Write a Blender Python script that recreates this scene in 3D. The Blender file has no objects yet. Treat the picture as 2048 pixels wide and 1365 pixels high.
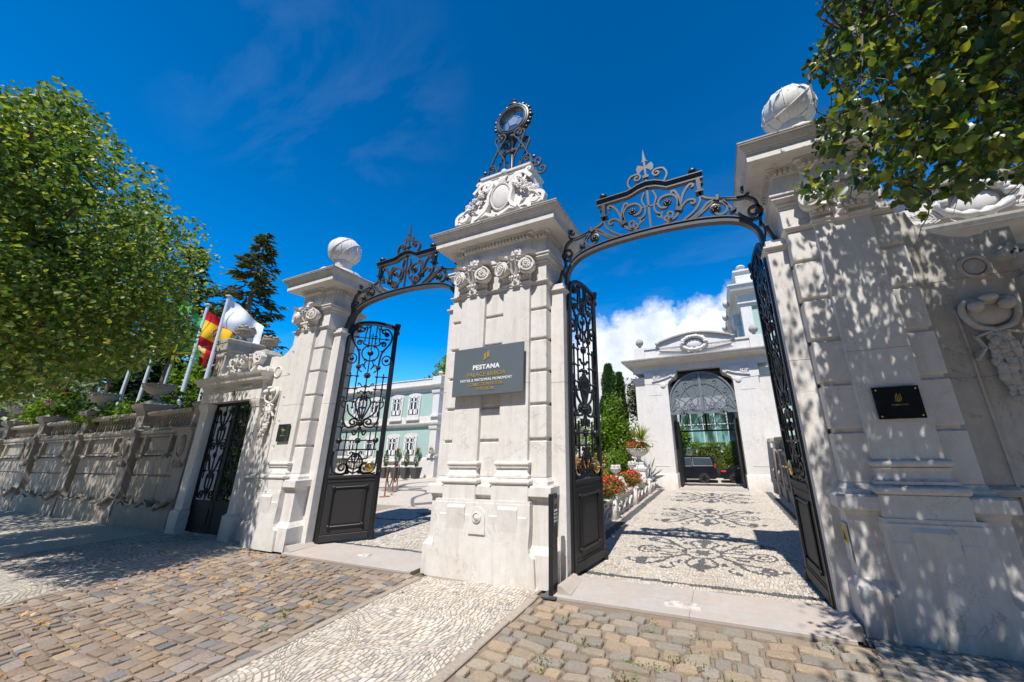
import bpy, math, random
import numpy as np
from mathutils import Vector, Matrix

# ---------------------------------------------------------------- scene, camera, light
S = bpy.context.scene
col = S.collection
S.render.engine = 'CYCLES'
S.render.resolution_x, S.render.resolution_y = 1024, 682
cam = bpy.data.cameras.new('camera'); camo = bpy.data.objects.new('camera', cam); col.objects.link(camo)
S.camera = camo
R_ = np.array([[0.92416, -0.12643, -0.36048], [0.38160, 0.25665, 0.88797], [-0.01976, -0.95820, 0.28543]])
U_, _, V_ = np.linalg.svd(R_); R_ = U_ @ V_
rt, dn, fw = [Vector(R_[:, i]) for i in range(3)]
camo.matrix_world = Matrix(((rt.x, -dn.x, -fw.x, 0), (rt.y, -dn.y, -fw.y, 0), (rt.z, -dn.z, -fw.z, 1.5), (0, 0, 0, 1)))
cam.sensor_width = 36; cam.lens = 700.6 / 2048 * 36
cam.shift_x = -(1139 - 1024) / 2048
cam.clip_start = 0.05; cam.clip_end = 3000

SUN = Vector((0.057, -0.545, 1)).normalized()
sl = bpy.data.lights.new('sun', 'SUN'); sl.energy = 5.0; sl.angle = math.radians(0.53); sl.color = (1, 0.955, 0.895)
so = bpy.data.objects.new('sun', sl); col.objects.link(so); so.rotation_euler = SUN.to_track_quat('Z', 'Y').to_euler()
S.view_settings.view_transform = 'Standard'; S.view_settings.look = 'None'
S.view_settings.exposure = 0.46; S.view_settings.gamma = 1; S.view_settings.use_curve_mapping = False

# ---------------------------------------------------------------- node helpers
class NT:
    def __init__(s, tree): s.t = tree; s.n = tree.nodes; s.l = tree.links
    def new(s, typ, props=None, **inp):
        n = s.n.new(typ)
        for k, v in (props or {}).items(): setattr(n, k, v)
        for k, v in inp.items(): s.set(n, k.replace('_', ' '), v)
        return n
    def set(s, n, k, v):
        k = int(k) if isinstance(k, str) and k.isdigit() else k
        if isinstance(v, bpy.types.NodeSocket): s.l.new(v, n.inputs[k])
        else: n.inputs[k].default_value = v
    def math(s, op, a, b=None, clamp=False):
        n = s.n.new('ShaderNodeMath'); n.operation = op; n.use_clamp = clamp
        s.set(n, 0, a)
        if b is not None: s.set(n, 1, b)
        return n.outputs[0]
    def vmath(s, op, a, b=None):
        n = s.n.new('ShaderNodeVectorMath'); n.operation = op; s.set(n, 0, a)
        if b is not None: s.set(n, 1, b)
        return n.outputs['Value'] if op in ('DOT_PRODUCT', 'LENGTH', 'DISTANCE') else n.outputs[0]
    def mix(s, f, a, b, mode='MIX'):
        n = s.n.new('ShaderNodeMix'); n.data_type = 'RGBA'; n.blend_type = mode
        s.set(n, 0, f); s.set(n, 6, a); s.set(n, 7, b); return n.outputs[2]
    def ramp(s, f, stops, interp='LINEAR'):
        n = s.n.new('ShaderNodeValToRGB'); n.color_ramp.interpolation = interp
        e = n.color_ramp.elements
        while len(e) < len(stops): e.new(0.5)
        for i, (p, c) in enumerate(stops):
            e[i].position = p; e[i].color = (c, c, c, 1) if isinstance(c, (int, float)) else (*c, 1)
        s.l.new(f, n.inputs[0]); return n.outputs[0]
    def noise(s, vec, scale, detail=4, rough=.55, dist=0):
        n = s.n.new('ShaderNodeTexNoise'); s.set(n, 'Vector', vec); s.set(n, 'Scale', float(scale)); s.set(n, 'Detail', float(detail))
        s.set(n, 'Roughness', rough); s.set(n, 'Distortion', dist); return n.outputs[0]

# ---------------------------------------------------------------- world: sky with clouds
W = bpy.data.worlds.new('World'); S.world = W; W.use_nodes = True
t = NT(W.node_tree); t.n.clear()
sky = t.new('ShaderNodeTexSky', dict(sky_type='NISHITA', sun_disc=False, sun_elevation=math.radians(61.3), sun_rotation=math.radians(174),
            altitude=600, air_density=1.0, dust_density=0.15, ozone_density=6.0))
hs = t.new('ShaderNodeHueSaturation', None, Saturation=1.42, Value=0.92, Color=sky.outputs[0])
tc = t.new('ShaderNodeTexCoord'); D = tc.outputs['Generated']
sep = t.new('ShaderNodeSeparateXYZ', None, Vector=D)
el = sep.outputs[2]
# project the view direction onto a cloud layer
zc = t.math('ADD', t.math('MAXIMUM', el, 0.0), 0.12)
proj = t.vmath('DIVIDE', D, t.new('ShaderNodeCombineXYZ', None, X=zc, Y=zc, Z=zc).outputs[0])
wis = t.noise(t.vmath('MULTIPLY', proj, (1.0, 2.6, 1)), 1.3, 7, .6, .6)
wispmask = t.noise(proj, .55, 2)
wd = t.math('SUBTRACT', t.vmath('DOT_PRODUCT', D, Vector((-0.634, 0.287, 0.718)).normalized()), .955)
wisp = t.math('ADD', t.math('MULTIPLY', t.ramp(wis, [(0.50, 0), (.78, 1)]), t.math('MAXIMUM', t.math('MULTIPLY', wd, 16.0), 0.0, clamp=True)), t.math('MULTIPLY', t.math('MULTIPLY', t.ramp(wis, [(0.5, 0), (.75, 1)]), t.ramp(wispmask, [(0.5, 0), (.62, 1)])), t.math('SUBTRACT', 1.0, t.math('MULTIPLY', el, 1.3), clamp=True)))
# low cumulus bank
cum = t.noise(D, 5.5, 9, .6, .15)
bank = t.noise(t.vmath('MULTIPLY', D, (1, 1, 0.3)), 1.9, 2, .4)
hgt = t.math('MULTIPLY', t.math('SUBTRACT', 0.300, el), 2.5)
cd = t.math('ADD', t.math('ADD', hgt, t.math('MULTIPLY', t.math('SUBTRACT', cum, .5), 1.1)), t.math('MULTIPLY', t.math('SUBTRACT', t.vmath('DOT_PRODUCT', D, Vector((-0.05, .95, .3)).normalized()), .93), 3.2))
cloud = t.ramp(cd, [(0.0, 0), (.16, 1)])
shade = t.noise(t.vmath('ADD', D, (.02, -.03, .07)), 7, 8, .6)
ccol = t.mix(t.ramp(shade, [(.35, 0), (.6, 1)]), (.62, .68, .78, 1), (1, 1, 1, 1))
lift = t.math('ADD', 1.0, t.math('MULTIPLY', t.math('POWER', t.math('SUBTRACT', 1.0, t.math('MAXIMUM', el, 0.0), clamp=True), 1.3), .95))
base = t.new('ShaderNodeMix', dict(data_type='RGBA', blend_type='MULTIPLY')); t.set(base, 0, 1.0); t.l.new(hs.outputs[0], base.inputs[6]); t.l.new(t.new('ShaderNodeCombineXYZ', None, X=lift, Y=lift, Z=lift).outputs[0], base.inputs[7])
skyc = t.mix(t.math('MULTIPLY', wisp, .14), base.outputs[2], (4.6, 5.3, 6.4, 1))
cl2 = t.mix(1.0, ccol, (8.2, 8.4, 8.8, 1), 'MULTIPLY')
fin = t.mix(t.math('MULTIPLY', cloud, .97), skyc, cl2)
bg = t.new('ShaderNodeBackground', None, Color=fin, Strength=0.107)
wo = t.new('ShaderNodeOutputWorld'); t.l.new(bg.outputs[0], wo.inputs[0])

# ---------------------------------------------------------------- materials
def mat(name):
    m = bpy.data.materials.new(name); m.use_nodes = True
    k = NT(m.node_tree); k.b = k.n['Principled BSDF']; k.m = m
    k.pos = k.new('ShaderNodeNewGeometry').outputs['Position']
    return m, k
def bump(k, h, strength=.3, dist=.01, prev=None):
    b = k.new('ShaderNodeBump', None, Strength=strength, Distance=dist, Height=h)
    if prev is not None: k.l.new(prev, b.inputs['Normal'])
    k.l.new(b.outputs[0], k.b.inputs['Normal']); return b.outputs[0]
def stone_mat(name, c1, c2, c3, stain=(.30, .24, .18), stain_amt=.35, dirt_top=.5, rough=.75, warm=(.62, .45, .36), warm_amt=.35):
    m, k = mat(name); P = k.pos
    n1 = k.noise(P, 1.3, 5, .6, .3); n2 = k.noise(P, 9, 6, .65); n3 = k.noise(P, 60, 4, .6)
    c = k.mix(k.ramp(n1, [(.35, 0), (.65, 1)]), (*c1, 1), (*c2, 1))
    c = k.mix(k.math('MULTIPLY', k.ramp(n2, [(.4, 0), (.75, 1)]), .55), c, (*c3, 1))
    # rosy blotches
    wz = k.noise(k.vmath('ADD', P, (7.3, 1.1, 3.3)), .8, 4, .6, .5)
    c = k.mix(k.math('MULTIPLY', k.ramp(wz, [(.54, 0), (.7, 1)]), warm_amt), c, (*warm, 1))
    # rain streaks (stretched downwards) and stains
    st = k.noise(k.vmath('MULTIPLY', P, (7, 7, .55)), 1, 7, .75)
    c = k.mix(k.math('MULTIPLY', k.ramp(st, [(.50, 0), (.76, 1)]), stain_amt), c, (*stain, 1))
    # fine fossil veins / pits
    v = k.new('ShaderNodeTexVoronoi', dict(feature='F1'), Vector=k.vmath('ADD', P, k.vmath('MULTIPLY', k.new('ShaderNodeTexNoise', None, Vector=P, Scale=5.0).outputs[1], (.4, .4, .4))), Scale=38.0)
    pit = k.ramp(v.outputs[0], [(.0, 1), (.16, 0)])
    c = k.mix(k.math('MULTIPLY', k.math('MULTIPLY', pit, k.ramp(n2, [(.5, 0), (.6, 1)])), .35), c, (*stain, 1))
    # thin dark veins and hairline cracks in the limestone
    vn = k.noise(k.vmath('ADD', P, (3.1, 8.2, 5.5)), 2.6, 7, .62, .8)
    vein = k.math('MULTIPLY', k.math('MULTIPLY', k.ramp(vn, [(.492, 0), (.5, 1)]), k.ramp(vn, [(.503, 1), (.511, 0)])), k.ramp(k.noise(P, 1.7, 3), [(.50, 0), (.60, 1)]))
    c = k.mix(k.math('MULTIPLY', vein, .55), c, (*stain, 1))
    # lichen and soot on upward faces
    nz = k.new('ShaderNodeSeparateXYZ', None, Vector=k.new('ShaderNodeNewGeometry').outputs['Normal']).outputs[2]
    lf = k.math('MULTIPLY', k.ramp(nz, [(.35, 0), (.8, 1)]), k.ramp(k.noise(P, 14, 6, .7), [(.35, 0), (.65, 1)]))
    c = k.mix(k.math('MULTIPLY', lf, dirt_top), c, (.12, .11, .09, 1))
    # splash dirt close to the ground
    pz = k.new('ShaderNodeSeparateXYZ', None, Vector=P).outputs[2]
    lo = k.math('MULTIPLY', k.ramp(k.math('DIVIDE', pz, 1.0), [(0, 1), (.55, 0)]), k.ramp(k.noise(P, 3.2, 6, .65), [(.42, 0), (.7, 1)]))
    c = k.mix(k.math('MULTIPLY', lo, .4), c, (.42, .31, .22, 1))
    k.set(k.b, 'Base Color', c); k.set(k.b, 'Roughness', rough); k.set(k.b, 'Specular IOR Level', .25)
    h = k.math('ADD', k.math('MULTIPLY', n2, .6), k.math('MULTIPLY', n3, .35))
    h = k.math('SUBTRACT', h, k.math('MULTIPLY', pit, .25))
    bump(k, h, .35, .012)
    return m
def plain(name, c, rough=.5, metal=0, var=.15, scale=20, bmp=.1, spec=.5, bd=.004):
    m, k = mat(name)
    n = k.noise(k.pos, scale, 5, .6)
    cc = k.mix(n, tuple(x * (1 - var) for x in c) + (1,), tuple(min(1, x * (1 + var)) for x in c) + (1,))
    k.set(k.b, 'Base Color', cc); k.set(k.b, 'Roughness', k.math('ADD', rough - .06, k.math('MULTIPLY', n, .12)))
    k.set(k.b, 'Metallic', metal); k.set(k.b, 'Specular IOR Level', spec)
    if bmp: bump(k, k.noise(k.pos, scale * 3, 3), bmp, bd)
    return m
def attr_mat(name, rough=.8, var=.2, scale=40, bmp=.4, bd=.006, spec=.3, worn=0):
    m, k = mat(name)
    a = k.new('ShaderNodeAttribute', dict(attribute_name='tone'))
    n = k.noise(k.pos, scale, 5, .65); n0 = k.noise(k.pos, 1.4, 4, .6)
    c = k.mix(1.0, a.outputs['Color'], k.mix(n, (1 - var, 1 - var, 1 - var, 1), (1 + var, 1 + var, 1 + var, 1)), 'MULTIPLY')
    c = k.mix(k.math('MULTIPLY', k.ramp(n0, [(.4, 0), (.7, 1)]), .35), c, k.mix(1.0, c, (.72, .66, .6, 1), 'MULTIPLY'))
    k.set(k.b, 'Base Color', c); k.set(k.b, 'Roughness', rough); k.set(k.b, 'Specular IOR Level', spec)
    bump(k, n, bmp, bd); return m
def leaf_mat(name, cols, trans=.35, rough=.45, spec=.4, tint=.5):
    m, k = mat(name)
    g = k.new('ShaderNodeNewGeometry')
    oi = k.new('ShaderNodeObjectInfo')
    r = k.math('FRACT', k.math('ADD', g.outputs['Random Per Island'], k.math('MULTIPLY', oi.outputs['Random'], 3.7)))
    st = [(i / (len(cols) - 1), c) for i, c in enumerate(cols)]
    c = k.ramp(r, st)
    big = k.noise(k.pos, 1.1, 3)
    c = k.mix(k.math('MULTIPLY', k.ramp(big, [(.35, 0), (.65, 1)]), tint), c, k.mix(1.0, c, (1.5, 1.25, .8, 1), 'MULTIPLY'))
    k.set(k.b, 'Base Color', c); k.set(k.b, 'Roughness', rough); k.set(k.b, 'Specular IOR Level', spec)
    tr = k.new('ShaderNodeBsdfTranslucent', None, Color=k.mix(1.0, c, (1.6, 1.7, .5, 1), 'MULTIPLY'))
    mx = k.new('ShaderNodeMixShader', None, Fac=trans)
    k.l.new(k.b.outputs[0], mx.inputs[1]); k.l.new(tr.outputs[0], mx.inputs[2])
    k.l.new(mx.outputs[0], k.n['Material Output'].inputs[0]); return m

M = {}
M['stone'] = stone_mat('pale_limestone', (.69, .66, .615), (.725, .70, .665), (.57, .535, .49), stain=(.33, .27, .20), stain_amt=.42, dirt_top=.6, warm=(.70, .60, .53), warm_amt=.28)
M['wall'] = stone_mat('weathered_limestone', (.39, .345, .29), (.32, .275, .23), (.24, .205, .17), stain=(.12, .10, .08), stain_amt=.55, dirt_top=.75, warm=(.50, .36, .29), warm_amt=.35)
M['oldstone'] = stone_mat('grey_lichen_stone', (.44, .41, .36), (.36, .33, .29), (.28, .26, .22), stain=(.14, .13, .11), stain_amt=.5, dirt_top=.8)
M['shadewall'] = stone_mat('veined_limestone_shade_toned', (.56, .53, .485), (.50, .465, .42), (.40, .37, .33), stain=(.16, .14, .12), stain_amt=.5, dirt_top=.7, warm=(.52, .44, .37), warm_amt=.25)  # limestone copy darkened: shade and dirt of the right wall put into its tones
M['white'] = stone_mat('painted_white_stone', (.69, .665, .625), (.73, .705, .67), (.60, .565, .52), stain=(.34, .29, .24), stain_amt=.25, dirt_top=.85, warm_amt=.2)
M['slab'] = stone_mat('rosy_threshold_stone', (.41, .38, .35), (.36, .335, .31), (.44, .41, .385), stain=(.33, .28, .24), stain_amt=.3, dirt_top=.12, warm=(.50, .36, .30), warm_amt=.4)
M['iron'] = plain('black_iron', (.013, .014, .016), .42, 0, .25, 30, .12)
M['greyiron'] = plain('grey_iron', (.06, .065, .072), .42, 0, .25, 30, .12)
M['panel'] = plain('gate_panel_paint', (.024, .0235, .024), .55, 0, .12, 60, .25)
M['brass'] = plain('brass', (.75, .52, .2), .25, 1, .15, 40, 0)
M['sign'] = plain('sign_plate', (.115, .14, .16), .5, .1, .06, 3, .05)
M['blackglass'] = plain('black_plaque', (.008, .009, .011), .12, 0, .1, 20, 0)
M['gold'] = plain('gold_letters', (.42, .30, .06), .45, .25, .1, 40, 0)
M['whiteletter'] = plain('white_letters', (.82, .82, .82), .5, 0, .03, 40, 0)
M['green'] = plain('pale_green_render', (.36, .50, .44), .85, 0, .05, 2.5, .1)
M['glass'] = plain('window_glass', (.04, .055, .065), .08, 0, .2, 3, 0, spec=.8)
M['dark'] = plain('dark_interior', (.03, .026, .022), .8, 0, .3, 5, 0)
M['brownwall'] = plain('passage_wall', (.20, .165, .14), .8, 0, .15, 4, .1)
M['bark'] = plain('bark', (.16, .13, .10), .9, 0, .4, 12, .8, bd=.02)
M['twig'] = plain('twig', (.10, .075, .06), .85, 0, .3, 12, .3)
M['alu'] = plain('pole_white_paint', (.62, .63, .64), .4, .1, .06, 4, 0)
M['tyre'] = plain('tyre_rubber', (.015, .015, .015), .8, 0, .1, 10, 0)
M['rim'] = plain('alloy_rim', (.6, .6, .62), .35, .1, .1, 10, 0)
M['carblack'] = plain('car_paint_black', (.008, .009, .012), .12, 0, .05, 5, 0, spec=.8)
M['redlight'] = plain('tail_light_red', (.6, .02, .015), .2, 0, .1, 10, 0)
M['pot'] = plain('planter_grey', (.06, .062, .065), .6, 0, .1, 6, .1)
M['rust'] = plain('rust_steel', (.28, .11, .05), .8, 0, .3, 12, .2)
M['tile'] = plain('roof_tile', (.5, .19, .09), .85, 0, .25, 8, .4)
M['yellow'] = plain('warning_yellow', (.8, .55, .02), .5, 0, .03, 8, 0)
M['asphalt'] = plain('worn_street_setts', (.17, .145, .115), .9, 0, .3, 60, .5)
M['mortar'] = plain('sandy_joint', (.20, .155, .115), .95, 0, .35, 35, .6, bd=.01)
M['greymortar'] = plain('grey_joint', (.26, .215, .17), .95, 0, .3, 50, .5, bd=.008)
M['matteiron'] = plain('matte_black_iron', (.010, .010, .011), .6, 0, .2, 30, .1, spec=.15)
M['soil'] = plain('garden_soil', (.11, .09, .055), .95, 0, .4, 6, .5)
M['setts'] = attr_mat('granite_setts', .85, .45, 55, .9, .010)
M['mosaic'] = attr_mat('mosaic_paving', .72, .16, 55, .35, .004)
M['flag'] = attr_mat('flag_cloth', .85, .05, 8, .1, .004)
M['limeleaf'] = leaf_mat('lime_tree_leaf', [(.045, .095, .016), (.07, .135, .022), (.11, .18, .03), (.19, .25, .05), (.38, .37, .11)], .34, tint=.25)  # pale yellow last stop puts sun highlights into the leaf colour
M['nearleaf'] = leaf_mat('near_leaf', [(.022, .055, .018), (.032, .075, .02), (.05, .10, .022), (.14, .19, .028), (.36, .35, .05)], .28, .36, .6, tint=.15)  # yellow end of the ramp paints some leaves as sunlit
M['darkleaf'] = leaf_mat('dark_conifer_leaf', [(.016, .034, .013), (.024, .048, .018), (.034, .062, .02)], .15, .6, .2)
M['firleaf'] = leaf_mat('fir_leaf', [(.028, .05, .018), (.045, .075, .024), (.075, .095, .03), (.14, .09, .04)], .15, .6, .2)
M['greenleaf'] = leaf_mat('bright_leaf', [(.06, .12, .012), (.10, .18, .018), (.17, .26, .03)], .42)
M['cypleaf'] = leaf_mat('cypress_leaf', [(.03, .075, .022), (.05, .11, .032), (.08, .15, .04)], .15, .6, .2)
M['yucca'] = leaf_mat('yucca_leaf', [(.10, .16, .03), (.20, .24, .05), (.32, .30, .07)], .3)
M['flower'] = leaf_mat('red_flower', [(.62, .008, .02), (.8, .02, .05), (.45, .005, .015)], .2)
M['olive'] = leaf_mat('grey_green_leaf', [(.13, .16, .11), (.19, .23, .16), (.10, .13, .08)], .2)
M['dryleaf'] = leaf_mat('fallen_leaf', [(.35, .17, .05), (.5, .3, .08), (.22, .09, .03)], .1)
M['weed'] = leaf_mat('weed_leaf', [(.05, .10, .015), (.08, .16, .025), (.12, .2, .04)], .3)

# ---------------------------------------------------------------- mesh builder
class MB:
    def __init__(s): s.v = []; s.f = []; s.tone = None
    def add(s, v, f):
        o = len(s.v); s.v += [tuple(p) for p in v]; s.f += [tuple(i + o for i in q) for q in f]; return s
    def box(s, x0, x1, y0, y1, z0, z1, c=0):
        if c: return s.ring(x0, x1, y0, y1, [(-c, z0), (0, z0 + c), (0, z1 - c), (-c, z1)], cut=c)
        v = [(x, y, z) for z in (z0, z1) for x, y in ((x0, y0), (x1, y0), (x1, y1), (x0, y1))]
        return s.add(v, [(3, 2, 1, 0), (4, 5, 6, 7), (0, 1, 5, 4), (1, 2, 6, 5), (2, 3, 7, 6), (3, 0, 4, 7)])
    def ring(s, x0, x1, y0, y1, prof, cut=0):
        """moulding profile [(outward offset, z)] run round a rectangle"""
        v = []; f = []
        n = 8 if cut else 4
        for o, z in prof:
            a, b, c, d = x0 - o, x1 + o, y0 - o, y1 + o
            k = cut
            v += [(a + k, c, z), (b - k, c, z), (b, c + k, z), (b, d - k, z), (b - k, d, z), (a + k, d, z), (a, d - k, z), (a, c + k, z)] if cut else [(a, c, z), (b, c, z), (b, d, z), (a, d, z)]
        for i in range(len(prof) - 1):
            for j in range(n):
                p = i * n + j; q = i * n + (j + 1) % n; f.append((p, q, q + n, p + n))
        f.append(tuple(range(n))[::-1]); m = (len(prof) - 1) * n; f.append(tuple(range(m, m + n)))
        return s.add(v, f)
    def lathe(s, c, prof, n=16, a0=0, a1=2 * math.pi, ax='z'):
        v = []; f = []
        for r, z in prof:
            for j in range(n):
                a = 2 * math.pi * j / n
                p = (r * math.cos(a), r * math.sin(a), z)
                if ax == 'y': p = (p[0], z, p[1])
                if ax == 'x': p = (z, p[0], p[1])
                v.append((c[0] + p[0], c[1] + p[1], c[2] + p[2]))
        for i in range(len(prof) - 1):
            for j in range(n): f.append((i * n + j, i * n + (j + 1) % n, (i + 1) * n + (j + 1) % n, (i + 1) * n + j))
        f.append(tuple(range(n))[::-1]); m = (len(prof) - 1) * n; f.append(tuple(range(m, m + n)))
        return s.add(v, f)
    def ball(s, c, r, n=14, m=9, sc=(1, 1, 1)):
        prof = [(math.sin(math.pi * i / m), -math.cos(math.pi * i / m)) for i in range(1, m)]
        v = [(0, 0, -1)]; f = []
        for q, z in prof:
            for j in range(n): v.append((q * math.cos(2 * math.pi * j / n), q * math.sin(2 * math.pi * j / n), z))
        v.append((0, 0, 1)); T = len(v) - 1
        for j in range(n): f.append((0, 1 + (j + 1) % n, 1 + j)); f.append((T, 1 + (m - 2) * n + j, 1 + (m - 2) * n + (j + 1) % n))
        for i in range(m - 2):
            for j in range(n): f.append((1 + i * n + j, 1 + i * n + (j + 1) % n, 1 + (i + 1) * n + (j + 1) % n, 1 + (i + 1) * n + j))
        return s.add([(c[0] + p[0] * r * sc[0], c[1] + p[1] * r * sc[1], c[2] + p[2] * r * sc[2]) for p in v], f)
    def xz(s, pts, y0, y1):
        """outline in x,z extruded along y"""
        n = len(pts); v = [(x, y0, z) for x, z in pts] + [(x, y1, z) for x, z in pts]
        return s.add(v, [tuple(range(n))] + [tuple(range(n, 2 * n))[::-1]] + [(i + n, (i + 1) % n + n, (i + 1) % n, i) for i in range(n)])
    def tube(s, pts, r, n=6, taper=None, cap=True):
        pts = [Vector(p) for p in pts]; v = []; f = []; N = len(pts)
        prev = None
        for i, p in enumerate(pts):
            T = (pts[min(i + 1, N - 1)] - pts[max(i - 1, 0)])
            T = T.normalized() if T.length > 1e-9 else Vector((0, 0, 1))
            if prev is None: prev = T.orthogonal().normalized()
            A = (prev - T * prev.dot(T)); A = A.normalized() if A.length > 1e-6 else T.orthogonal().normalized(); prev = A
            B = T.cross(A); rr = r * (taper[i] if taper else 1)
            for j in range(n):
                a = 2 * math.pi * j / n; v.append(p + A * (rr * math.cos(a)) + B * (rr * math.sin(a)))
        for i in range(N - 1):
            for j in range(n): f.append((i * n + j, i * n + (j + 1) % n, (i + 1) * n + (j + 1) % n, (i + 1) * n + j))
        if cap: f.append(tuple(range(n))[::-1]); f.append(tuple(range((N - 1) * n, N * n)))
        return s.add(v, f)
    def flat(s, pts, w, d, y=0, taper=None):
        """flat bar following a curve in the x,z plane; w in plane, d along y"""
        P = [Vector((p[0], 0, p[1])) for p in pts]; v = []; f = []; N = len(P)
        for i, p in enumerate(P):
            T = P[min(i + 1, N - 1)] - P[max(i - 1, 0)]
            T = T.normalized() if T.length > 1e-9 else Vector((1, 0, 0))
            B = Vector((-T.z, 0, T.x)); k = taper[i] if taper else 1
            for sb, sy in ((-1, -1), (1, -1), (1, 1), (-1, 1)):
                v.append((p.x + B.x * w / 2 * k * sb, y + d / 2 * sy, p.z + B.z * w / 2 * k * sb))
        for i in range(N - 1):
            for j in range(4): f.append((i * 4 + j, i * 4 + (j + 1) % 4, (i + 1) * 4 + (j + 1) % 4, (i + 1) * 4 + j))
        f.append((3, 2, 1, 0)); m = (N - 1) * 4; f.append((m, m + 1, m + 2, m + 3))
        return s.add(v, f)
    def xf(s, mtx, start=0):
        for i in range(start, len(s.v)): s.v[i] = tuple(mtx @ Vector(s.v[i]))
        return s
    def mesh(s, name, smooth=32):
        me = bpy.data.meshes.new(name); me.from_pydata(s.v, [], s.f); me.update()
        if smooth:
            me.shade_smooth(); me.set_sharp_from_angle(angle=math.radians(smooth))
        if s.tone is not None:
            a = me.attributes.new('tone', 'FLOAT_COLOR', 'FACE'); a.data.foreach_set('color', np.array(s.tone, dtype=np.float32).ravel())
        return me

def link(name, me, m, parent=None, loc=None, rot=None, scale=None):
    o = bpy.data.objects.new(name, me); col.objects.link(o)
    if m is not None and not me.materials: me.materials.append(M[m] if isinstance(m, str) else m)
    if parent: o.parent = parent
    if loc: o.location = loc
    if rot: o.rotation_euler = rot
    if scale: o.scale = scale
    return o
def pieces(mb):
    n = len(mb.v); p = list(range(n))
    def fnd(a):
        while p[a] != a: p[a] = p[p[a]]; a = p[a]
        return a
    for q in mb.f:
        r0 = fnd(q[0])
        for b in q[1:]:
            rb = fnd(b)
            if rb != r0: p[rb] = r0
    lo = {}; hi = {}
    for i, v in enumerate(mb.v):
        r0 = fnd(i)
        if r0 not in lo: lo[r0] = list(v); hi[r0] = list(v)
        else:
            for k in range(3): lo[r0][k] = min(lo[r0][k], v[k]); hi[r0][k] = max(hi[r0][k], v[k])
    ks = list(lo)
    if len(ks) < 2 or len(ks) > 70: return None
    g = {k: k for k in ks}
    def fg(a):
        while g[a] != a: a = g[a]
        return a
    for i, a in enumerate(ks):
        for b in ks[i + 1:]:
            gap = math.sqrt(sum(max(0, lo[a][k] - hi[b][k], lo[b][k] - hi[a][k]) ** 2 for k in range(3)))
            sa = max(hi[a][k] - lo[a][k] for k in range(3)); sb = max(hi[b][k] - lo[b][k] for k in range(3))
            if gap < .35 * max(sa, sb) and gap < .25: g[fg(a)] = fg(b)
    grp = {}
    for q_, f in enumerate(mb.f): grp.setdefault(fg(fnd(f[0])), []).append(q_)
    if len(grp) < 2: return None
    out = []
    for fs in grp.values():
        m2 = MB(); ix = {}
        for q_ in fs:
            for i in mb.f[q_]:
                if i not in ix: ix[i] = len(m2.v); m2.v.append(mb.v[i])
            m2.f.append(tuple(ix[i] for i in mb.f[q_]))
        if mb.tone is not None: m2.tone = [mb.tone[q_] for q_ in fs]
        out.append(m2)
    return out
def part(name, mb, m, parent, smooth=32, label=None, kind=None, **kw):
    if parent is not None and kind is None and len(mb.v) < 4000:
        ps = pieces(mb)
        if ps:
            os_ = [link(name, q.mesh(name, smooth), m, parent, **kw) for q in ps]
            return os_[0]
    o = link(name, mb.mesh(name, smooth), m, parent, **kw)
    if label: o['label'] = label
    if kind: o['kind'] = kind
    return o
def tag(o, label, cat, group=None, kind=None):
    o['label'] = label; o['category'] = cat
    if group: o['group'] = group
    if kind: o['kind'] = kind
    return o
def thing(name, label, cat, loc=(0, 0, 0), rz=0, group=None):
    o = bpy.data.objects.new(name, None); col.objects.link(o); o.location = loc; o.rotation_euler = (0, 0, rz)
    o.empty_display_size = .2
    return tag(o, label, cat, group)
def struct(name, mb, m, smooth=32):
    o = link(name, mb.mesh(name, smooth), m); o['kind'] = 'structure'; return o
def dup(o, parent=None, loc=None, rot=None, label=None, scale=None):
    c = o.copy(); col.objects.link(c); c.parent = parent
    for ch in list(o.children): dup(ch, c)
    if loc is not None: c.location = loc
    if rot is not None: c.rotation_euler = rot
    if scale is not None: c.scale = scale
    if label: c['label'] = label
    return c
# curves
def crom(pts, k=6):
    P = [pts[0]] + list(pts) + [pts[-1]]; out = []
    for i in range(1, len(P) - 2):
        p0, p1, p2, p3 = P[i - 1:i + 3]
        for j in range(k):
            u = j / k
            out.append(tuple(.5 * ((2 * b) + (-a + c) * u + (2 * a - 5 * b + 4 * c - d) * u * u + (-a + 3 * b - 3 * c + d) * u ** 3) for a, b, c, d in zip(p0, p1, p2, p3)))
    out.append(tuple(pts[-1])); return out
def curl(pts, start=None, end=None, k=6):
    """smooth 2D curve with spiral ends: (radius, turns, side)"""
    c = crom(pts, k) if len(pts) > 2 else list(pts)
    def spiral(p, T, r, turns, side):
        N = Vector((-T.y, T.x)) * side; cc = Vector(p) + N * r; a0 = math.atan2(-N.y, -N.x)
        n = max(6, int(turns * 14)); out = []
        for i in range(1, n + 1):
            u = i / n; a = a0 + side * u * turns * 2 * math.pi; rr = r * (1 - u * .82)
            out.append((cc.x + rr * math.cos(a), cc.y + rr * math.sin(a)))
        return out
    if end:
        T = (Vector(c[-1]) - Vector(c[-2])).normalized(); c = c + spiral(c[-1], T, *end)
    if start:
        T = (Vector(c[0]) - Vector(c[1])).normalized(); c = spiral(c[0], T, *start)[::-1] + c
    return c
def mir(pts, c=0): return [(2 * c - x, z) for x, z in pts]
rnd = random.Random(7)
# ---------------------------------------------------------------- ground and paving
CAMP = Vector((0, 0, 1.5))
def toimg(p):
    d = Vector(p) - CAMP; z = d.dot(fw)
    if z <= .05: return None
    return 1139 + 700.6 * d.dot(rt) / z, 682.5 + 700.6 * d.dot(dn) / z, z
def inframe(p, m=30):
    q = toimg(p); return q is not None and -m < q[0] < 2048 + m and -m < q[1] < 1365 + m

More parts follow.
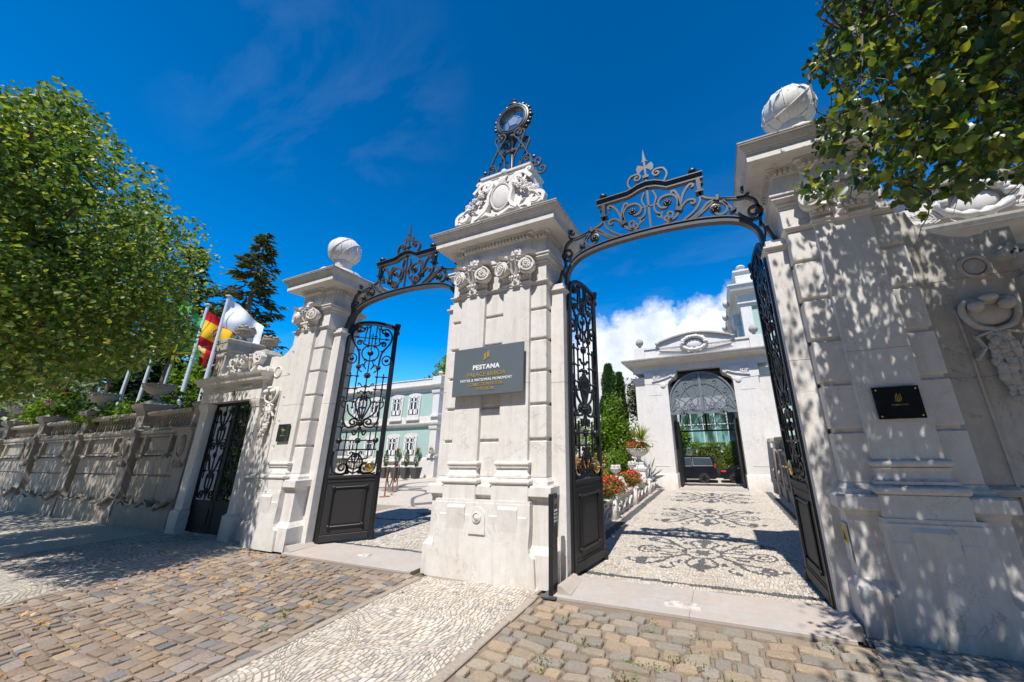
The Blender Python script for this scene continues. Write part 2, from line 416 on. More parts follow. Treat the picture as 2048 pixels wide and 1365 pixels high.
def pave(parent, name, x0, x1, y0, y1, sw, sh, gap, z, tone, m, inside=None, warp=None, round8=False, rnd8=(.06, .14), dome=.004, tilt=.004, jit=.12, var=.3, single=300, thick=.03, clipfn=None):
    R = random.Random(hash(name) % 1000 if False else len(name) * 31 + int(abs(x0) * 10))
    stones = []
    y = y0
    while y < y1:
        h = sh * R.uniform(.88, 1.12); x = x0 - R.uniform(0, sw)
        while x < x1:
            w = sw * R.uniform(1 - var, 1 + var)
            a, b = max(x, x0), min(x + w, x1)
            yy1 = min(y + h, y1)
            if b - a > sw * .3 and yy1 - y > sh * .45 and (inside is None or inside((a + b) / 2, (y + yy1) / 2)): stones.append((a, b, y, yy1))
            x += w
        y += h
    items = []
    for (a, b, c, d) in stones:
        jx = sw * jit; jy = sh * jit
        g = gap / 2
        q = [(a + g + R.uniform(0, jx), c + g + R.uniform(0, jy)), (b - g - R.uniform(0, jx), c + g + R.uniform(0, jy)), (b - g - R.uniform(0, jx), d - g - R.uniform(0, jy)), (a + g + R.uniform(0, jx), d - g - R.uniform(0, jy))]
        tx, ty = R.uniform(-tilt, tilt), R.uniform(-tilt, tilt); dz = R.uniform(-tilt, tilt) * .6
        cx, cy = (a + b) / 2, (c + d) / 2
        if warp:
            q = [warp(*p) for p in q]; cx, cy = warp(cx, cy)
        if round8:
            o = []
            for i in range(4):
                p, pn, pp = Vector(q[i]), Vector(q[(i + 1) % 4]), Vector(q[i - 1])
                k = R.uniform(*rnd8); o += [tuple(p + (pp - p) * k), tuple(p + (pn - p) * k)]
            q = o
        n = len(q); W = b - a; H = d - c
        def hh(p): return z + dz + tx * (p[0] - cx) / W * 2 + ty * (p[1] - cy) / H * 2
        v = []; f = []
        ins = .93
        rings = ([(.87, dome), (.965, dome * .4), (1, -.006)] if round8 else [(ins, 0), (1, -.003)]) + [(1, -thick)]
        for s_, o_ in rings:
            for p in q:
                pp = (cx + (p[0] - cx) * s_, cy + (p[1] - cy) * s_); v.append((pp[0], pp[1], hh(pp) + o_))
        f.append(tuple(range(n)))
        for r in range(len(rings) - 1):
            for i in range(n): f.append((r * n + (i + 1) % n, r * n + i, (r + 1) * n + i, (r + 1) * n + (i + 1) % n))
        items.append((cx, cy, v, f, tone(cx, cy, R)))
    def key(it):
        q = toimg((it[0], it[1], z))
        if q is None or not (-10 < q[0] < 2058 and -10 < q[1] < 1375): return 1e9
        return q[2]
    items.sort(key=key)
    n1 = min(single, sum(1 for i in items if key(i) < 1e8))
    for cx, cy, v, f, tn in items[:n1]:
        mb = MB(); mb.v = [(p[0] - cx, p[1] - cy, p[2]) for p in v]; mb.f = f; mb.tone = [(*tn, 1)] * len(f)
        link(name, mb.mesh(name, 0 if not round8 else 24), m, parent, loc=(cx, cy, 0))
    mb = MB(); mb.tone = []
    for cx, cy, v, f, tn in items[n1:]:
        mb.add(v, f); mb.tone += [(*tn, 1)] * len(f)
    if mb.v:
        part(name + '_bed', mb, m, parent, smooth=24 if round8 else 0, kind='stuff')

# continuous ground: garden soil far away, then bedding under the stones
g = MB(); g.add([(-400, 14, -.03), (-400, -300, -.03), (400, -300, -.03), (400, 14, -.03), (-400, 26, -1.2), (400, 26, -1.2), (-400, 900, -1.2), (400, 900, -1.2)], [(0, 1, 2, 3), (4, 0, 3, 5), (6, 4, 5, 7)])
ground = struct('ground', g, 'soil', 0)
g = MB(); g.box(-60, 40, -30, -1.6, -.1, -.026); struct('road', g, 'asphalt', 0)

# unseen houses added across the street to block sky and darken the shade
for hx, hw, hh_, lab in ((-19, 10.5, 12.5, 'beige town house added unseen across the street to block sky light, at the left'), (-8.3, 10.3, 11.6, 'cream town house added unseen across the street to block sky light'), (2.2, 9.8, 12.8, 'ochre town house added unseen across the street to block sky light'), (12.3, 11, 12.0, 'grey town house added unseen across the street to block sky light, at the right')):
    hr = thing('sky_block_house', lab, 'building', (hx, -9.6, 0), group='unseen houses added to block sky light')
    mb = MB(); mb.box(0, hw, -8, 0, -.05, hh_); part('wall', mb, plain('render_%d' % int(hh_ * 10), (.27, .22, .17), .9, 0, .1, 3, .1), hr, 0)
    mb = MB(); mb.ring(0, hw, -8, 0, [(.0, hh_ - .25), (.15, hh_ - .1), (.2, hh_), (0, hh_ + .05)]); part('cornice', mb, 'wall', hr, 0)
    for i in range(int(hw // 1.9)):
        for j in range(4):
            mb = MB(); x = .9 + i * 1.9; z = .9 + j * 2.7; mb.box(x, x + .8, -.02, .04, z, z + 1.5); f_ = part('window', mb, 'white', hr, 0); mb = MB(); mb.box(x + .07, x + .73, .04, .05, z + .07, z + 1.43); part('pane', mb, 'glass', f_, 0)

def bed(name, x0, x1, y0, y1, m, z=-.014):
    b = MB(); b.box(x0, x1, y0, y1, z - .03, z); return struct(name, b, m, 0)
def settone(cx, cy, R):
    b = R.choice([(.36, .265, .17), (.33, .25, .175), (.30, .235, .175), (.37, .265, .16), (.29, .24, .19), (.24, .215, .185), (.32, .235, .155), (.38, .30, .21), (.34, .25, .17), (.35, .26, .175)])
    k = R.uniform(.66, .95); return tuple(c * k for c in (b[0] * .93, b[1] * .965, b[2] * 1.08))
def settone2(cx, cy, R):
    b = R.choice([(.33, .275, .21), (.35, .275, .195), (.30, .26, .215), (.27, .24, .20), (.37, .28, .195), (.31, .27, .22), (.35, .295, .225)])
    k = R.uniform(.70, .98); return tuple(c * k for c in b)
def caltone(cx, cy, R):
    b = R.choice([(.60, .545, .465), (.63, .575, .50), (.56, .50, .42), (.52, .475, .41), (.61, .54, .45), (.58, .53, .46)])
    if R.random() < .05: b = (.38, .36, .34)
    k = R.uniform(.70, .95); return tuple(c * k for c in b)
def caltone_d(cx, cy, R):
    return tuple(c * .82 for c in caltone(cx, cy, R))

xl = lambda y: -3.60 + .06 * (3.9 - y)          # left edge of the centre pavement
drive_l = bed('left_drive_crossing', -7.22, -3.55, -1.6, 3.86, 'mortar', -.007)
from mathutils import noise as mn
def wn(x, y, f, a): return a * mn.noise(Vector((x * f, y * f, 1.7)))
def wv(a):
    return lambda x, y: (x + a * math.sin(y * 2.3 + 1) * .5 + .03 * math.sin(y * 5.1), y + a * math.sin(x * 1.9) + .012 * math.sin(x * 9 + y * 3))
pave(drive_l, 'sett', -7.2, -3.42, -1.5, 3.83, .152, .112, .008, .004, settone, 'setts', warp=lambda x, y: (x + wn(x, y, 1.3, .05), y + .03 * math.sin(x * 1.7) + wn(y, x, 3, .03)), round8=True, dome=.005, tilt=.008, jit=.08, var=.3, inside=lambda x, y: x < xl(y) - .05)
drive_r = bed('right_drive_crossing', -1.99, .92, -1.6, 3.80, 'mortar', -.010)
pave(drive_r, 'sett', -1.92, .90, -1.5, 3.70, .20, .118, .011, .004, settone2, 'setts', warp=lambda x, y: (x + wn(x, y, 1.5, .07), y + .03 * math.sin(x * 2.2 + .6) + wn(y, x, 3, .04)), round8=True, rnd8=(.09, .2), dome=.013, tilt=.008, jit=.08, var=.36)
pav_c = bed('centre_pavement', -3.55, -1.99, -1.6, 4.3, 'greymortar', .0)
def fan(x, y):
    return (x + wn(x, y, 2.2, .16) * min(1, max(0, (x - xl(y) - .1) * 3), max(0, (-2.02 - x) * 3)) + 0, y + .09 * math.sin(x * 3.3 + y * .8) + wn(y + 5, x, 2.6, .20))
pave(pav_c, 'mosaic_stone', -3.5, -1.97, -1.6, 4.05, .046, .039, .004, .006, caltone, 'mosaic', warp=fan, jit=.13, var=.35, tilt=.0015, inside=lambda x, y: xl(y) + .075 < x < -2.015, thick=.02)
# kerb strips of long flush stones
for xs, nm, lab in ((lambda y: xl(y) + .02, 'kerb_left', 0), (lambda y: -1.97 + .02 * math.sin(y), 'kerb_right', 1)):
    kb = bed('flush_kerb_left' if not lab else 'flush_kerb_right', 0, 0, 0, 0, 'greymortar'); bpy.data.objects.remove(kb)
    kr = None; y = -1.5; first = True
    while y < 3.75:
        L = rnd.uniform(.28, .6); y2 = min(y + L, 3.8)
        mb = MB(); xa, xb = xs(y), xs(y2); w = .036 + rnd.uniform(0, .012)
        q = [(xa - w, y + .006), (xa + w, y + .006), (xb + w, y2 - .006), (xb - w, y2 - .006)]
        v = []; f = []
        for s_, z_ in ((.82, .012), (1, .005), (1, -.03)):
            for p in q: v.append(((xa + xb) / 2 + (p[0] - (xa + xb) / 2) * s_, (y + y2) / 2 + (p[1] - (y + y2) / 2) * (1 - (1 - s_) * .15), z_))
        f = [(0, 1, 2, 3)] + [(r * 4 + (i + 1) % 4, r * 4 + i, r * 4 + 4 + i, r * 4 + 4 + (i + 1) % 4) for r in range(2) for i in range(4)]
        mb.add(v, f); k = rnd.uniform(.85, 1.1); mb.tone = [(.33 * k, .285 * k, .235 * k, 1)] * len(f)
        part('kerb_stone', mb, 'setts', pav_c if True else kr, 0); y = y2
pav_l = bed('left_pavement', -60, -7.22, -1.6, 4.6, 'greymortar', .0)
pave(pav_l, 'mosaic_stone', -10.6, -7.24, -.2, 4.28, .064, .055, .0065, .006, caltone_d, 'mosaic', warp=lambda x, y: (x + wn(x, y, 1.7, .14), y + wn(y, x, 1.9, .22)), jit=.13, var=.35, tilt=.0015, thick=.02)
pav_r = bed('right_pavement', .92, 9, -1.6, 4.3, 'greymortar', .0)
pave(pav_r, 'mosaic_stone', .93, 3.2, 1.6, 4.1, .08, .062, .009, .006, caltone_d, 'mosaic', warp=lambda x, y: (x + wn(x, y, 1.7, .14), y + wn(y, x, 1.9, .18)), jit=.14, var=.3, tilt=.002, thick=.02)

# far part of the left pavement, plaza and court: mosaic stones too small to tell apart
m, k = mat('mosaic_far')
wp = k.vmath('ADD', k.pos, k.vmath('MULTIPLY', k.new('ShaderNodeTexNoise', None, Vector=k.pos, Scale=2.0).outputs[1], (.15, .15, 0)))
vo = k.new('ShaderNodeTexVoronoi', dict(feature='DISTANCE_TO_EDGE', voronoi_dimensions='2D'), Vector=wp, Scale=15.0)
vc = k.new('ShaderNodeTexVoronoi', dict(feature='F1', voronoi_dimensions='2D'), Vector=wp, Scale=15.0)
jn = k.ramp(vo.outputs[0], [(.02, 0), (.06, 1)])
cc = k.mix(vc.outputs['Color'], (.44, .395, .33, 1), (.54, .485, .415, 1))
# dark star shapes and sweeping dark lines laid into the plaza
p2 = k.vmath('MULTIPLY', k.pos, (.42, .42, 0))
wvn = k.new('ShaderNodeTexVoronoi', dict(feature='F1', voronoi_dimensions='2D', distance='MINKOWSKI'), Vector=p2, Scale=1.0, Exponent=.5)
star = k.ramp(wvn.outputs[0], [(.26, 1), (.28, 0)])
ln = k.noise(k.pos, .23, 1, .4); line = k.math('MULTIPLY', k.ramp(ln, [(.485, 0), (.49, 1)]), k.ramp(ln, [(.505, 1), (.51, 0)]))
py = k.new('ShaderNodeSeparateXYZ', None, Vector=k.pos)
inpl = k.math('MULTIPLY', k.math('GREATER_THAN', py.outputs[1], 5.0), k.math('LESS_THAN', py.outputs[0], -2.9))
dk = k.math('MULTIPLY', k.math('MAXIMUM', star, line), inpl)
cc = k.mix(dk, cc, (.10, .105, .11, 1))
cc = k.mix(jn, (.22, .18, .14, 1), cc)
k.set(k.b, 'Base Color', cc); k.set(k.b, 'Roughness', .8); bump(k, jn, .5, .01); M['mosaicfar'] = m
b = MB(); b.box(-60, -10.55, -1.55, 4.4, -.02, .006); struct('left_pavement_far', b, 'mosaicfar', 0)

# threshold slabs in both openings, with the dark stone line behind them
def slabs(name, x0, x1, y0, y1, cuts):
    root = MB(); root.box(x0, x1, y0, y1, -.04, -.002); r = struct(name, root, 'greymortar', 0)
    xs = [x0] + cuts + [x1]
    for a, c in zip(xs, xs[1:]):
        mb = MB(); mb.box(a + .001, c - .001, y0 + .002, y1 - .003, -.03, .022, c=.003); part('slab', mb, 'slab', r, 0)
    return r
slabs('left_threshold', -6.36, -3.79, 3.87, 4.56, [-5.05])
slabs('right_threshold', -1.79, .78, 3.80, 4.44, [-.45])
for (cx, cy, w, d, h) in ((-.52, 4.0, .17, .05, .02), (-5.0, 4.2, .1, .05, .015)):
    mb = MB(); mb.ring(cx - w, cx + w, cy - d, cy + d, [(0, .018), (0, .022 + h * .6), (-.015, .022 + h)], cut=.01)
    tag(part('gate_stop', mb, 'white', None, 0), 'low pale stone gate stop let into the %s threshold' % ('right' if cx > -2 else 'left'), 'gate stop')
# guard stones at the feet of the gate piers
for i, (x, y, sgn, lab) in enumerate(((-1.62, 3.86, 1, 'low rounded guard stone at the foot of the centre pillar beside the right opening'), (.70, 3.86, -1, 'low rounded guard stone at the foot of the right pillar'), (-6.26, 3.93, 1, 'low rounded guard stone at the foot of the left pillar'))):
    mb = MB(); pts = [(0, 0), (0, .10), (.05, .09), (.10, .05), (.15, .03), (.15, 0)]
    mb.add([(sgn * px - sgn * .14, 0, pz) for px, pz in pts] + [(sgn * px * .7 - sgn * .14, .46, pz * .8) for px, pz in pts], [tuple(range(6)), tuple(range(6, 12))[::-1]] + [(i + 6, (i + 1) % 6 + 6, (i + 1) % 6, i) for i in range(6)])
    tag(part('guard_stone', mb, 'slab', None, 40, loc=(x, y, .0)), lab, 'guard stone', 'guard stones at the gate pillars')

# driveway mosaic with inlaid dark arabesques
def arabesque(cx, cy, sx, sy):
    L = []
    def ell(x, y, rx, ry, w):
        a = np.linspace(0, 2 * np.pi, 34); L.append((np.c_[x + rx * np.cos(a), y + ry * np.sin(a)], w))
    ell(0, 0, .27, .26, .03); ell(0, 0, .07, .07, .05)
    for a in range(6): L.append((np.array([(0, 0), (.15 * math.cos(a * 1.047), .15 * math.sin(a * 1.047))]), .020))
    def put(pts, w=.027, start=None, end=None):
        c = np.array(curl(pts, start, end))
        for fx in (1, -1):
            for fy in (1, -1): L.append((c * [fx, fy], w))
    put([(.24, .12), (.42, .30), (.60, .58), (.78, .70)], .034, end=(.10, .7, -1))
    put([(.42, .30), (.62, .40), (.86, .46)], .028, end=(.10, 1.2, 1))
    put([(.27, .05), (.50, .10), (.72, .06)], .026); ell(.85, 0, .17, .17, .022); ell(-.85, 0, .17, .17, .022); ell(.85, 0, .07, .07, .02); ell(-.85, 0, .07, .07, .02)
    put([(.10, .26), (.22, .50), (.10, .68)], .026, end=(.13, 1.3, 1)); put([(0, .26), (.03, .45), (-.03, .80)], .022)
    put([(.42, .58), (.36, .70), (.44, .80)], .022, end=(.05, .8, -1)); put([(.80, .48), (.92, .62), (1.06, .58)], .020, end=(.05, .8, -1))
    L.append((np.array([(-1.30, 0), (-1.02, 0)]), .012)); L.append((np.array([(1.02, 0), (1.30, 0)]), .012))
    for fx in (1, -1):
        for fy in (1, -1): L.append((np.array([(.50 * fx, .20 * fy), (.60 * fx, .22 * fy)]), .045)); L.append((np.array([(.30 * fx, .44 * fy), (.32 * fx, .52 * fy)]), .035))
    return [(c * [sx, sy] + [cx, cy], w * (sx + sy) / 2) for c, w in L]
SEG = []
for cx, cy, sx, sy in ((-.42, 5.88, .90, .98), (-.42, 8.65, .94, 1.18), (-.42, 11.45, .94, 1.25)):
    for c, w in arabesque(cx, cy, sx, sy):
        for p, q in zip(c[:-1], c[1:]): SEG.append((*p, *q, w))
SEG = np.array(SEG)
def isdark(x, y):
    ax, ay, bx, by, w = SEG.T; dx, dy = bx - ax, by - ay; L2 = dx * dx + dy * dy + 1e-12
    t_ = np.clip(((x - ax) * dx + (y - ay) * dy) / L2, 0, 1)
    return bool(np.any((ax + t_ * dx - x) ** 2 + (ay + t_ * dy - y) ** 2 < w * w))
def drivetone(x, y, R):
    k = R.uniform(.8, 1.2)
    if -2.10 < x < -1.92 or 1.08 < x < 1.26 or 4.58 < y < 4.66 or isdark(x, y): return (.085 * k, .09 * k, .097 * k)
    return caltone(x, y, R)
drive = bed('driveway', -2.25, 1.6, 4.44, 13.3, 'greymortar', .002)
pave(drive, 'mosaic_stone', -2.22, 1.5, 4.47, 13.2, .040, .035, .0035, .008, drivetone, 'mosaic', warp=lambda x, y: (x + wn(x, y, 1.2, .05), y + wn(y, x, 1.6, .10)), jit=.10, var=.3, tilt=.001, thick=.014)
plaza = bed('plaza', -30, -3.6, 4.56, 7.95, 'greymortar', .001)
b = MB(); b.box(-30, -2.6, 7.9, 26, -.02, .0); struct('plaza_far', b, 'mosaicfar', 0)
def plaztone(x, y, R):
    k = R.uniform(.8, 1.2)
    for (sx, sy, rr) in ((-4.9, 6.2, .55), (-6.6, 7.2, .5), (-4.6, 7.6, .3)):
        dx, dy = abs(x - sx) / rr, abs(y - sy) / rr
        if dx ** .55 + dy ** .55 < 1: return (.10 * k, .105 * k, .11 * k)
    if 4.60 < y < 4.68 or abs(y - 6.9 - .5 * math.sin(x * 1.1)) < .05: return (.10 * k, .105 * k, .11 * k)
    return caltone(x, y, R)
pave(plaza, 'mosaic_stone', -8.2, -3.3, 4.58, 7.95, .060, .052, .0055, .008, plaztone, 'mosaic', warp=lambda x, y: (x + wn(x, y, 1.2, .08), y + wn(y, x, 1.6, .16)), jit=.12, var=.3, tilt=.0015, thick=.014)
b = MB(); b.add([(-8, 13.3, .0), (9, 13.3, .0), (9, 15.2, .0), (-8, 15.2, .0), (-8, 26, -1.14), (9, 26, -1.14), (-12, 45, -1.14), (14, 45, -1.14)], [(0, 1, 2, 3), (3, 2, 5, 4), (4, 5, 7, 6)])
struct('court_paving', b, 'mosaicfar', 0)

# fallen leaves and weeds in the joints
def leafmesh(w=1, l=1, fold=.25, curlv=.1):
    v = [(0, 0, 0), (-.36 * w, .28 * l, fold * .36), (-.30 * w, .68 * l, fold * .25 - curlv * .4), (0, l, -curlv), (.30 * w, .68 * l, fold * .25 - curlv * .4), (.36 * w, .28 * l, fold * .36), (0, .45 * l, -.03)]
    f = [(0, 6, 1), (1, 6, 2), (2, 6, 3), (3, 6, 4), (4, 6, 5), (5, 6, 0)]
    return v, f
LV, LF = leafmesh(); LV = np.array(LV); LF = np.array(LF)
LVS = np.array([(0, 0, 0), (-.3, .5, .08), (0, 1, -.08), (.3, .5, .08)]); LFS = np.array([(0, 3, 2), (0, 2, 1)])
def frames(N, nr, up=None, droop=None):
    """random orientations: d (leaf axis), n (leaf normal)"""
    d = nr.normal(size=(N, 3))
    if droop is not None: d[:, 2] -= droop
    d /= np.linalg.norm(d, axis=1)[:, None]
    n = nr.normal(size=(N, 3))
    if up is not None: n[:, 2] = np.abs(n[:, 2]) + up
    n -= d * np.sum(n * d, 1)[:, None]; n /= np.linalg.norm(n, axis=1)[:, None] + 1e-9
    return d, n
def leafcloud(name, P, size, m, parent=None, seed=1, up=.6, droop=.3, big=True, kind='stuff', d=None, n=None, wide=1.0, smooth=False):
    nr = np.random.RandomState(seed); P = np.asarray(P, float); N = len(P)
    if d is None: d, n = frames(N, nr, up, droop)
    x = np.cross(d, n)
    V, F = (LV, LF) if big else (LVS, LFS)
    s = (size * nr.uniform(.6, 1.25, N))[:, None, None]
    vv = P[:, None, :] + s * (V[None, :, 0:1] * x[:, None, :] * wide + V[None, :, 1:2] * d[:, None, :] + V[None, :, 2:3] * n[:, None, :])
    k = len(V); ff = (F[None] + (np.arange(N) * k)[:, None, None]).reshape(-1, 3)
    me = bpy.data.meshes.new(name); me.vertices.add(N * k); me.vertices.foreach_set('co', vv.astype(np.float32).ravel())
    me.loops.add(len(ff) * 3); me.loops.foreach_set('vertex_index', ff.astype(np.int32).ravel())
    me.polygons.add(len(ff)); me.polygons.foreach_set('loop_start', (np.arange(len(ff)) * 3).astype(np.int32)); me.update()
    o = link(name, me, m, parent)
    if kind: o['kind'] = kind
    return o
nr = np.random.RandomState(3)
P = np.c_[nr.uniform(-7.1, -3.4, 420), nr.uniform(.8, 3.8, 420), np.full(420, .03)]
P = P[(nr.rand(420) < np.clip(1.15 - (P[:, 0] + 7.2) * .28, .12, 1))]
lf = leafcloud('fallen_leaves', P, .04, 'dryleaf', None, 5, up=3, droop=0); tag(lf, 'scattered dry brown leaves lying in the sett joints of the left crossing', 'leaves')
clumps = []
Rw = random.Random(11)
for i in range(58):
    cx, cy = (Rw.uniform(-1.7, .75), Rw.uniform(2.0, 3.68)) if i < 50 else (Rw.uniform(-4.4, -3.7), Rw.uniform(1.9, 3.2))
    nl = Rw.randint(14, 46); r0 = Rw.uniform(.02, .05)
    clumps.append(np.c_[np.random.RandomState(i).normal(cx, r0 * 1.3, nl), np.random.RandomState(i + 90).normal(cy, r0 * .7, nl), np.random.RandomState(i + 9).uniform(.005, .03, nl)])
w_ = leafcloud('weeds', np.concatenate(clumps[:50]), .018, 'weed', None, 4, up=1.5, droop=-.5, big=False); tag(w_, 'small green weeds sprouting from the joints of the right sett crossing', 'weeds')
w_ = leafcloud('weeds', np.concatenate(clumps[50:]), .016, 'weed', None, 5, up=1.5, droop=-.5, big=False); tag(w_, 'sparse green weeds in the joints of the left sett crossing near its kerb', 'weeds')
# ---------------------------------------------------------------- gateway pillars
XC = -2.79
def torus_prof(z0, z1, off, n=5):
    h = (z1 - z0) / 2; zc_ = (z0 + z1) / 2
    return [(off - h + h * math.cos(a), zc_ + h * math.sin(a)) for a in [(-math.pi / 2) + math.pi * i / n for i in range(n + 1)]]
CORN = [(0, 4.50), (.03, 4.50), (.03, 4.52), (.08, 4.55), (.245, 4.55), (.25, 4.555), (.25, 4.655), (.262, 4.66), (.262, 4.675), (.275, 4.68), (.285, 4.70), (.30, 4.72), (.31, 4.735), (.31, 4.745), (.325, 4.75), (.325, 4.785), (.30, 4.80), (-.1, 4.80)]
def volute(parent, x, y, z, r, side, rot=0):
    """spiral scroll disc facing -y, turned by rot"""
    mb = MB(); mb.lathe((0, 0, 0), [(r * .98, .09), (r, .07), (r, .015), (r * .93, 0)], 22, ax='y')
    sp = []
    for i in range(34):
        u = i / 33; a = -side * u * 2.1 * 2 * math.pi + math.pi / 2; rr = r * (1 - .80 * u); sp.append((rr * math.cos(a) * .93, rr * math.sin(a) * .93))
    mb.flat(sp, r * .17, .035, y=-.008, taper=[1 - .5 * i / 33 for i in range(34)])
    o = part('volute', mb, 'stone', parent, 40, loc=(x, y, z), rot=(0, 0, rot))
    fl = MB(); 
    for i in range(8):
        a = i * math.pi / 4; fl.ball((r * .30 * math.cos(a), -.02, r * .30 * math.sin(a)), r * .17, 6, 4, (1, .6, 1))
    fl.ball((0, -.03, 0), r * .13, 8, 5, (1, .8, 1)); part('rosette', fl, 'stone', o, 60)
    return o
def frond(mb, base, tip, w, lift, y, n=7):
    """carved leaf: a fluted strip that rises off the wall and curls forward at the tip"""
    bx, bz = base; tx, tz = tip
    for s_ in (-1, 0, 1):
        pts = []
        for i in range(n):
            u = i / (n - 1); k = math.sin(u * math.pi * .9)
            pts.append((bx + (tx - bx) * u + s_ * w * .5 * k * (.5 + u), y - lift * u ** 1.5 * (1 if u < .9 else .9), bz + (tz - bz) * (u if u < .85 else 1.7 - u)))
        mb.tube(pts, w * .26, 5, [.5, .9, 1.1, 1.1, 1, .95, .7][:n])
    mb.ball((tx, y - lift, tz - w * .3), w * .5, 7, 5, (1, .9, .7))
def capital(parent, x0, x1, yf, inner):
    xc = (x0 + x1) / 2; c = thing_part('capital', parent)
    w = (x1 - x0) / 2
    mb = MB(); mb.box(x0 - .01, x1 + .01, yf - .03, yf + .05, 3.80, 4.14, .004); bell = part('bell', mb, 'stone', c, 0)
    mb = MB()
    for i in range(9): mb.ball((x0 + .02 + (x1 - x0 - .04) * i / 8, yf - .045, 3.845), .022, 7, 5, (1, .9, 1.5))
    part('egg_band', mb, 'stone', c, 60)
    volute(c, xc - w * .98, yf - .10, 3.975, .125, -1, -.30); volute(c, xc + w * .98, yf - .10, 3.975, .125, 1, .30)
    mb = MB(); frond(mb, (xc, 3.86), (xc, 4.14), .045, .10, yf - .05)
    for s_ in (-1, 1):
        frond(mb, (xc + s_ * .02, 3.88), (xc + s_ * .085, 4.10), .036, .09, yf - .05); frond(mb, (xc + s_ * .02, 3.87), (xc + s_ * .12, 4.01), .028, .06, yf - .05)
        mb.ball((xc + s_ * .11, yf - .12, 4.125), .03, 8, 6)
    part('acanthus', mb, 'stone', c, 60)
    # abacus with angled corners
    mb = MB(); mb.add([(x0 - .11, yf - .09, 4.135), (x0 - .02, yf - .14, 4.135), (xc - .08, yf - .06, 4.135), (xc + .08, yf - .06, 4.135), (x1 + .02, yf - .14, 4.135), (x1 + .11, yf - .09, 4.135), (x1 + .08, yf + .04, 4.135), (x0 - .08, yf + .04, 4.135)] + [(x0 - .13, yf - .10, 4.175), (x0 - .02, yf - .16, 4.175), (xc - .08, yf - .08, 4.175), (xc + .08, yf - .08, 4.175), (x1 + .02, yf - .16, 4.175), (x1 + .13, yf - .10, 4.175), (x1 + .09, yf + .04, 4.175), (x0 - .09, yf + .04, 4.175)],
        [tuple(range(8)), tuple(range(8, 16))[::-1]] + [((i + 1) % 8, i, i + 8, (i + 1) % 8 + 8) for i in range(8)]); part('abacus', mb, 'stone', c, 0)
    mb = MB(); mb.lathe((xc, yf, 4.255), [(.085, .0), (.085, -.03), (.07, -.04), (.055, -.04), (.05, -.025), (.02, -.05), (.001, -.05)], 20, ax='y'); part('boss', mb, 'stone', c, 40)
    # pendant diamond block
    mb = MB(); mb.box(xc - .062, xc + .062, yf - .035, yf + .02, 3.71, 3.85, .004); mb.add([(xc - .035, yf - .036, 3.745), (xc + .035, yf - .036, 3.745), (xc + .035, yf - .036, 3.815), (xc - .035, yf - .036, 3.815), (xc, yf - .075, 3.78)], [(0, 1, 4), (1, 2, 4), (2, 3, 4), (3, 0, 4)]); part('diamond_block', mb, 'stone', c, 0)
    return c
def thing_part(name, parent):
    o = bpy.data.objects.new(name, None); col.objects.link(o); o.parent = parent; return o

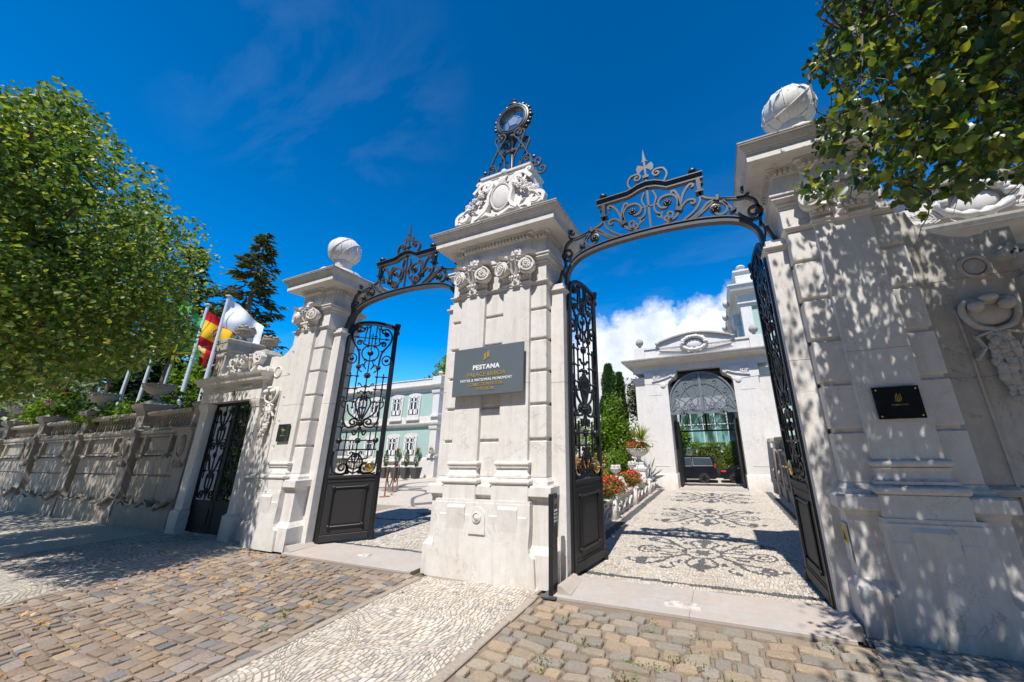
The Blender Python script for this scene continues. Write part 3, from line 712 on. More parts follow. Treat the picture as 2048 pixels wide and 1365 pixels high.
def pillar(label, bx0, bx1, pils, cx0, cx1, jambs, outer=None, plinths=(), upx=None):
    """bx: body between jambs; pils: pilaster x ranges; cx: cornice; jambs: [(x0,x1)]"""
    r = thing('gate_pillar', label, 'pillar', group='stone pillars of the gateway'); r['shape'] = 'pillar'
    YF, YB = 4.05, 4.66
    mb = MB(); mb.box(bx0 + .025, bx1 - .025, YF + .025, YB - .02, 0, 4.46); part('core', mb, 'stone', r, 0)
    # rusticated courses
    zs = [1.13] + [1.135 + .4365 * i for i in range(1, 6)] + [3.70]
    zs = [1.13, 1.60, 2.04, 2.477, 2.915, 3.352, 3.70]
    for a, b_ in zip(zs, zs[1:]):
        mb = MB(); t0 = b_ - (.036 if b_ < 3.6 else 0)
        mb.ring(bx0, bx1, YF, YB, [(-.012, a), (-.002, a + .004), (0, a + .014), (0, t0 - .012), (-.012, t0)], cut=.006); part('stone_course', mb, 'stone', r, 0)
    u0, u1 = upx or (bx0, bx1)
    mb = MB(); mb.ring(bx0, bx1, YF, YB, [(0, 3.70), (.012, 3.705), (.012, 3.72), (.035, 3.74), (.035, 3.755), (.0, 3.76)]); part('neck_moulding', mb, 'stone', r, 30)
    mb = MB(); mb.ring(u0, u1, YF, YB, [(0, 3.755), (0, 4.0), (.01, 4.005), (.01, 4.03), (.03, 4.045), (.03, 4.07), (.07, 4.105), (.07, 4.14), (.085, 4.145), (.085, 4.165), (.0, 4.18)]); part('impost', mb, 'stone', r, 30)
    mb = MB(); mb.ring(u0, u1, YF, YB, [(0, 4.18), (0, 4.47)]); part('frieze', mb, 'stone', r, 0)
    px0, px1 = pils[0][0], pils[-1][1]
    mb = MB(); mb.box(px0 - .005, px1 + .005, 3.985, 4.10, 4.175, 4.33, .003); mb.box(px0 - .005, px1 + .005, 3.992, 4.10, 4.33, 4.46); part('frieze_block', mb, 'stone', r, 0)
    # dentils
    def dents(x0, x1, yf, y1, sides=True):
        n = round((x1 - x0) / .058)
        for i in range(n):
            x = x0 + (x1 - x0) * (i + .5) / n
            mb = MB(); mb.box(x - .017, x + .017, yf - .05, yf + .01, 4.455, 4.515); part('dentil', mb, 'stone', r, 0)
        if sides:
            m_ = round((y1 - yf) / .058)
            for i in range(m_):
                y = yf + (y1 - yf) * (i + .5) / m_
                for xx in (x0 - .05, x1 + .01):
                    mb = MB(); mb.box(xx - .005, xx + .045, y - .017, y + .017, 4.455, 4.515); part('dentil', mb, 'stone', r, 0)
    dents(u0, px0 - .06, YF, YF + .01, False) if px0 - u0 > .15 else None
    dents(px1 + .06, u1, YF, YF + .01, False) if u1 - px1 > .15 else None
    dents(px0, px1, 3.99, 4.0, False); 
    m_ = 9
    for i in range(m_):
        y = YF + .04 + i * .06
        for xx in (u0 - .05, u1 + .01):
            mb = MB(); mb.box(xx - .005, xx + .045, y - .017, y + .017, 4.455, 4.515); part('dentil', mb, 'stone', r, 0)
    mb = MB(); mb.ring(u0, u1, YF, YB, [(0, 4.44), (.015, 4.445), (.015, 4.455), (.02, 4.515), (.06, 4.52), (.06, 4.545)]); mb.ring(px0, px1, 3.99, 4.2, [(0, 4.44), (.015, 4.445), (.02, 4.515), (.055, 4.52), (.055, 4.546)]); part('bed_moulding', mb, 'stone', r, 30)
    mb = MB(); mb.ring(cx0 + .25, cx1 - .25, 4.05, YB, CORN); cn = part('cornice', mb, 'stone', r, 25)
    mb = MB(); mb.ring(cx0 + .25, cx1 - .25, 4.05, YB, [(.327, 4.762), (.332, 4.766), (.332, 4.782), (.31, 4.803), (.1, 4.806)]); part('weathered_edge', mb, 'oldstone', cn, 25)
    # pilasters and their bases, capitals
    for x0, x1 in pils:
        mb = MB(); mb.box(x0, x1, 3.995, 4.08, 1.33, 3.705, .003); sh = part('pilaster_shaft', mb, 'stone', r, 0)
        jn = MB(); jn.box(x0 - .0015, x1 + .0015, 3.9935, 4.06, 2.30, 2.3035); part('joint', jn, 'greymortar', sh, 0)
        mb = MB(); mb.ring(x0, x1, 3.995, 4.06, [(0, 3.70), (.012, 3.705), (.012, 3.72), (.028, 3.745), (.028, 3.758), (0, 3.765), (0, 3.81)]); part('astragal', mb, 'stone', r, 30)
        mb = MB(); mb.ring(x0, x1, 3.995, 4.12, torus_prof(1.265, 1.33, .035)); part('base_torus', mb, 'stone', r, 60)
        mb = MB(); mb.ring(x0, x1, 3.995, 4.12, [(.0, 1.27), (.022, 1.262), (.022, 1.25), (.006, 1.235), (.006, 1.19), (.02, 1.165), (.034, 1.155), (.034, 1.13)]); part('base_scotia', mb, 'stone', r, 30)
        mb = MB(); mb.ring(x0, x1, 3.985, 4.12, torus_prof(1.05, 1.125, .07)); part('base_torus', mb, 'stone', r, 60)
        capital(r, x0, x1, 3.99, None)
        # die block and carved taper panel
        mb = MB(); mb.box(x0 - .045, x1 + .045, 3.935, 4.10, .87, 1.052, .004); part('die_block', mb, 'stone', r, 0)
        xc = (x0 + x1) / 2
        mb = MB()
        for a, c_, zt, zb, th in ((xc - .135, xc + .135, .845, .50, .024), (x0 - .045, xc - .145, .76, .56, .011), (xc + .145, x1 + .045, .76, .56, .011)):
            mb.add([(a, 3.918, zb), (c_, 3.918, zb), (c_, 3.921 - th, zt - .06), (a, 3.921 - th, zt - .06), (a, 3.93, zt), (c_, 3.93, zt), (c_, 3.95, zb), (a, 3.95, zb), (a, 3.95, zt), (c_, 3.95, zt)],
                   [(0, 1, 2, 3), (3, 2, 5, 4), (0, 3, 4, 8, 7), (1, 6, 9, 5, 2), (4, 5, 9, 8)])
        part('carved_panel', mb, 'stone', r, 0)
    mb = MB(); mb.ring(bx0, bx1, YF, YB, [(.03, 1.04), (.03, 1.085), (.012, 1.10), (.0, 1.13)]); part('body_base', mb, 'stone', r, 30)
    # pedestal of the body
    mb = MB(); mb.ring(bx0, bx1, YF, YB, [(.10, 0), (.10, .33), (.055, .40), (.05, .41), (.05, .88), (.06, .90), (.06, .915), (.105, .935), (.105, 1.03), (.09, 1.045), (.0, 1.045)]); part('pedestal', mb, 'stone', r, 25)
    # front plinth slab with scrolled shoulders
    for x0, x1 in plinths:
        out = [(x0 - .085, 0), (x1 + .085, 0), (x1 + .065, .29)]
        sc = [(x1 + .058, .30), (x1 + .02, .315), (x1 - .0, .34), (x1 - .008, .385), (x1 - .005, .45), (x1 + .01, .62), (x1 + .01, .84)]
        L = [(x0 + x1 - x, z) for x, z in [(x1 + .065, .29)] + sc]
        mb = MB(); mb.xz(out + sc + L[::-1], 3.915, 4.12); part('plinth', mb, 'stone', r, 0)
        mb = MB(); mb.box(x0 - .005, x1 + .005, 3.925, 4.12, .835, .875); part('plinth_fillet', mb, 'stone', r, 0)
    for x0, x1 in jambs:
        j = thing_part('jamb_pier', r)
        mb = MB(); mb.box(x0, x1, 4.20, 4.40, 0, 2.3, .003); part('jamb_shaft', mb, 'stone', j, 0)
        mb = MB(); mb.box(x0, x1, 4.20, 4.40, 2.303, 3.59, .003); part('jamb_shaft', mb, 'stone', j, 0)
        mb = MB(); mb.ring(x0, x1, 4.20, 4.40, [(0, 3.585), (.012, 3.59), (.012, 3.605), (.035, 3.63), (.035, 3.65), (.0, 3.665), (0, 3.73)]); part('jamb_cap', mb, 'stone', j, 30)
    return r

capc = pillar('wide central stone pillar with twin pilasters and a carved crest, between the two gate openings', -3.60, -1.98, [(-3.385, -2.965), (-2.64, -2.215)], -3.82, -1.745, [(-1.98, -1.79), (-3.79, -3.60)], plinths=[(-3.52, -2.14)])
# round-headed tablet on the central plinth
mb = MB(); ap = [(-2.95, .55), (-2.75, .55)] + [(-2.85 + .10 * math.cos(a), .69 + .10 * math.sin(a)) for a in [math.pi * i / 10 for i in range(11)]]
mb.xz([(-2.97, .5), (-2.73, .5)] + [(-2.85 + .115 * math.cos(a), .685 + .115 * math.sin(a)) for a in [math.pi * i / 10 for i in range(11)]], 3.900, 3.93); part('tablet', mb, 'stone', capc, 0)
mb = MB(); mb.lathe((-2.85, 3.90, .685), [(.062, 0), (.062, -.012), (.05, -.016), (.048, .0), (.046, .0), (.03, -.014), (.001, -.02)], 22, ax='y'); part('boss', mb, 'stone', capc, 40)
pl = pillar('left stone pillar of the gateway with single pilaster and carved globe, next to the small gate', -7.50, -6.56, [(-7.31, -6.82)], -7.60, -6.27, [(-6.56, -6.36)], plinths=[(-7.40, -6.76)], upx=(-7.36, -6.53))
pr = pillar('right stone pillar of the gateway with globe, dappled with leaf shade', .98, 1.92, [(1.22, 1.70)], .69, 2.02, [(.78, .98)], plinths=[(1.16, 1.80)], upx=(.95, 1.78))
for r_, cx in ((pl, -6.94), (pr, 1.36)):
    mb = MB(); mb.box(cx - .43, cx + .43, 3.95, 4.78, 4.80, 4.92, .01); part('globe_block', mb, 'stone', r_, 0)
    mb = MB(); w = []
    for i in range(25):
        a = 2 * math.pi * i / 24; w.append((cx + .33 * math.cos(a), 4.36 + .33 * math.sin(a), 4.98))
    mb.tube(w, .075, 8, [1 + .12 * math.sin(i * 2.6) for i in range(25)], cap=False); mb.lathe((cx, 4.36, 4.9), [(.28, 0), (.28, .1), (.16, .16), (.14, .26), (.17, .34), (.17, .42)], 18); part('wreath', mb, 'stone', r_, 50)
    mb = MB(); mb.ball((cx, 4.36, 5.58), .305, 28, 16); gl = part('globe', mb, 'stone', r_, 60)
    mb = MB()
    for k_ in range(6):
        a0 = k_ * math.pi / 6 + .2; mb.tube([(cx + .306 * math.sin(t_) * math.cos(a0), 4.36 + .306 * math.sin(t_) * math.sin(a0), 5.58 + .306 * math.cos(t_)) for t_ in [2 * math.pi * i / 30 for i in range(31)]], .007, 5, cap=False)
    for q in (-.09, .09):
        tl = Matrix.Rotation(.75, 3, 'X') @ Matrix.Rotation(-.5, 3, 'Y'); rr = math.sqrt(.309 ** 2 - q * q)
        mb.tube([tuple(Vector((cx, 4.36, 5.58)) + tl @ Vector((rr * math.cos(t_), rr * math.sin(t_), q))) for t_ in [2 * math.pi * i / 36 for i in range(37)]], .010, 5, cap=False)
    part('band', mb, 'stone', gl, 60)

# carved crest on the central pillar
mb = MB(); F_ = []
prof = [(.80, .36, 4.80), (.80, .36, 4.92), (.76, .345, 5.02), (.70, .32, 5.15), (.62, .29, 5.35), (.56, .26, 5.55), (.50, .23, 5.72), (.47, .22, 5.86), (.47, .22, 5.90)]
v = []; f = []
for a, b_, z in prof: v += [(XC - a, 4.36 - b_, z), (XC + a, 4.36 - b_, z), (XC + a, 4.36 + b_, z), (XC - a, 4.36 + b_, z)]
for i in range(len(prof) - 1):
    for j in range(4): f.append((i * 4 + j, i * 4 + (j + 1) % 4, i * 4 + 4 + (j + 1) % 4, i * 4 + 4 + j))
f += [(3, 2, 1, 0), tuple(range(len(v) - 4, len(v)))]
mb.add(v, f); crest = part('crest', mb, 'stone', capc, 30)
mb = MB(); mb.ring(XC - .44, XC + .44, 4.16, 4.56, [(0, 5.89), (.03, 5.90), (.03, 5.935), (.05, 5.945), (.05, 5.985), (.02, 6.0), (-.1, 6.0)]); mb.ball((XC, 4.10, 5.93), .06, 10, 7, (1, .8, 1.2)); part('crest_cap', mb, 'stone', crest, 30)
yr = lambda z: 4.36 - (.36 - (z - 4.92) * .15) - .012   # carved surface of the crest
sc = MB()
for s_ in (-1, 1):
    def pt(u, z, d=0): return (XC + s_ * u, yr(z) - d, z)
    def flatc(pts, w, d, taper=None):
        m2 = MB(); m2.flat([(XC + s_ * u, z) for u, z in pts], w, d, taper=taper)
        m2.v = [(x, y + yr(z) - .02, z) for x, y, z in m2.v]; sc.add(m2.v, m2.f)
    flatc(curl([(.55, 5.62), (.42, 5.77), (.30, 5.80)], end=(.105, 1.5, 1)), .065, .09)
    flatc(curl([(.42, 5.60), (.46, 5.72), (.44, 5.80)], start=None, end=(.05, .8, -1)), .05, .08)
    flatc(curl([(.78, 5.02), (.80, 5.17), (.70, 5.24), (.62, 5.20)], end=(.09, .9, 1)), .06, .09)
    flatc([(.17, 5.60), (.22, 5.45), (.20, 5.25), (.26, 5.12), (.36, 5.04)], .05, .12); flatc([(.02, 4.99), (.12, 5.02), (.22, 5.08), (.36, 5.04)], .06, .10)
    flatc([(.62, 5.04), (.74, 5.04), (.74, 5.12), (.62, 5.12)], .045, .07)
part('scrollwork', sc, 'stone', crest, 40)
mb = MB(); mb.ball((XC, yr(5.38) - .02, 5.40), .2, 20, 12, (.86, .22, 1.15)); part('shield', mb, 'stone', crest, 60)
mb = MB(); mb.tube([(XC + .19 * math.cos(a) * .95, yr(5.4) - .035, 5.40 + .245 * math.sin(a)) for a in [2 * math.pi * i / 30 for i in range(31)]], .018, 6, cap=False); part('shield_rim', mb, 'stone', crest, 60)
Rr = random.Random(5); mb = MB()
for i in range(62):
    s_ = 1 if i % 2 else -1; u = Rr.uniform(.26, .66); z = 5.62 - (u - .26) * .85 + Rr.uniform(-.10, .10)
    q = Rr.uniform(.022, .042); c = (XC + s_ * u, yr(z) - Rr.uniform(.02, .07), z)
    for k_ in range(5):
        a = k_ * 1.2566 + i; mb.ball((c[0] + q * .8 * math.cos(a), c[1], c[2] + q * .8 * math.sin(a)), q * .55, 6, 4, (1, .7, 1))
    mb.ball((c[0], c[1] - q * .2, c[2]), q * .4, 6, 4)
part('flower_garland', mb, 'stone', crest, 60)
mb = MB()
for s_ in (-1, 1):
    for i in range(9): mb.ball((XC + s_ * (.58 + .024 * i), yr(5.2) - .06, 5.26 - .0035 * i * i), .028, 7, 5, (.8, 1, 1.1))
    frond(mb, (XC + s_ * .36, 5.12), (XC + s_ * .48, 5.17), .05, .05, yr(5.1))
for i in range(7): mb.tube([(XC - .06 + .02 * i, yr(5.75) - .05, 5.66), (XC - .055 + .018 * i, yr(5.8) - .075, 5.74), (XC - .075 + .025 * i, yr(5.85) - .04, 5.84)], .012, 5)
part('shell', mb, 'stone', crest, 60)

# ---------------------------------------------------------------- iron lantern on the central pillar
lan = thing('lantern', 'round black iron lantern with faceted glass on scrolled legs, on top of the central pillar', 'lantern', (XC, 4.33, 6.0))
ZD = 1.28
RS = .93
mb = MB(); mb.lathe((0, 0, ZD), [(.37, .10), (.385, .05), (.385, -.05), (.37, -.09), (.35, -.10), (.345, -.115), (.325, -.12), (.32, -.105), (.305, -.11), (.30, -.125), (.28, -.125), (.275, -.08), (.275, .08), (.29, .10)], 40, ax='y')
mb.f = [q for q in mb.f if len(q) < 20]; part('ring', mb, 'greyiron', lan, 40, scale=(RS, .62, RS), loc=(0, 0, ZD * (1 - RS)))
mb = MB()
for i in range(26):
    a = 2 * math.pi * i / 26; mb.ball((.40 * math.cos(a), .0, ZD + .40 * math.sin(a)), .032 if i % 2 else .045, 7, 5, (1, 1.6, 1))
mb.lathe((0, 0, ZD + .38), [(.12, 0), (.11, .05), (.06, .08), (.045, .10), (.075, .12), (.05, .16), (.015, .19), (.001, .2)], 14); part('crown', mb, 'iron', lan, 50, scale=(RS, .62, RS), loc=(0, 0, ZD * (1 - RS)))
# faceted glass bowl and glazing bars
hexs = [(0, 0)] ; mb = MB(); bars = MB()
rin = .275; rm = .13
inner = [(rm * math.cos(a), -.02, ZD + rm * math.sin(a)) for a in [math.pi / 2 + 2 * math.pi * i / 5 for i in range(5)]]
outer = [(rin * math.cos(a), .06, ZD + rin * math.sin(a)) for a in [math.pi / 2 + 2 * math.pi * i / 5 for i in range(5)]]
mb.add(inner + outer, [(0, 1, 2, 3, 4)] + [(i, i + 5, (i + 1) % 5 + 5, (i + 1) % 5) for i in range(5)])
m2, k2 = mat('lantern_glass'); k2.set(k2.b, 'Base Color', (.55, .62, .68, 1)); k2.set(k2.b, 'Roughness', .12); k2.set(k2.b, 'Alpha', .45); M['lglass'] = m2
part('glass', mb, 'lglass', lan, 0, scale=(RS, .62, RS), loc=(0, 0, ZD * (1 - RS)))
for i in range(5): bars.tube([inner[i], inner[(i + 1) % 5]], .007, 5); bars.tube([inner[i], outer[i]], .007, 5)
part('glazing_bar', bars, 'greyiron', lan, 0, scale=(RS, .62, RS), loc=(0, 0, ZD * (1 - RS)))
mb = MB(); mb.lathe((0, 0, 0), [(.05, 0), (.045, .04), (.03, .06), (.028, .52), (.05, .54), (.055, .58), (.03, .60), (.03, .68), (.05, .72), (.05, .76), (.07, .80), (.09, .86), (.06, .92)], 14); part('stem', mb, 'iron', lan, 40)
mb = MB(); mb.box(-.26, .26, -.02, .02, .585, .625); part('crossbar', mb, 'greyiron', lan, 0)
for yy, rz in ((-.09, 0), (.09, 0)):
    for s_ in (-1, 1):
        mb = MB(); mb.flat([(s_ * x, z) for x, z in curl([(.46, .05), (.33, .42), (.24, .62), (.30, .80)], start=(.10, 1.2, 1), end=(.085, 1.1, 1))], .022, .035, y=yy)
        mb.flat([(s_ * x, z) for x, z in curl([(.08, .05), (.10, .35), (.22, .60), (.10, .80)], start=None, end=(.10, 1.3, -1))], .022, .035, y=yy)
        mb.flat([(s_ * x, z) for x, z in curl([(.20, .02), (.27, .25)], end=(.075, 1.4, -1))], .02, .035, y=yy)
        mb.ball((s_ * .49, yy, .20), .035, 8, 6)
        part('scroll', mb, 'greyiron', lan, 30, rot=(0, 0, rz))
    if rz: continue

# ---------------------------------------------------------------- iron overthrows above the two openings
def rosette(mb, x, y, z, r, n=8):
    for i in range(n):
        a = 2 * math.pi * i / n; mb.ball((x + r * .62 * math.cos(a), y, z + r * .62 * math.sin(a)), r * .36, 6, 4, (1, .8, 1))
    mb.ball((x, y, z), r * .5, 8, 5, (1, 1.1, 1)); return mb
def overthrow(cx, label):
    r = thing('gate_overthrow', label, 'ironwork arch', (cx, 4.37, 0), group='iron arches over the gate openings')
    D_ = .05; m_ = 'greyiron'
    low = [(-1.29, 3.55), (-1.29, 3.85), (-1.25, 4.0), (-1.15, 4.12), (-1.0, 4.20), (-.8, 4.25), (-.5, 4.29), (0, 4.31), (.5, 4.29), (.8, 4.25), (1.0, 4.20), (1.15, 4.12), (1.25, 4.0), (1.29, 3.85), (1.29, 3.55)]
    lc = crom(low, 5)
    mb = MB(); mb.flat(lc, .05, .09); part('arch_bar', mb, m_, r, 30)
    mb = MB(); mb.flat([(x * 1.0, z + .045) for x, z in lc[12:-12]], .014, .115); part('arch_fillet', mb, m_, r, 30)
    top = [(-.77, 4.99), (-.30, 5.005)] + [(-.22, 5.03), (-.14, 5.065), (-.02, 5.085), (.10, 5.065), (.18, 5.03)] + [(.26, 4.985), (.74, 4.99)]
    for w, d, dz in ((.045, .07, -.018), (.020, .10, .02), (.014, .13, .042)):
        mb = MB(); mb.flat([(x, z + dz) for x, z in top], w, d); part('top_beam', mb, m_, r, 20)
    for x in (-.67, .62):
        mb = MB(); mb.lathe((x, 0, 5.045), [(.05, 0), (.03, .012), (.05, .03), (.062, .055), (.055, .085), (.025, .11), (.001, .115)], 12); part('knob', mb, 'iron', r, 50)
    mb = MB(); mb.flat([(-.01, 4.30), (-.015, 5.25)], .03, .03); mb.box(-.055, .03, -.03, .03, 5.22, 5.26); mb.flat([(-.012, 5.26), (-.02, 5.56)], .03, .025)
    mb.xz([(-.075, 5.50), (-.045, 5.54), (-.035, 5.62), (-.02, 5.74), (-.005, 5.62), (.012, 5.54), (.04, 5.50), (.01, 5.52), (-.018, 5.545), (-.045, 5.52)], -.012, .012)
    mb.xz([(-.03, 5.43), (-.07, 5.46), (-.12, 5.48), (-.145, 5.42), (-.13, 5.34), (-.10, 5.33), (-.07, 5.37), (-.03, 5.39), (.0, 5.39), (.035, 5.37), (.07, 5.33), (.10, 5.35), (.11, 5.42), (.085, 5.48), (.04, 5.46), (0, 5.43)], -.01, .01)
    part('spear', mb, m_, r, 20)
    def sc(pts, w=.028, start=None, end=None, both=True, d=D_, k_=6):
        c_ = curl(pts, start, end, k_)
        for s_ in ((1, -1) if both else (1,)):
            mb = MB(); mb.flat([(s_ * x, z) for x, z in c_], w, d); part('scroll', mb, m_, r, 30)
    sc([(.20, 5.03), (.28, 5.18), (.24, 5.30), (.15, 5.32)], .024, end=(.065, 1.2, 1))
    sc([(.06, 4.97), (.10, 4.85), (.065, 4.72), (.075, 4.62), (.13, 4.56)], .022)
    for s_ in (1, -1):
        mb = MB(); mb.xz([(s_ * .10, 4.615), (s_ * .085, 4.53), (s_ * .17, 4.47), (s_ * .155, 4.55), (s_ * .185, 4.60), (s_ * .13, 4.585)], -.012, .012); part('arrow', mb, m_, r, 0)
    mb = MB(); mb.flat([(-.14, 4.735), (.12, 4.735)], .02, .03); part('bar', mb, m_, r, 0)
    # ring scrolls round the rosettes
    sc([(.375, 4.60), (.38, 4.72), (.33, 4.81), (.24, 4.835)], .028, end=(.13, .86, 1))
    # sheaf leaves above the bands
    sc([(.385, 4.60), (.40, 4.74), (.36, 4.86)], .030, end=(.035, .7, 1)); sc([(.40, 4.60), (.47, 4.80), (.55, 4.90)], .030, end=(.04, .7, -1))
    sc([(.41, 4.58), (.50, 4.66), (.57, 4.66)], .026, end=(.045, .8, -1)); sc([(.39, 4.56), (.34, 4.46), (.24, 4.42)], .03, start=None, end=(.05, 1.1, -1))
    for s_ in (1, -1):
        mb = MB(); mb.box(-.05, .05, -.04, .04, -.035, .035, .006); part('band', mb, 'iron', r, 0, loc=(s_ * .385, 0, 4.56), rot=(0, s_ * .35, 0))
        mb = MB(); rosette(mb, s_ * .245, -.02, 4.705, .062); part('rosette', mb, 'iron', r, 60)
        mb = MB(); rosette(mb, s_ * .83, -.02, 4.43, .062); mb.lathe((s_ * .83, 0, 4.43), [(.075, .0), (.075, -.02), (.06, -.025)], 16, ax='y'); part('rosette', mb, 'iron', r, 60)
        mb = MB(); mb.box(s_ * .67 - .03, s_ * .67 + .03, -.04, .04, 4.74, 4.96, .004); mb.box(s_ * .67 - .05, s_ * .67 + .05, -.055, .055, 4.73, 4.755); part('post', mb, 'iron', r, 0)
        mb = MB(); mb.box(-.025, .025, -.05, .05, -.045, .045, .006); part('clamp', mb, 'greyiron', r, 0, loc=(s_ * .87, 0, 4.575), rot=(0, s_ * .18, 0))
        mb = MB(); mb.box(-.04, .04, -.045, .045, -.02, .02, .004); part('clamp', mb, 'iron', r, 0, loc=(s_ * 1.03, 0, 4.345), rot=(0, s_ * -.5, 0))
        mb = MB(); mb.ball((s_ * .70, 0, 4.87), .04, 8, 6, (.9, .9, 1)); part('knob', mb, 'iron', r, 60)
    sc([(.67, 4.74), (.70, 4.66), (.80, 4.60), (1.0, 4.54), (1.20, 4.50)], .026, start=None, end=None); sc([(.88, 4.57), (1.12, 4.50), (1.22, 4.53), (1.25, 4.60)], .026, end=(.055, 1.1, 1))
    sc([(1.20, 4.50), (1.29, 4.42), (1.32, 4.25), (1.30, 4.05)], .034)
    sc([(.67, 4.74), (.66, 4.60), (.58, 4.48), (.44, 4.38)], .026, end=(.045, 1.0, 1)); sc([(.44, 4.33), (.62, 4.42), (.78, 4.56), (.93, 4.50)], .030, end=(.115, .95, -1))
    sc([(.30, 4.34), (.5, 4.34), (.66, 4.42), (.84, 4.56)], .026)
    sc([(.93, 4.53), (1.02, 4.38), (1.08, 4.28), (1.18, 4.18)], .028, end=(.115, 1.5, 1)); sc([(.0, 4.36), (.16, 4.37), (.26, 4.42), (.30, 4.50)], .024, end=(.05, .8, 1))
    # forked stay down to the jamb pier
    sc([(1.30, 4.10), (1.34, 3.98), (1.30, 3.80)], .02); sc([(1.36, 4.02), (1.42, 3.84), (1.50, 3.80)], .03, end=(.05, 1.0, 1))
    return r
overthrow(XC + 2.29, 'black iron scrollwork arch with spear and knobs over the right opening')
overthrow(XC - 2.29, 'black iron scrollwork arch with spear and knobs over the left opening')

# ---------------------------------------------------------------- iron gate leaves
def gate_leaf(label):
    r = thing('gate_leaf', label, 'gate', group='tall black iron gate leaves'); W_ = .82
    topc = crom([(.025, 3.55), (.03, 3.70), (.09, 3.82), (.22, 3.90), (.45, 3.925), (.66, 3.90), (W_ - .02, 3.86)], 4)
    mb = MB(); mb.box(0, .05, -.03, .03, .04, 3.56, .004); part('stile', mb, 'iron', r, 0)
    mb = MB(); mb.box(W_ - .055, W_, -.03, .03, .04, 3.86, .004); part('stile', mb, 'iron', r, 0)
    mb = MB(); mb.lathe((W_ + .01, 0, .0), [(.05, 0), (.05, .06), (.035, .09), (.04, .13), (.022, .16), (.02, 1.1), (.035, 1.12), (.02, 1.15), (.02, 3.70), (.045, 3.72), (.05, 3.76), (.03, 3.80), (.045, 3.84), (.055, 3.90), (.06, 3.94), (.001, 3.96)], 12); part('lock_post', mb, 'iron', r, 40)
    mb = MB(); mb.lathe((-.02, 0, 0), [(.022, .0), (.022, 3.6)], 10); part('hinge_rod', mb, 'iron', r, 40)
    mb = MB(); mb.flat(topc, .055, .06); part('top_rail', mb, 'iron', r, 30)
    mb = MB(); mb.flat([(x + (.035 if x < .1 else 0), z - .05) for x, z in topc[4:]], .012, .03); part('top_fillet', mb, 'iron', r, 30)
    pn = thing_part('door_panel', r)
    mb = MB(); mb.box(.05, W_ - .055, -.022, .022, .05, 1.07); part('plate', mb, 'panel', pn, 0)
    mb = MB(); mb.box(.05, W_ - .055, -.036, .036, 1.03, 1.075, .004); mb.box(.05, W_ - .055, -.034, .034, .05, .15, .004); mb.box(.05, W_ - .055, -.030, .030, .165, .18); mb.box(.05, W_ - .055, -.030, .030, .97, .985); part('rail', mb, 'panel', pn, 0)
    for sy in (-1, 1):
        q = [(.16, .27), (W_ - .165, .27), (W_ - .165, .88), (.16, .88), (.16, .27)]
        mb = MB()
        for a, b_ in zip(q, q[1:]): mb.tube([(a[0], sy * .032, a[1]), (b_[0], sy * .032, b_[1])], .014, 6)
        part('moulding', mb, 'iron', pn, 40)
        for a in q[:4]:
            mb = MB(); mb.lathe((a[0], sy * .03, a[1]), [(.028, -sy * .01), (.028, sy * .015), (.018, sy * .025), (.001, sy * .026)], 12, ax='y'); part('boss', mb, 'iron', pn, 40)
        mb = MB(); mb.xz([(.20, .31), (W_ - .205, .31), (W_ - .205, .84), (.20, .84)], sy * .024, sy * .028); part('raised_field', mb, 'panel', pn, 0)
    def sc(pts, w=.022, start=None, end=None, both=True, d=.026, y=0, k_=5):
        c_ = curl(pts, start, end, k_)
        for s_ in ((0, 1) if both else (0,)):
            mb = MB(); mb.flat([((W_ - .005 - x) if s_ else x, z) for x, z in c_], w * 1.3, d, y=y); part('scroll', mb, 'iron', r, 30)
    cx = (W_ - .005) / 2
    def bar(x0, z0, x1, z1, w=.016): mb = MB(); mb.flat([(x0, z0), (x1, z1)], w * 1.25, .02); part('bar', mb, 'iron', r, 0)
    def knob(x, z, q=.03, sc_=(1, 1, 1)): mb = MB(); mb.ball((x, 0, z), q, 10, 7, sc_); part('knob', mb, 'iron', r, 60)
    def ros(x, z, q=.06): mb = MB(); rosette(mb, x, -.012, z, q); rosette(mb, x, .012, z, q); part('rosette', mb, 'iron', r, 60)
    def collar(x, z, w=.03, h=.012): mb = MB(); mb.box(x - w, x + w, -.02, .02, z - h, z + h); mb.ball((x, 0, z), w * .7, 7, 5); part('collar', mb, 'iron', r, 40)
    # foot scrolls and lyre
    sc([(.07, 1.48), (.065, 1.30), (.10, 1.14), (.20, 1.095)], .026, end=(.105, 1.35, 1)); sc([(.06, 1.10), (.12, 1.085), (.26, 1.09), (.33, 1.13)], .02)
    sc([(cx, 1.10), (cx - .09, 1.16), (cx - .12, 1.30), (cx - .05, 1.42)], .02, end=(.05, .9, -1)); sc([(cx - .01, 1.17), (cx - .10, 1.20), (cx - .12, 1.13)], .02, end=(.035, .8, 1))
    sc([(cx, 1.26), (cx - .05, 1.34), (cx - .05, 1.44)], .018, end=(.03, .8, 1))
    bar(.09, 1.50, W_ - .095, 1.50, .02); bar(.22, 1.34, W_ - .225, 1.34)
    for x in (.22, W_ - .225): bar(x, 1.34, x, 1.82)
    bar(cx, 1.1, cx, 3.70, .016); bar(.12, 1.66, W_ - .125, 1.66)
    knob(.12, 1.66, .05); knob(W_ - .125, 1.66, .05); ros(cx, 1.66, .055)
    for x in (.13, W_ - .135): bar(x, 1.5, x, 2.9, .018)
    sc([(.13, 2.2), (.13, 2.02), (.20, 1.90), (.30, 1.90)], .024, end=(.085, 1.5, 1)); sc([(.30, 1.80), (.34, 1.76), (cx - .01, 1.90)], .02, start=(.035, .8, -1))
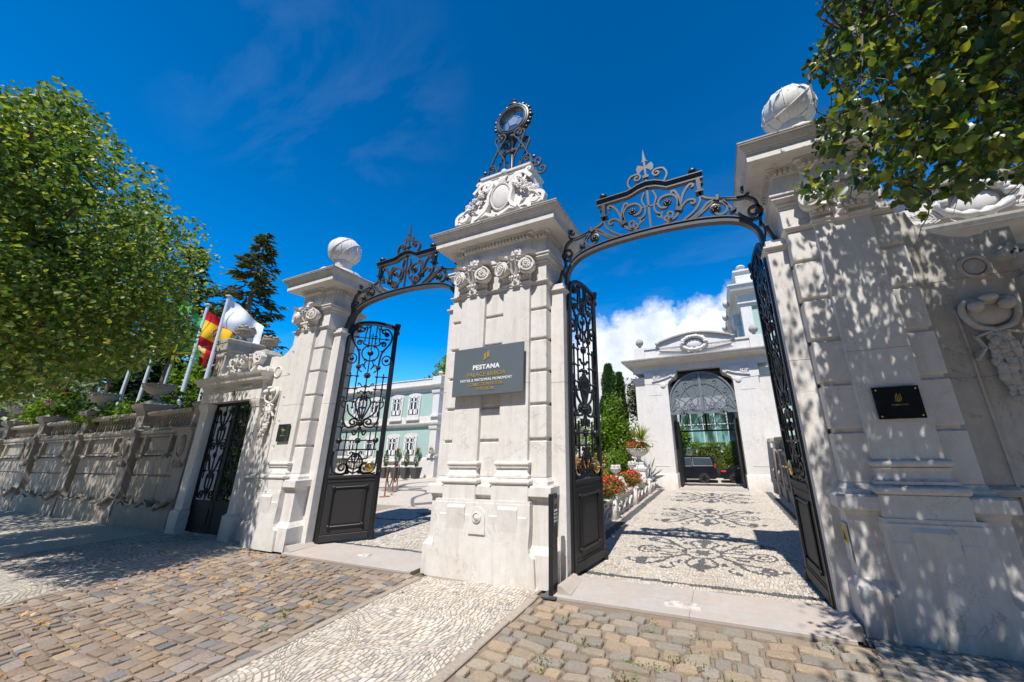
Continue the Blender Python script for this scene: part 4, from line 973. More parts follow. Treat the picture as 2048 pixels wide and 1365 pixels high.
    ros(cx, 1.98, .075); knob(cx, 1.98, .045, (1.3, 1.2, .8)); bar(.055, 1.90, .24, 1.90, .014); bar(W_ - .24, 1.90, W_ - .06, 1.90, .014); knob(.13, 1.90, .028); knob(W_ - .135, 1.90, .028)
    sc([(cx - .02, 2.04), (cx - .12, 2.30), (cx - .10, 2.42)], .02, end=(.05, .9, -1)); sc([(cx - .03, 2.02), (cx - .20, 2.14), (.16, 2.30)], .02); sc([(.13, 2.22), (.07, 2.30), (.10, 2.42)], .016, end=(.025, .8, 1))
    sc([(cx - .01, 2.06), (cx - .06, 2.30), (cx - .03, 2.50)], .018); collar(cx, 2.25, .045)
    for z in (2.36, 2.60, 2.84):
        bar(.055, z, .28, z, .014); bar(W_ - .285, z, W_ - .06, z, .014)
        for x in (.13, .24, W_ - .245, W_ - .135): knob(x, z, .026); 
        collar(.08, z, .02, .008); collar(W_ - .085, z, .02, .008)
    for x in (.24, W_ - .245): bar(x, 2.26, x, 3.02, .016); knob(x, 2.25, .022)
    for z in (2.46, 2.55, 2.64): knob(cx, z, .024)
    sc([(cx, 2.50), (cx - .06, 2.56), (cx - .09, 2.52)], .016, end=(.02, .7, -1)); sc([(cx, 2.68), (cx - .05, 2.64), (cx - .10, 2.70)], .014, end=(.02, .7, 1))
    ros(cx, 2.86, .062); ros(.24, 3.02, .048); ros(W_ - .245, 3.02, .048)
    # circle, heart and side rings
    mb = MB(); mb.flat([(cx + .145 * math.cos(a), 3.30 + .155 * math.sin(a)) for a in [2 * math.pi * i / 30 for i in range(31)]], .022, .026); part('ring', mb, 'iron', r, 30)
    knob(cx, 3.30, .055, (1, .7, 1)); ros(cx, 3.30, .05)
    for x in (.115, W_ - .12):
        mb = MB(); mb.flat([(x + .075 * math.cos(a), 3.17 + .095 * math.sin(a)) for a in [2 * math.pi * i / 24 for i in range(25)]], .02, .026); part('ring', mb, 'iron', r, 30); knob(x, 3.17, .038)
    sc([(.24, 3.02), (.23, 3.20), (.20, 3.34), (.09, 3.52), (.07, 3.68), (.14, 3.80), (.22, 3.80)], .024, end=(.05, .9, -1)); collar(.205, 3.35, .035); collar(W_ - .21, 3.35, .035)
    sc([(cx - .03, 3.44), (cx - .12, 3.47), (.25, 3.52)], .02, end=(.055, 1.4, 1)); sc([(.28, 3.52), (.285, 3.66), (.30, 3.78)], .016, end=(.03, .9, 1))
    for s_ in (-.055, .055):
        bar(cx + s_, 3.40, cx + s_, 3.88, .016)
        for z in (3.50, 3.64): mb = MB(); mb.add([(cx + s_ - .035, 0, z), (cx + s_, -.012, z - .014), (cx + s_ + .035, 0, z), (cx + s_, .012, z - .014), (cx + s_, 0, z + .03), (cx + s_, 0, z - .02)], [(0, 1, 4), (1, 2, 4), (2, 3, 4), (3, 0, 4), (1, 0, 5), (2, 1, 5), (3, 2, 5), (0, 3, 5)]); part('spearhead', mb, 'iron', r, 0)
    bar(.17, 3.60, W_ - .175, 3.60, .014)
    for s_ in (1, -1):
        mb = MB(); x = cx + s_ * .24; mb.xz([(x + s_ * .08, 3.60), (x - s_ * .02, 3.57), (x, 3.60), (x - s_ * .02, 3.63)][::s_], -.01, .01); part('arrow', mb, 'iron', r, 0)
    ros(.165, 3.74, .055); ros(W_ - .17, 3.70, .05)
    sc([(cx - .055, 3.86), (cx - .10, 3.80), (cx - .13, 3.84)], .014, end=(.025, .8, -1)); sc([(cx - .04, 2.98), (cx - .08, 3.06), (cx - .05, 3.14)], .016, end=(.03, .8, 1)); sc([(cx - .10, 2.92), (cx - .16, 2.98), (cx - .12, 3.06)], .016, end=(.03, .8, -1))
    lk = thing_part('lock', r)
    mb = MB(); mb.lathe((W_ - .16, 0, 1.20), [(.001, -.045), (.03, -.045), (.035, -.038), (.075, -.036), (.085, -.028), (.085, .028), (.075, .036), (.035, .038), (.03, .045), (.001, .045)], 26, ax='y'); part('lock_plate', mb, 'brass', lk, 40)
    mb = MB(); mb.tube([(W_ - .16, -.08, 1.20), (W_ - .16, .08, 1.20)], .012, 8); mb.tube([(W_ - .16, -.08, 1.20), (W_ - .10, -.09, 1.215), (W_ - .06, -.085, 1.21)], .010, 7); mb.tube([(W_ - .16, .08, 1.20), (W_ - .10, .09, 1.215), (W_ - .06, .085, 1.21)], .010, 7); part('handle', mb, 'brass', lk, 50)
    return r
gl = gate_leaf('open black iron gate leaf beside the left pillar, seen almost face on')
gl.location = (-6.36, 4.35, 0); gl.rotation_euler = (0, 0, math.atan2(.60, .55))
g2 = dup(gl, None, (-1.78, 4.36, 0), (0, 0, math.atan2(.79, .125)), 'open black iron gate leaf hung on the right side of the central pillar')
g3 = dup(gl, None, (.79, 4.36, 0), (0, 0, math.atan2(.79, -.045)), 'open black iron gate leaf hung on the right pillar, partly in leaf shade')
g4 = dup(gl, None, (-3.80, 4.36, 0), (0, 0, math.atan2(.80, .08)), 'open black iron gate leaf hidden behind the central pillar')
# ---------------------------------------------------------------- lettering helper, signs
def text(parent, s, x, y, z, h, m, width=None, depth=.003, rot=(math.pi / 2, 0, 0), name='lettering', sx=1, bold=.0):
    cu = bpy.data.curves.new('t', 'FONT'); cu.body = s; cu.size = h / .70; cu.align_x = 'CENTER'; cu.extrude = depth; cu.offset = bold; cu.space_character = 1.08
    o = bpy.data.objects.new('t', cu); col.objects.link(o); bpy.context.view_layer.update()
    me = bpy.data.meshes.new_from_object(o.evaluated_get(bpy.context.evaluated_depsgraph_get())); bpy.data.objects.remove(o)
    if width:
        xs = [v.co.x for v in me.vertices]; k = width / (max(xs) - min(xs)); c = (max(xs) + min(xs)) / 2
        for v in me.vertices: v.co.x = (v.co.x - c) * k
    return link(name, me, m, parent, loc=(x, y, z), rot=rot)
sg = thing('hotel_sign', 'large slate grey sign with white and gold lettering on the central pillar', 'sign')
mb = MB(); mb.box(-3.375, -2.245, 3.905, 3.935, 2.172, 2.842, .003); part('plate', mb, 'sign', sg, 0)
mb = MB()
for x in (-3.2, -2.42): mb.box(x - .04, x + .04, 3.935, 4.0, 2.3, 2.7)
part('bracket', mb, 'iron', sg, 0)
yy = 3.903; xm = -2.82
text(sg, 'PESTANA', xm, yy, 2.525, .062, 'whiteletter', .435, bold=.0025); text(sg, 'PALACE LISBOA', xm, yy, 2.428, .055, 'gold', .62, bold=.001)
text(sg, 'HOTEL & NATIONAL MONUMENT', xm, yy, 2.362, .036, 'whiteletter', .83, bold=0); text(sg, 'COLLECTION HOTELS', xm, yy, 2.300, .038, 'gold', .55, bold=.001); text(sg, 'PORTUGAL', xm, yy, 2.238, .038, 'gold', .28, bold=.001)
for dx, zt, zb in ((-.024, 2.748, 2.645), (.026, 2.768, 2.675)):
    mb = MB(); mb.xz([(xm + dx - .019, zb), (xm + dx + .019, zb + .018), (xm + dx + .019, zt + .012), (xm + dx - .019, zt - .006)], yy - .003, yy + .001); part('emblem_bar', mb, 'gold', sg, 0)
pq = thing('plaque', 'black glossy plaque with small gold crest on the right pillar', 'plaque', group=None)
mb = MB(); mb.box(1.325, 1.655, 3.965, 3.98, 1.665, 1.945, .002); part('plate', mb, 'blackglass', pq, 0)
for x in (1.35, 1.63):
    for z in (1.69, 1.92): mb = MB(); mb.lathe((x, 3.965, z), [(.008, 0), (.008, -.004), (.001, -.006)], 8, ax='y'); part('screw', mb, 'brass', pq, 0)
mb = MB()
for x0, z0, x1, z1 in ((1.478, 1.82, 1.478, 1.87), (1.49, 1.81, 1.49, 1.885), (1.502, 1.81, 1.502, 1.87), (1.514, 1.82, 1.514, 1.88), (1.47, 1.82, 1.50, 1.815), (1.50, 1.845, 1.522, 1.845)): mb.flat([(x0, z0), (x1, z1 + 1e-4)], .006, .003, y=3.963)
part('crest', mb, 'gold', pq, 0); text(pq, 'THE LEADING HOTELS', 1.495, 3.964, 1.778, .012, 'gold', .12, .001)
pq = thing('plaque', 'small dark plaque with a gold tree emblem on the left pillar', 'plaque')
mb = MB(); mb.box(-7.255, -6.935, 3.965, 3.98, 1.665, 1.96, .002); part('plate', mb, 'blackglass', pq, 0)
mb = MB(); rt_ = random.Random(2)
for i in range(26): a = rt_.uniform(0, 6.28); q = rt_.uniform(0, .04); mb.ball((-7.095 + q * 1.2 * math.cos(a), 3.963, 1.865 + q * .7 * math.sin(a)), .008, 5, 4, (1, .3, 1))
mb.flat([(-7.095, 1.80), (-7.095, 1.85)], .008, .003, y=3.963); part('tree_emblem', mb, 'gold', pq, 0)
text(pq, 'LISBOA', -7.095, 3.964, 1.755, .02, 'gold', .11, .001)
for x in (-7.23, -6.96):
    for z in (1.69, 1.935): mb = MB(); mb.lathe((x, 3.965, z), [(.008, 0), (.008, -.004), (.001, -.006)], 8, ax='y'); part('screw', mb, 'brass', pq, 0)
ws = thing('warning_sign', 'small clear and yellow warning plate with black triangle on the side of the right pillar', 'sign')
mb = MB(); mb.box(.912, .922, 4.02, 4.16, .50, .80, .002); part('plate', mb, 'white', ws, 0)
mb = MB(); mb.add([(.909, 4.035, .64), (.909, 4.145, .64), (.909, 4.145, .78), (.909, 4.035, .78)], [(0, 1, 2, 3)]); part('yellow_field', mb, 'yellow', ws, 0)
mb = MB(); mb.add([(.907, 4.05, .66), (.907, 4.13, .66), (.907, 4.09, .75)], [(0, 1, 2)]); part('triangle', mb, 'blackglass', ws, 0)
ip = thing('intercom_post', 'slim black intercom post in front of the central pillar beside the right gate', 'intercom')
mb = MB(); mb.box(-1.835, -1.785, 3.80, 3.93, 0, .985, .003); part('post', mb, 'iron', ip, 0)
mb = MB(); mb.box(-1.90, -1.74, 3.75, 3.98, .005, .02); part('base_plate', mb, 'greyiron', ip, 0)
mb = MB(); mb.box(-1.784, -1.778, 3.815, 3.915, .66, .97); part('faceplate', mb, 'greyiron', ip, 0)
mb = MB(); mb.box(-1.777, -1.775, 3.825, 3.905, .88, .96); part('screen', mb, 'glass', ip, 0)
mb = MB()
for i in range(4):
    for j in range(3): mb.box(-1.777, -1.772, 3.83 + j * .027, 3.848 + j * .027, .70 + i * .035, .72 + i * .035)
part('keypad', mb, 'alu', ip, 0)

# ---------------------------------------------------------------- urns, balusters
def urn(label, loc, scale=1, kind=0, mat_='oldstone', parent=None, zs=None):
    r = thing('stone_urn', label, 'urn', loc, group='stone urns on the garden wall' if parent is None else None)
    mb = MB()
    if kind == 0:   # wide shallow bowl on a baluster foot
        mb.ring(-.19, .19, -.19, .19, [(0, 0), (0, .05), (-.03, .06)]); mb.lathe((0, 0, 0), [(.15, .05), (.155, .08), (.10, .10), (.075, .14), (.07, .19), (.10, .21), (.09, .225), (.14, .24), (.25, .29), (.34, .36), (.36, .39), (.37, .42), (.365, .47), (.40, .49), (.41, .51), (.37, .515), (.34, .48), (.05, .44)], 26)
        b = part('bowl', mb, mat_, r, 40, scale=(scale, scale, zs or scale))
        mb = MB()
        for i in range(30): a = 2 * math.pi * i / 30; mb.ball((.375 * math.cos(a), .375 * math.sin(a), .44 + .012 * math.sin(i * 2.4)), .030, 6, 4, (1, 1, .8))
        for i in range(15): a = 2 * math.pi * i / 15; mb.ball((.41 * math.cos(a), .41 * math.sin(a), .505), .022, 6, 4)
        part('carved_rim', mb, mat_, r, 60, scale=(scale, scale, zs or scale))
    else:
        mb.lathe((0, 0, 0), [(.12, 0), (.12, .04), (.07, .07), (.05, .12), (.06, .15), (.10, .17), (.18, .23), (.22, .30), (.23, .34), (.21, .36), (.22, .38), (.16, .40), (.10, .43), (.05, .44), (.001, .45)], 22)
        part('bowl', mb, mat_, r, 40, scale=(scale,) * 3)
        mb = MB()
        for i in range(16): a = 2 * math.pi * i / 16; mb.ball((.17 * math.cos(a), .17 * math.sin(a), .25), .045, 6, 5, (.7, .7, 1.3))
        for i in range(12): a = 2 * math.pi * i / 12; mb.ball((.16 * math.cos(a), .16 * math.sin(a), .41 + .03 * (i % 2)), .045, 6, 4)
        part('carving', mb, mat_, r, 60, scale=(scale,) * 3)
    return r
balm = None
def baluster(parent, x, y, z0, h):
    global balm
    if balm is None:
        mb = MB(); mb.ring(-.03, .03, -.03, .03, [(0, 0), (0, .12), (-.005, .13)]); mb.lathe((0, 0, 0), [(.022, .12), (.028, .18), (.04, .3), (.042, .42), (.03, .6), (.02, .72), (.018, .78), (.03, .82), (.024, .86)], 8); mb.ring(-.03, .03, -.03, .03, [(-.004, .86), (0, .88), (0, 1)]); balm = mb.mesh('baluster', 40)
    return link('baluster', balm, 'wall', parent, loc=(x, y, z0), scale=(1, 1, h))

# ---------------------------------------------------------------- carved garland cartouche
def cartouche(parent, x, y, z, m_='wall'):
    c = thing_part('cartouche', parent)
    mb = MB(); mb.ball((x, y, z), .13, 20, 12, (1.25, .35, .95)); mb.tube(crom([(x + s_ * u, y - .03, z + w_) for s_, u, w_ in [(1, .0, -.17), (1, .12, -.12), (1, .18, .0), (1, .14, .11), (1, .0, .09), (-1, .14, .11), (-1, .18, .0), (-1, .12, -.12), (-1, 0, -.17)]], 5), .026, 9)
    for s_ in (-1, 1): mb.ball((x + s_ * .10, y - .07, z + .05), .055, 10, 7)
    mb.ball((x, y - .07, z + .12), .05, 9, 6, (1.4, 1, .8)); part('scroll_head', mb, m_, c, 60)
    mb = MB(); R = random.Random(4)
    for i in range(13):
        zz = z - .22 - i * .045; w = .085 * (1 - abs(i - 5) / 14)
        for k_ in (-1, 0, 1): mb.ball((x + k_ * w * .8 + R.uniform(-.01, .01), y - .03 - R.uniform(0, .02), zz), .042 if i < 10 else .028, 7, 5, (1, .6, 1.2))
    part('leaf_festoon', mb, m_, c, 60)
    mb = MB()
    for s_ in (-1, 1): mb.tube([(x + s_ * .05, y - .04, z - .18), (x + s_ * .16, y - .05, z - .22), (x + s_ * .11, y - .03, z - .32), (x + s_ * .19, y - .03, z - .42)], .018, 6)
    part('ribbon', mb, m_, c, 60)

# ---------------------------------------------------------------- sweep wall and small gate surround, both sides
def small_gate_surround(side, label):
    """side=-1: left (visible), +1: mirrored at the right edge"""
    X = (lambda x: x) if side < 0 else (lambda x: 2 * XC - x)
    def bx(mb, x0, x1, *a, **k_): x0, x1 = sorted((X(x0), X(x1))); return mb.box(x0, x1, *a, **k_)
    def rg(mb, x0, x1, *a, **k_): x0, x1 = sorted((X(x0), X(x1))); return mb.ring(x0, x1, *a, **k_)
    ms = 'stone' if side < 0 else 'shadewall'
    r = thing('gate_surround', label, 'stone doorway', group=None)
    cur = [(-7.50, 0), (-7.50, 3.72), (-7.60, 3.68), (-7.64, 3.60), (-7.66, 3.56)] + [(-7.62 - .50 * math.sin(a), 3.84 - .49 * math.cos(a)) for a in [.12 + i * .16 for i in range(0, 1)]]
    arc = [(-7.66, 3.56), (-7.70, 3.50), (-7.78, 3.42), (-7.88, 3.36), (-8.00, 3.33), (-8.10, 3.335), (-8.13, 3.36), (-8.30, 3.36)]
    pts = [(-7.48, 0), (-7.48, 3.74), (-7.62, 3.72), (-7.64, 3.62)] + arc + [(-8.30, 0)]
    pts = [(X(x), z) for x, z in pts]
    if side > 0: pts = pts[::-1]
    # wall panel built in courses of stone
    def clip(zl, zh):
        xs = [p[0] for p in pts]
    mb = MB(); mb.xz(pts[::-1] if side < 0 else pts[::-1], 4.15, 4.52); part('sweep_wall', mb, ms, r, 30)
    for z in (1.02, 2.0, 2.92):
        mb = MB(); bx(mb, -7.50, -8.30, 4.148, 4.2, z, z + .004); part('joint', mb, 'greymortar', r, 0)
    mb = MB(); mb.lathe((X(-7.97), 4.15, 3.02), [(.12, .0), (.12, -.012), (.10, -.02), (.085, -.012), (.08, .01), (.075, -.004), (.001, -.006)], 28, ax='y'); part('roundel', mb, ms, r, 40)
    mb = MB(); rg(mb, -8.30, -7.50, 4.12, 4.5, [(.0, 0), (.0, .30), (-.03, .34)]); part('foot_block', mb, ms, r, 0)
    mb = MB(); rg(mb, -8.24, -7.52, 4.11, 4.5, [(0, 1.04), (.01, 1.05), (.01, 1.09), (-.03, 1.12)]); part('base_moulding', mb, ms, r, 30)
    # jamb strip with garland
    mb = MB(); bx(mb, -7.72, -7.735, 4.13, 4.2, .35, 2.62); part('edge_moulding', mb, ms, r, 0)
    cartouche(r, X(-7.93), 4.13, 2.56, ms)
    # jambs, lintel, cornice
    for x0, x1 in ((-8.45, -8.20), (-10.30, -10.02)):
        mb = MB(); bx(mb, x0, x1, 4.08, 4.5, 0, 2.36, c=.005); part('jamb', mb, ms, r, 0)
        mb = MB(); rg(mb, x0 if x0 < -9 else x0, x1, 4.08, 4.4, [(0, 2.34), (.015, 2.36), (.015, 2.38), (.04, 2.43), (.045, 2.50), (0, 2.51)]); part('jamb_capital', mb, ms, r, 30)
        mb = MB(); rg(mb, x0, x1, 4.08, 4.4, [(.04, 0), (.04, .40), (0, .44)]); part('jamb_foot', mb, ms, r, 0)
    mb = MB(); bx(mb, -10.45, -10.30, 4.14, 4.5, 0, 2.62, c=.004); part('side_pier', mb, ms, r, 0)
    mb = MB(); bx(mb, -10.36, -8.22, 4.06, 4.55, 2.51, 2.86, c=.004); part('lintel', mb, ms, r, 0)
    for i in range(15):
        x = -9.95 + i * .058 if i < 7 else -8.98 + (i - 7) * .058
        mb = MB(); bx(mb, x, x + .034, 4.03, 4.07, 2.745, 2.81); part('gutta', mb, ms, r, 0)
    cr_ = -8.22 if side < 0 else -8.36
    mb = MB(); rg(mb, -10.34, cr_, 4.06, 4.5, [(0, 2.82), (.03, 2.825), (.03, 2.86), (.10, 2.88), (.11, 2.93), (.13, 2.96), (.15, 3.0), (.16, 3.03), (-.05, 3.06)]); part('cornice', mb, ms, r, 25)
    # attic block at the outer end with guttae
    mb = MB(); bx(mb, -10.30, -9.93, 4.10, 4.85, 3.05, 3.62, c=.004); rg(mb, -10.30, -9.93, 4.10, 4.85, [(0, 3.60), (.02, 3.62), (.02, 3.66), (.05, 3.70), (.05, 3.86), (.06, 3.87), (.06, 3.94), (.03, 3.97)]); part('attic_block', mb, 'oldstone', r, 20)
    mb = MB()
    for i in range(3): mb.ball((X(-10.22 + i * .10), 4.08, 3.56), .045, 8, 6, (.9, .8, 1.4))
    part('gutta', mb, 'oldstone', r, 60)
    mb = MB(); rg(mb, -9.10, -8.72, 4.18, 4.56, [(0, 3.05), (0, 3.45), (.03, 3.46), (.03, 3.50), (-.03, 3.58), (-.05, 3.60)], cut=.03); part('urn_pedestal', mb, 'oldstone', r, 20)
    # carved cresting with mask
    mb = MB()
    for s_ in (-1, 1):
        m2 = MB(); m2.flat([(X(-9.05 + s_ * u), z) for u, z in curl([(.85, 3.12), (.62, 3.10), (.45, 3.22), (.30, 3.36)], start=(.05, .9, -1), end=(.09, 1.2, -1))], .06, .12, y=4.12); mb.add(m2.v, m2.f)
        m2 = MB(); m2.flat([(X(-9.05 + s_ * u), z) for u, z in curl([(.30, 3.10), (.42, 3.18), (.55, 3.34)], end=(.06, 1.0, 1))], .045, .10, y=4.10); mb.add(m2.v, m2.f)
        frond(mb, (X(-9.05 + s_ * .25), 3.10), (X(-9.05 + s_ * .50), 3.28), .07, .07, 4.10); frond(mb, (X(-9.05 + s_ * .15), 3.15), (X(-9.05 + s_ * .22), 3.46), .06, .07, 4.10)
    part('crest_scroll', mb, ms, r, 60)
    mb = MB(); x = X(-9.05); mb.ball((x, 4.06, 3.30), .11, 12, 9, (.85, .8, 1.25)); mb.ball((x, 3.97, 3.28), .03, 7, 5, (.8, 1.2, 1.2))
    for s_ in (-1, 1): mb.ball((x + s_ * .045, 3.99, 3.33), .022, 6, 5); mb.ball((x + s_ * .09, 4.03, 3.38), .045, 7, 5); mb.ball((x + s_ * .05, 4.0, 3.42), .045, 7, 5)
    mb.ball((x, 4.0, 3.20), .05, 8, 6, (1.2, .7, .5)); mb.ball((x, 4.02, 3.12), .05, 8, 6, (.8, .8, 1.4)); part('mask', mb, ms, r, 60)
    mb = MB(); mb.lathe((X(-9.15), 4.06, 2.665), [(.05, 0), (.05, -.008), (.001, -.01)], 16, ax='y'); pt_ = part('number_plate', mb, 'iron', r, 0)
    text(r, '60', X(-9.15), 4.048, 2.64, .05, 'brass', .06, .001)
    return r
small_gate_surround(-1, 'ornate stone surround of the small left gate, with mask, sweeping wall and number')
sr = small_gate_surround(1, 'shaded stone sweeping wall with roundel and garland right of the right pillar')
urn('carved round urn heaped with fruit on the tall attic block of the small gate', (-10.11, 4.42, 3.97), .85, 1)
urn('carved urn with leafy top on the lower pedestal above the small gate', (-8.91, 4.36, 3.60), .72, 1)

# small double gate
def leaf2(label, x0, w, flip, rot=0):
    r = thing('pedestrian_gate_leaf', label, 'gate', (x0, 4.22, 0), rot, group='leaves of the small double gate')
    mb = MB(); mb.box(0, .045, -.02, .02, .04, 2.50); mb.box(w - .045, w, -.02, .02, .04, 2.50); mb.box(0, w, -.02, .02, .03, .12); mb.box(0, w, -.02, .02, .52, .60); mb.box(0, w, -.02, .02, 2.44, 2.50); part('frame', mb, 'matteiron', r, 0)
    mb = MB(); mb.box(.04, w - .04, -.012, .012, .1, .55); part('door_panel', mb, 'matteiron', r, 0)
    mb = MB(); mb.ring(.10, w - .10, -.022, .022, [(0, .18), (0, .46)]); part('raised_field', mb, 'matteiron', r, 0)
    c = w / 2
    def sc(pts, start=None, end=None):
        for s_ in (0, 1): mb = MB(); mb.flat([((w - x) if s_ else x, z) for x, z in curl(pts, start, end, 5)], .022, .024); part('scroll', mb, 'matteiron', r, 30)
    for z0 in (.62, 1.55):
        sc([(.06, z0 + .34), (.07, z0 + .12), (.15, z0 + .03)], end=(.085, 1.4, 1)); sc([(c, z0 + .06), (c - .10, z0 + .22), (c - .12, z0 + .42)], end=(.06, 1.2, -1)); sc([(c, z0 + .42), (c - .12, z0 + .60), (c - .18, z0 + .78)], end=(.065, 1.3, 1))
    mb = MB(); mb.flat([(c, .6), (c, 2.45)], .018, .018); part('bar', mb, 'matteiron', r, 0)
    for x in (.13, w - .13): mb = MB(); mb.flat([(x, 1.0), (x, 2.4)], .016, .016); part('bar', mb, 'matteiron', r, 0)
    for z in (1.15, 1.75, 2.12): mb = MB(); mb.flat([(.04, z), (w - .04, z)], .016, .016); part('bar', mb, 'matteiron', r, 0)
    for z in (.78, 1.45, 2.0, 2.28): mb = MB(); rosette(mb, c, -.01, z, .06); part('rosette', mb, 'matteiron', r, 60)
    for x in (.13, w - .13):
        for z in (1.15, 1.45, 1.75, 2.12): mb = MB(); mb.ball((x, 0, z), .028, 7, 5); part('knob', mb, 'matteiron', r, 60)
    return r
a = leaf2('left leaf of the small black iron double gate in the stone doorway', -10.01, .775, 0)
dup(a, None, (-9.23, 4.22, 0), None, 'right leaf of the small black iron double gate in the stone doorway')

dup(a, None, (2.87, 4.22, 0), None, 'left leaf of the small black gate in the shaded right-hand doorway')
dup(a, None, (3.65, 4.22, 0), None, 'right leaf of the small black gate in the shaded right-hand doorway')

# ---------------------------------------------------------------- long garden wall with piers, balustrade and urns
wall = thing('garden_wall', 'long carved stone garden wall with balustrade, running left from the small gate', 'wall', (0, 0, 0))
PX = [-13.32 - 3.25 * i for i in range(9)]
ends = [-10.42] + PX
pierx = PX
oval = None
def pier(xc, w=.62, post=True, half=False):
    p = thing_part('pier', wall); x0, x1 = xc - w / 2, xc + w / 2
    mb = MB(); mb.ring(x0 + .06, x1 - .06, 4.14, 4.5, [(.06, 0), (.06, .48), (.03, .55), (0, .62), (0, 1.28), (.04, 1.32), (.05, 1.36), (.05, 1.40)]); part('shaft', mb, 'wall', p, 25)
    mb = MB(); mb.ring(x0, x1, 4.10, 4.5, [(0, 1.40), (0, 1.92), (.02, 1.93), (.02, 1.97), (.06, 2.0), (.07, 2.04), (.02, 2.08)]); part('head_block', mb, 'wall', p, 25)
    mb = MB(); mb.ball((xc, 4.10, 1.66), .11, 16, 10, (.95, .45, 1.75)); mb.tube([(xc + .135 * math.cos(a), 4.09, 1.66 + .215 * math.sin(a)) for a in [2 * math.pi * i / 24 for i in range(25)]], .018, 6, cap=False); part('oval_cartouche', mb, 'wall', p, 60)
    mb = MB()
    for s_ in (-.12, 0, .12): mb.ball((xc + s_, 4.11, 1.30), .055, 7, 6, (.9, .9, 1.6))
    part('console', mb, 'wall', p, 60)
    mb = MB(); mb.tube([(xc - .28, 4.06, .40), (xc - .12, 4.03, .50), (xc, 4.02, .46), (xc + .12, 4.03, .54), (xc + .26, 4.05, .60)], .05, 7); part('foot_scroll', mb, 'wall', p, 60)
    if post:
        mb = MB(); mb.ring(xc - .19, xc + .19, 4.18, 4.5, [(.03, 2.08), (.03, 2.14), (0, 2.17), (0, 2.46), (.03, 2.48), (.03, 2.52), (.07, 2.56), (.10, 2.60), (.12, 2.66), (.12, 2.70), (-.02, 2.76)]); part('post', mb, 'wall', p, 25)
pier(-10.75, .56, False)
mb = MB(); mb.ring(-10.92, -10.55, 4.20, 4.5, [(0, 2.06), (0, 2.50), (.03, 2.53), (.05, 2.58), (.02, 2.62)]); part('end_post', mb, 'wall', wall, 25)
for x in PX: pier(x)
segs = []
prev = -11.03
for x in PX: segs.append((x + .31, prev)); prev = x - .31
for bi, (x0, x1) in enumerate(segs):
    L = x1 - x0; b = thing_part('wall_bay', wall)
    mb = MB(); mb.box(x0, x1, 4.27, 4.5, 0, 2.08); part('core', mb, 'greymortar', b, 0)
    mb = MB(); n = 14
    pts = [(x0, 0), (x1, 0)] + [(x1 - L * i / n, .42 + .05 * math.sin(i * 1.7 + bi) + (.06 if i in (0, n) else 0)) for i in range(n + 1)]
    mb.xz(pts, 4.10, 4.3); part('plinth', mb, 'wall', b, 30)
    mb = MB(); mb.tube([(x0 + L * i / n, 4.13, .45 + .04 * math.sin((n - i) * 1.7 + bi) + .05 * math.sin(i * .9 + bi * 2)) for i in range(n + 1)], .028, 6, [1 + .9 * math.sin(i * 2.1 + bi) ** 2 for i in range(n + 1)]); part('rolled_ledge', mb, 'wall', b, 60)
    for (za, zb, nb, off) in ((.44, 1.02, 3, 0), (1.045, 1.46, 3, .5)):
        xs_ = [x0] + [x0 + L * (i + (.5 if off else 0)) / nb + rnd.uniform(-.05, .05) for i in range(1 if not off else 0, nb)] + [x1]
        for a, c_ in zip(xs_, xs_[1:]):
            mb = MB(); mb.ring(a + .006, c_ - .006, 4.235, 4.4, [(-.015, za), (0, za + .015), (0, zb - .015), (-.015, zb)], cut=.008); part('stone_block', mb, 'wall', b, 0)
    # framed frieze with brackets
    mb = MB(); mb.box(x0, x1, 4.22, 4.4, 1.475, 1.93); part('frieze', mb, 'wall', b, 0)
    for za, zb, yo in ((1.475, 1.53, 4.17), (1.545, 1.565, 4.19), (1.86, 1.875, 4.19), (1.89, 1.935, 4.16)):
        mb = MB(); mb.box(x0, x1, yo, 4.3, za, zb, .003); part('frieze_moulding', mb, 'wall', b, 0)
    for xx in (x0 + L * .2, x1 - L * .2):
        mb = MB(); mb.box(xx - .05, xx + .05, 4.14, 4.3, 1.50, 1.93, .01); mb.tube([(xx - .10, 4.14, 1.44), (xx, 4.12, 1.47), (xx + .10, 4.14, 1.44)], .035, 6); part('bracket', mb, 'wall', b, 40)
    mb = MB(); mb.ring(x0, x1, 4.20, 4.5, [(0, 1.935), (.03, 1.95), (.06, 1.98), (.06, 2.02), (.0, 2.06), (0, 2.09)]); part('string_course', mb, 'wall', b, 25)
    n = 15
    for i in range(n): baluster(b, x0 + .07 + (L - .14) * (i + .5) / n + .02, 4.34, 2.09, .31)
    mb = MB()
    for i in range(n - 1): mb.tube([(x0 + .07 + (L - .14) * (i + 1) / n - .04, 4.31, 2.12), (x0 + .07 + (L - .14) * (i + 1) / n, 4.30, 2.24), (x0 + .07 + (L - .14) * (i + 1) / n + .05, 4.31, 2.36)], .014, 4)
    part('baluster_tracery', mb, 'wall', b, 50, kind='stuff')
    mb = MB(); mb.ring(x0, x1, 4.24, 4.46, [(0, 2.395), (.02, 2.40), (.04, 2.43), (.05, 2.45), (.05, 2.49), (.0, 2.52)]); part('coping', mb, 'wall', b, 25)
for i, x in enumerate(PX[:6]):
    lab = ['stone bowl urn holding a spiky yucca on the wall pier nearest the small gate', 'stone bowl urn with a yucca stem on the second pier from the small gate', 'stone bowl urn overgrown with ivy and pink flowers on the third wall pier', 'broad stone bowl urn on the fourth wall pier from the small gate', 'broad stone bowl urn on the fifth wall pier from the small gate', 'broad stone bowl urn on the sixth wall pier from the small gate'][i]
    urn(lab, (x, 4.34, 2.74), .76, 0, zs=.95)
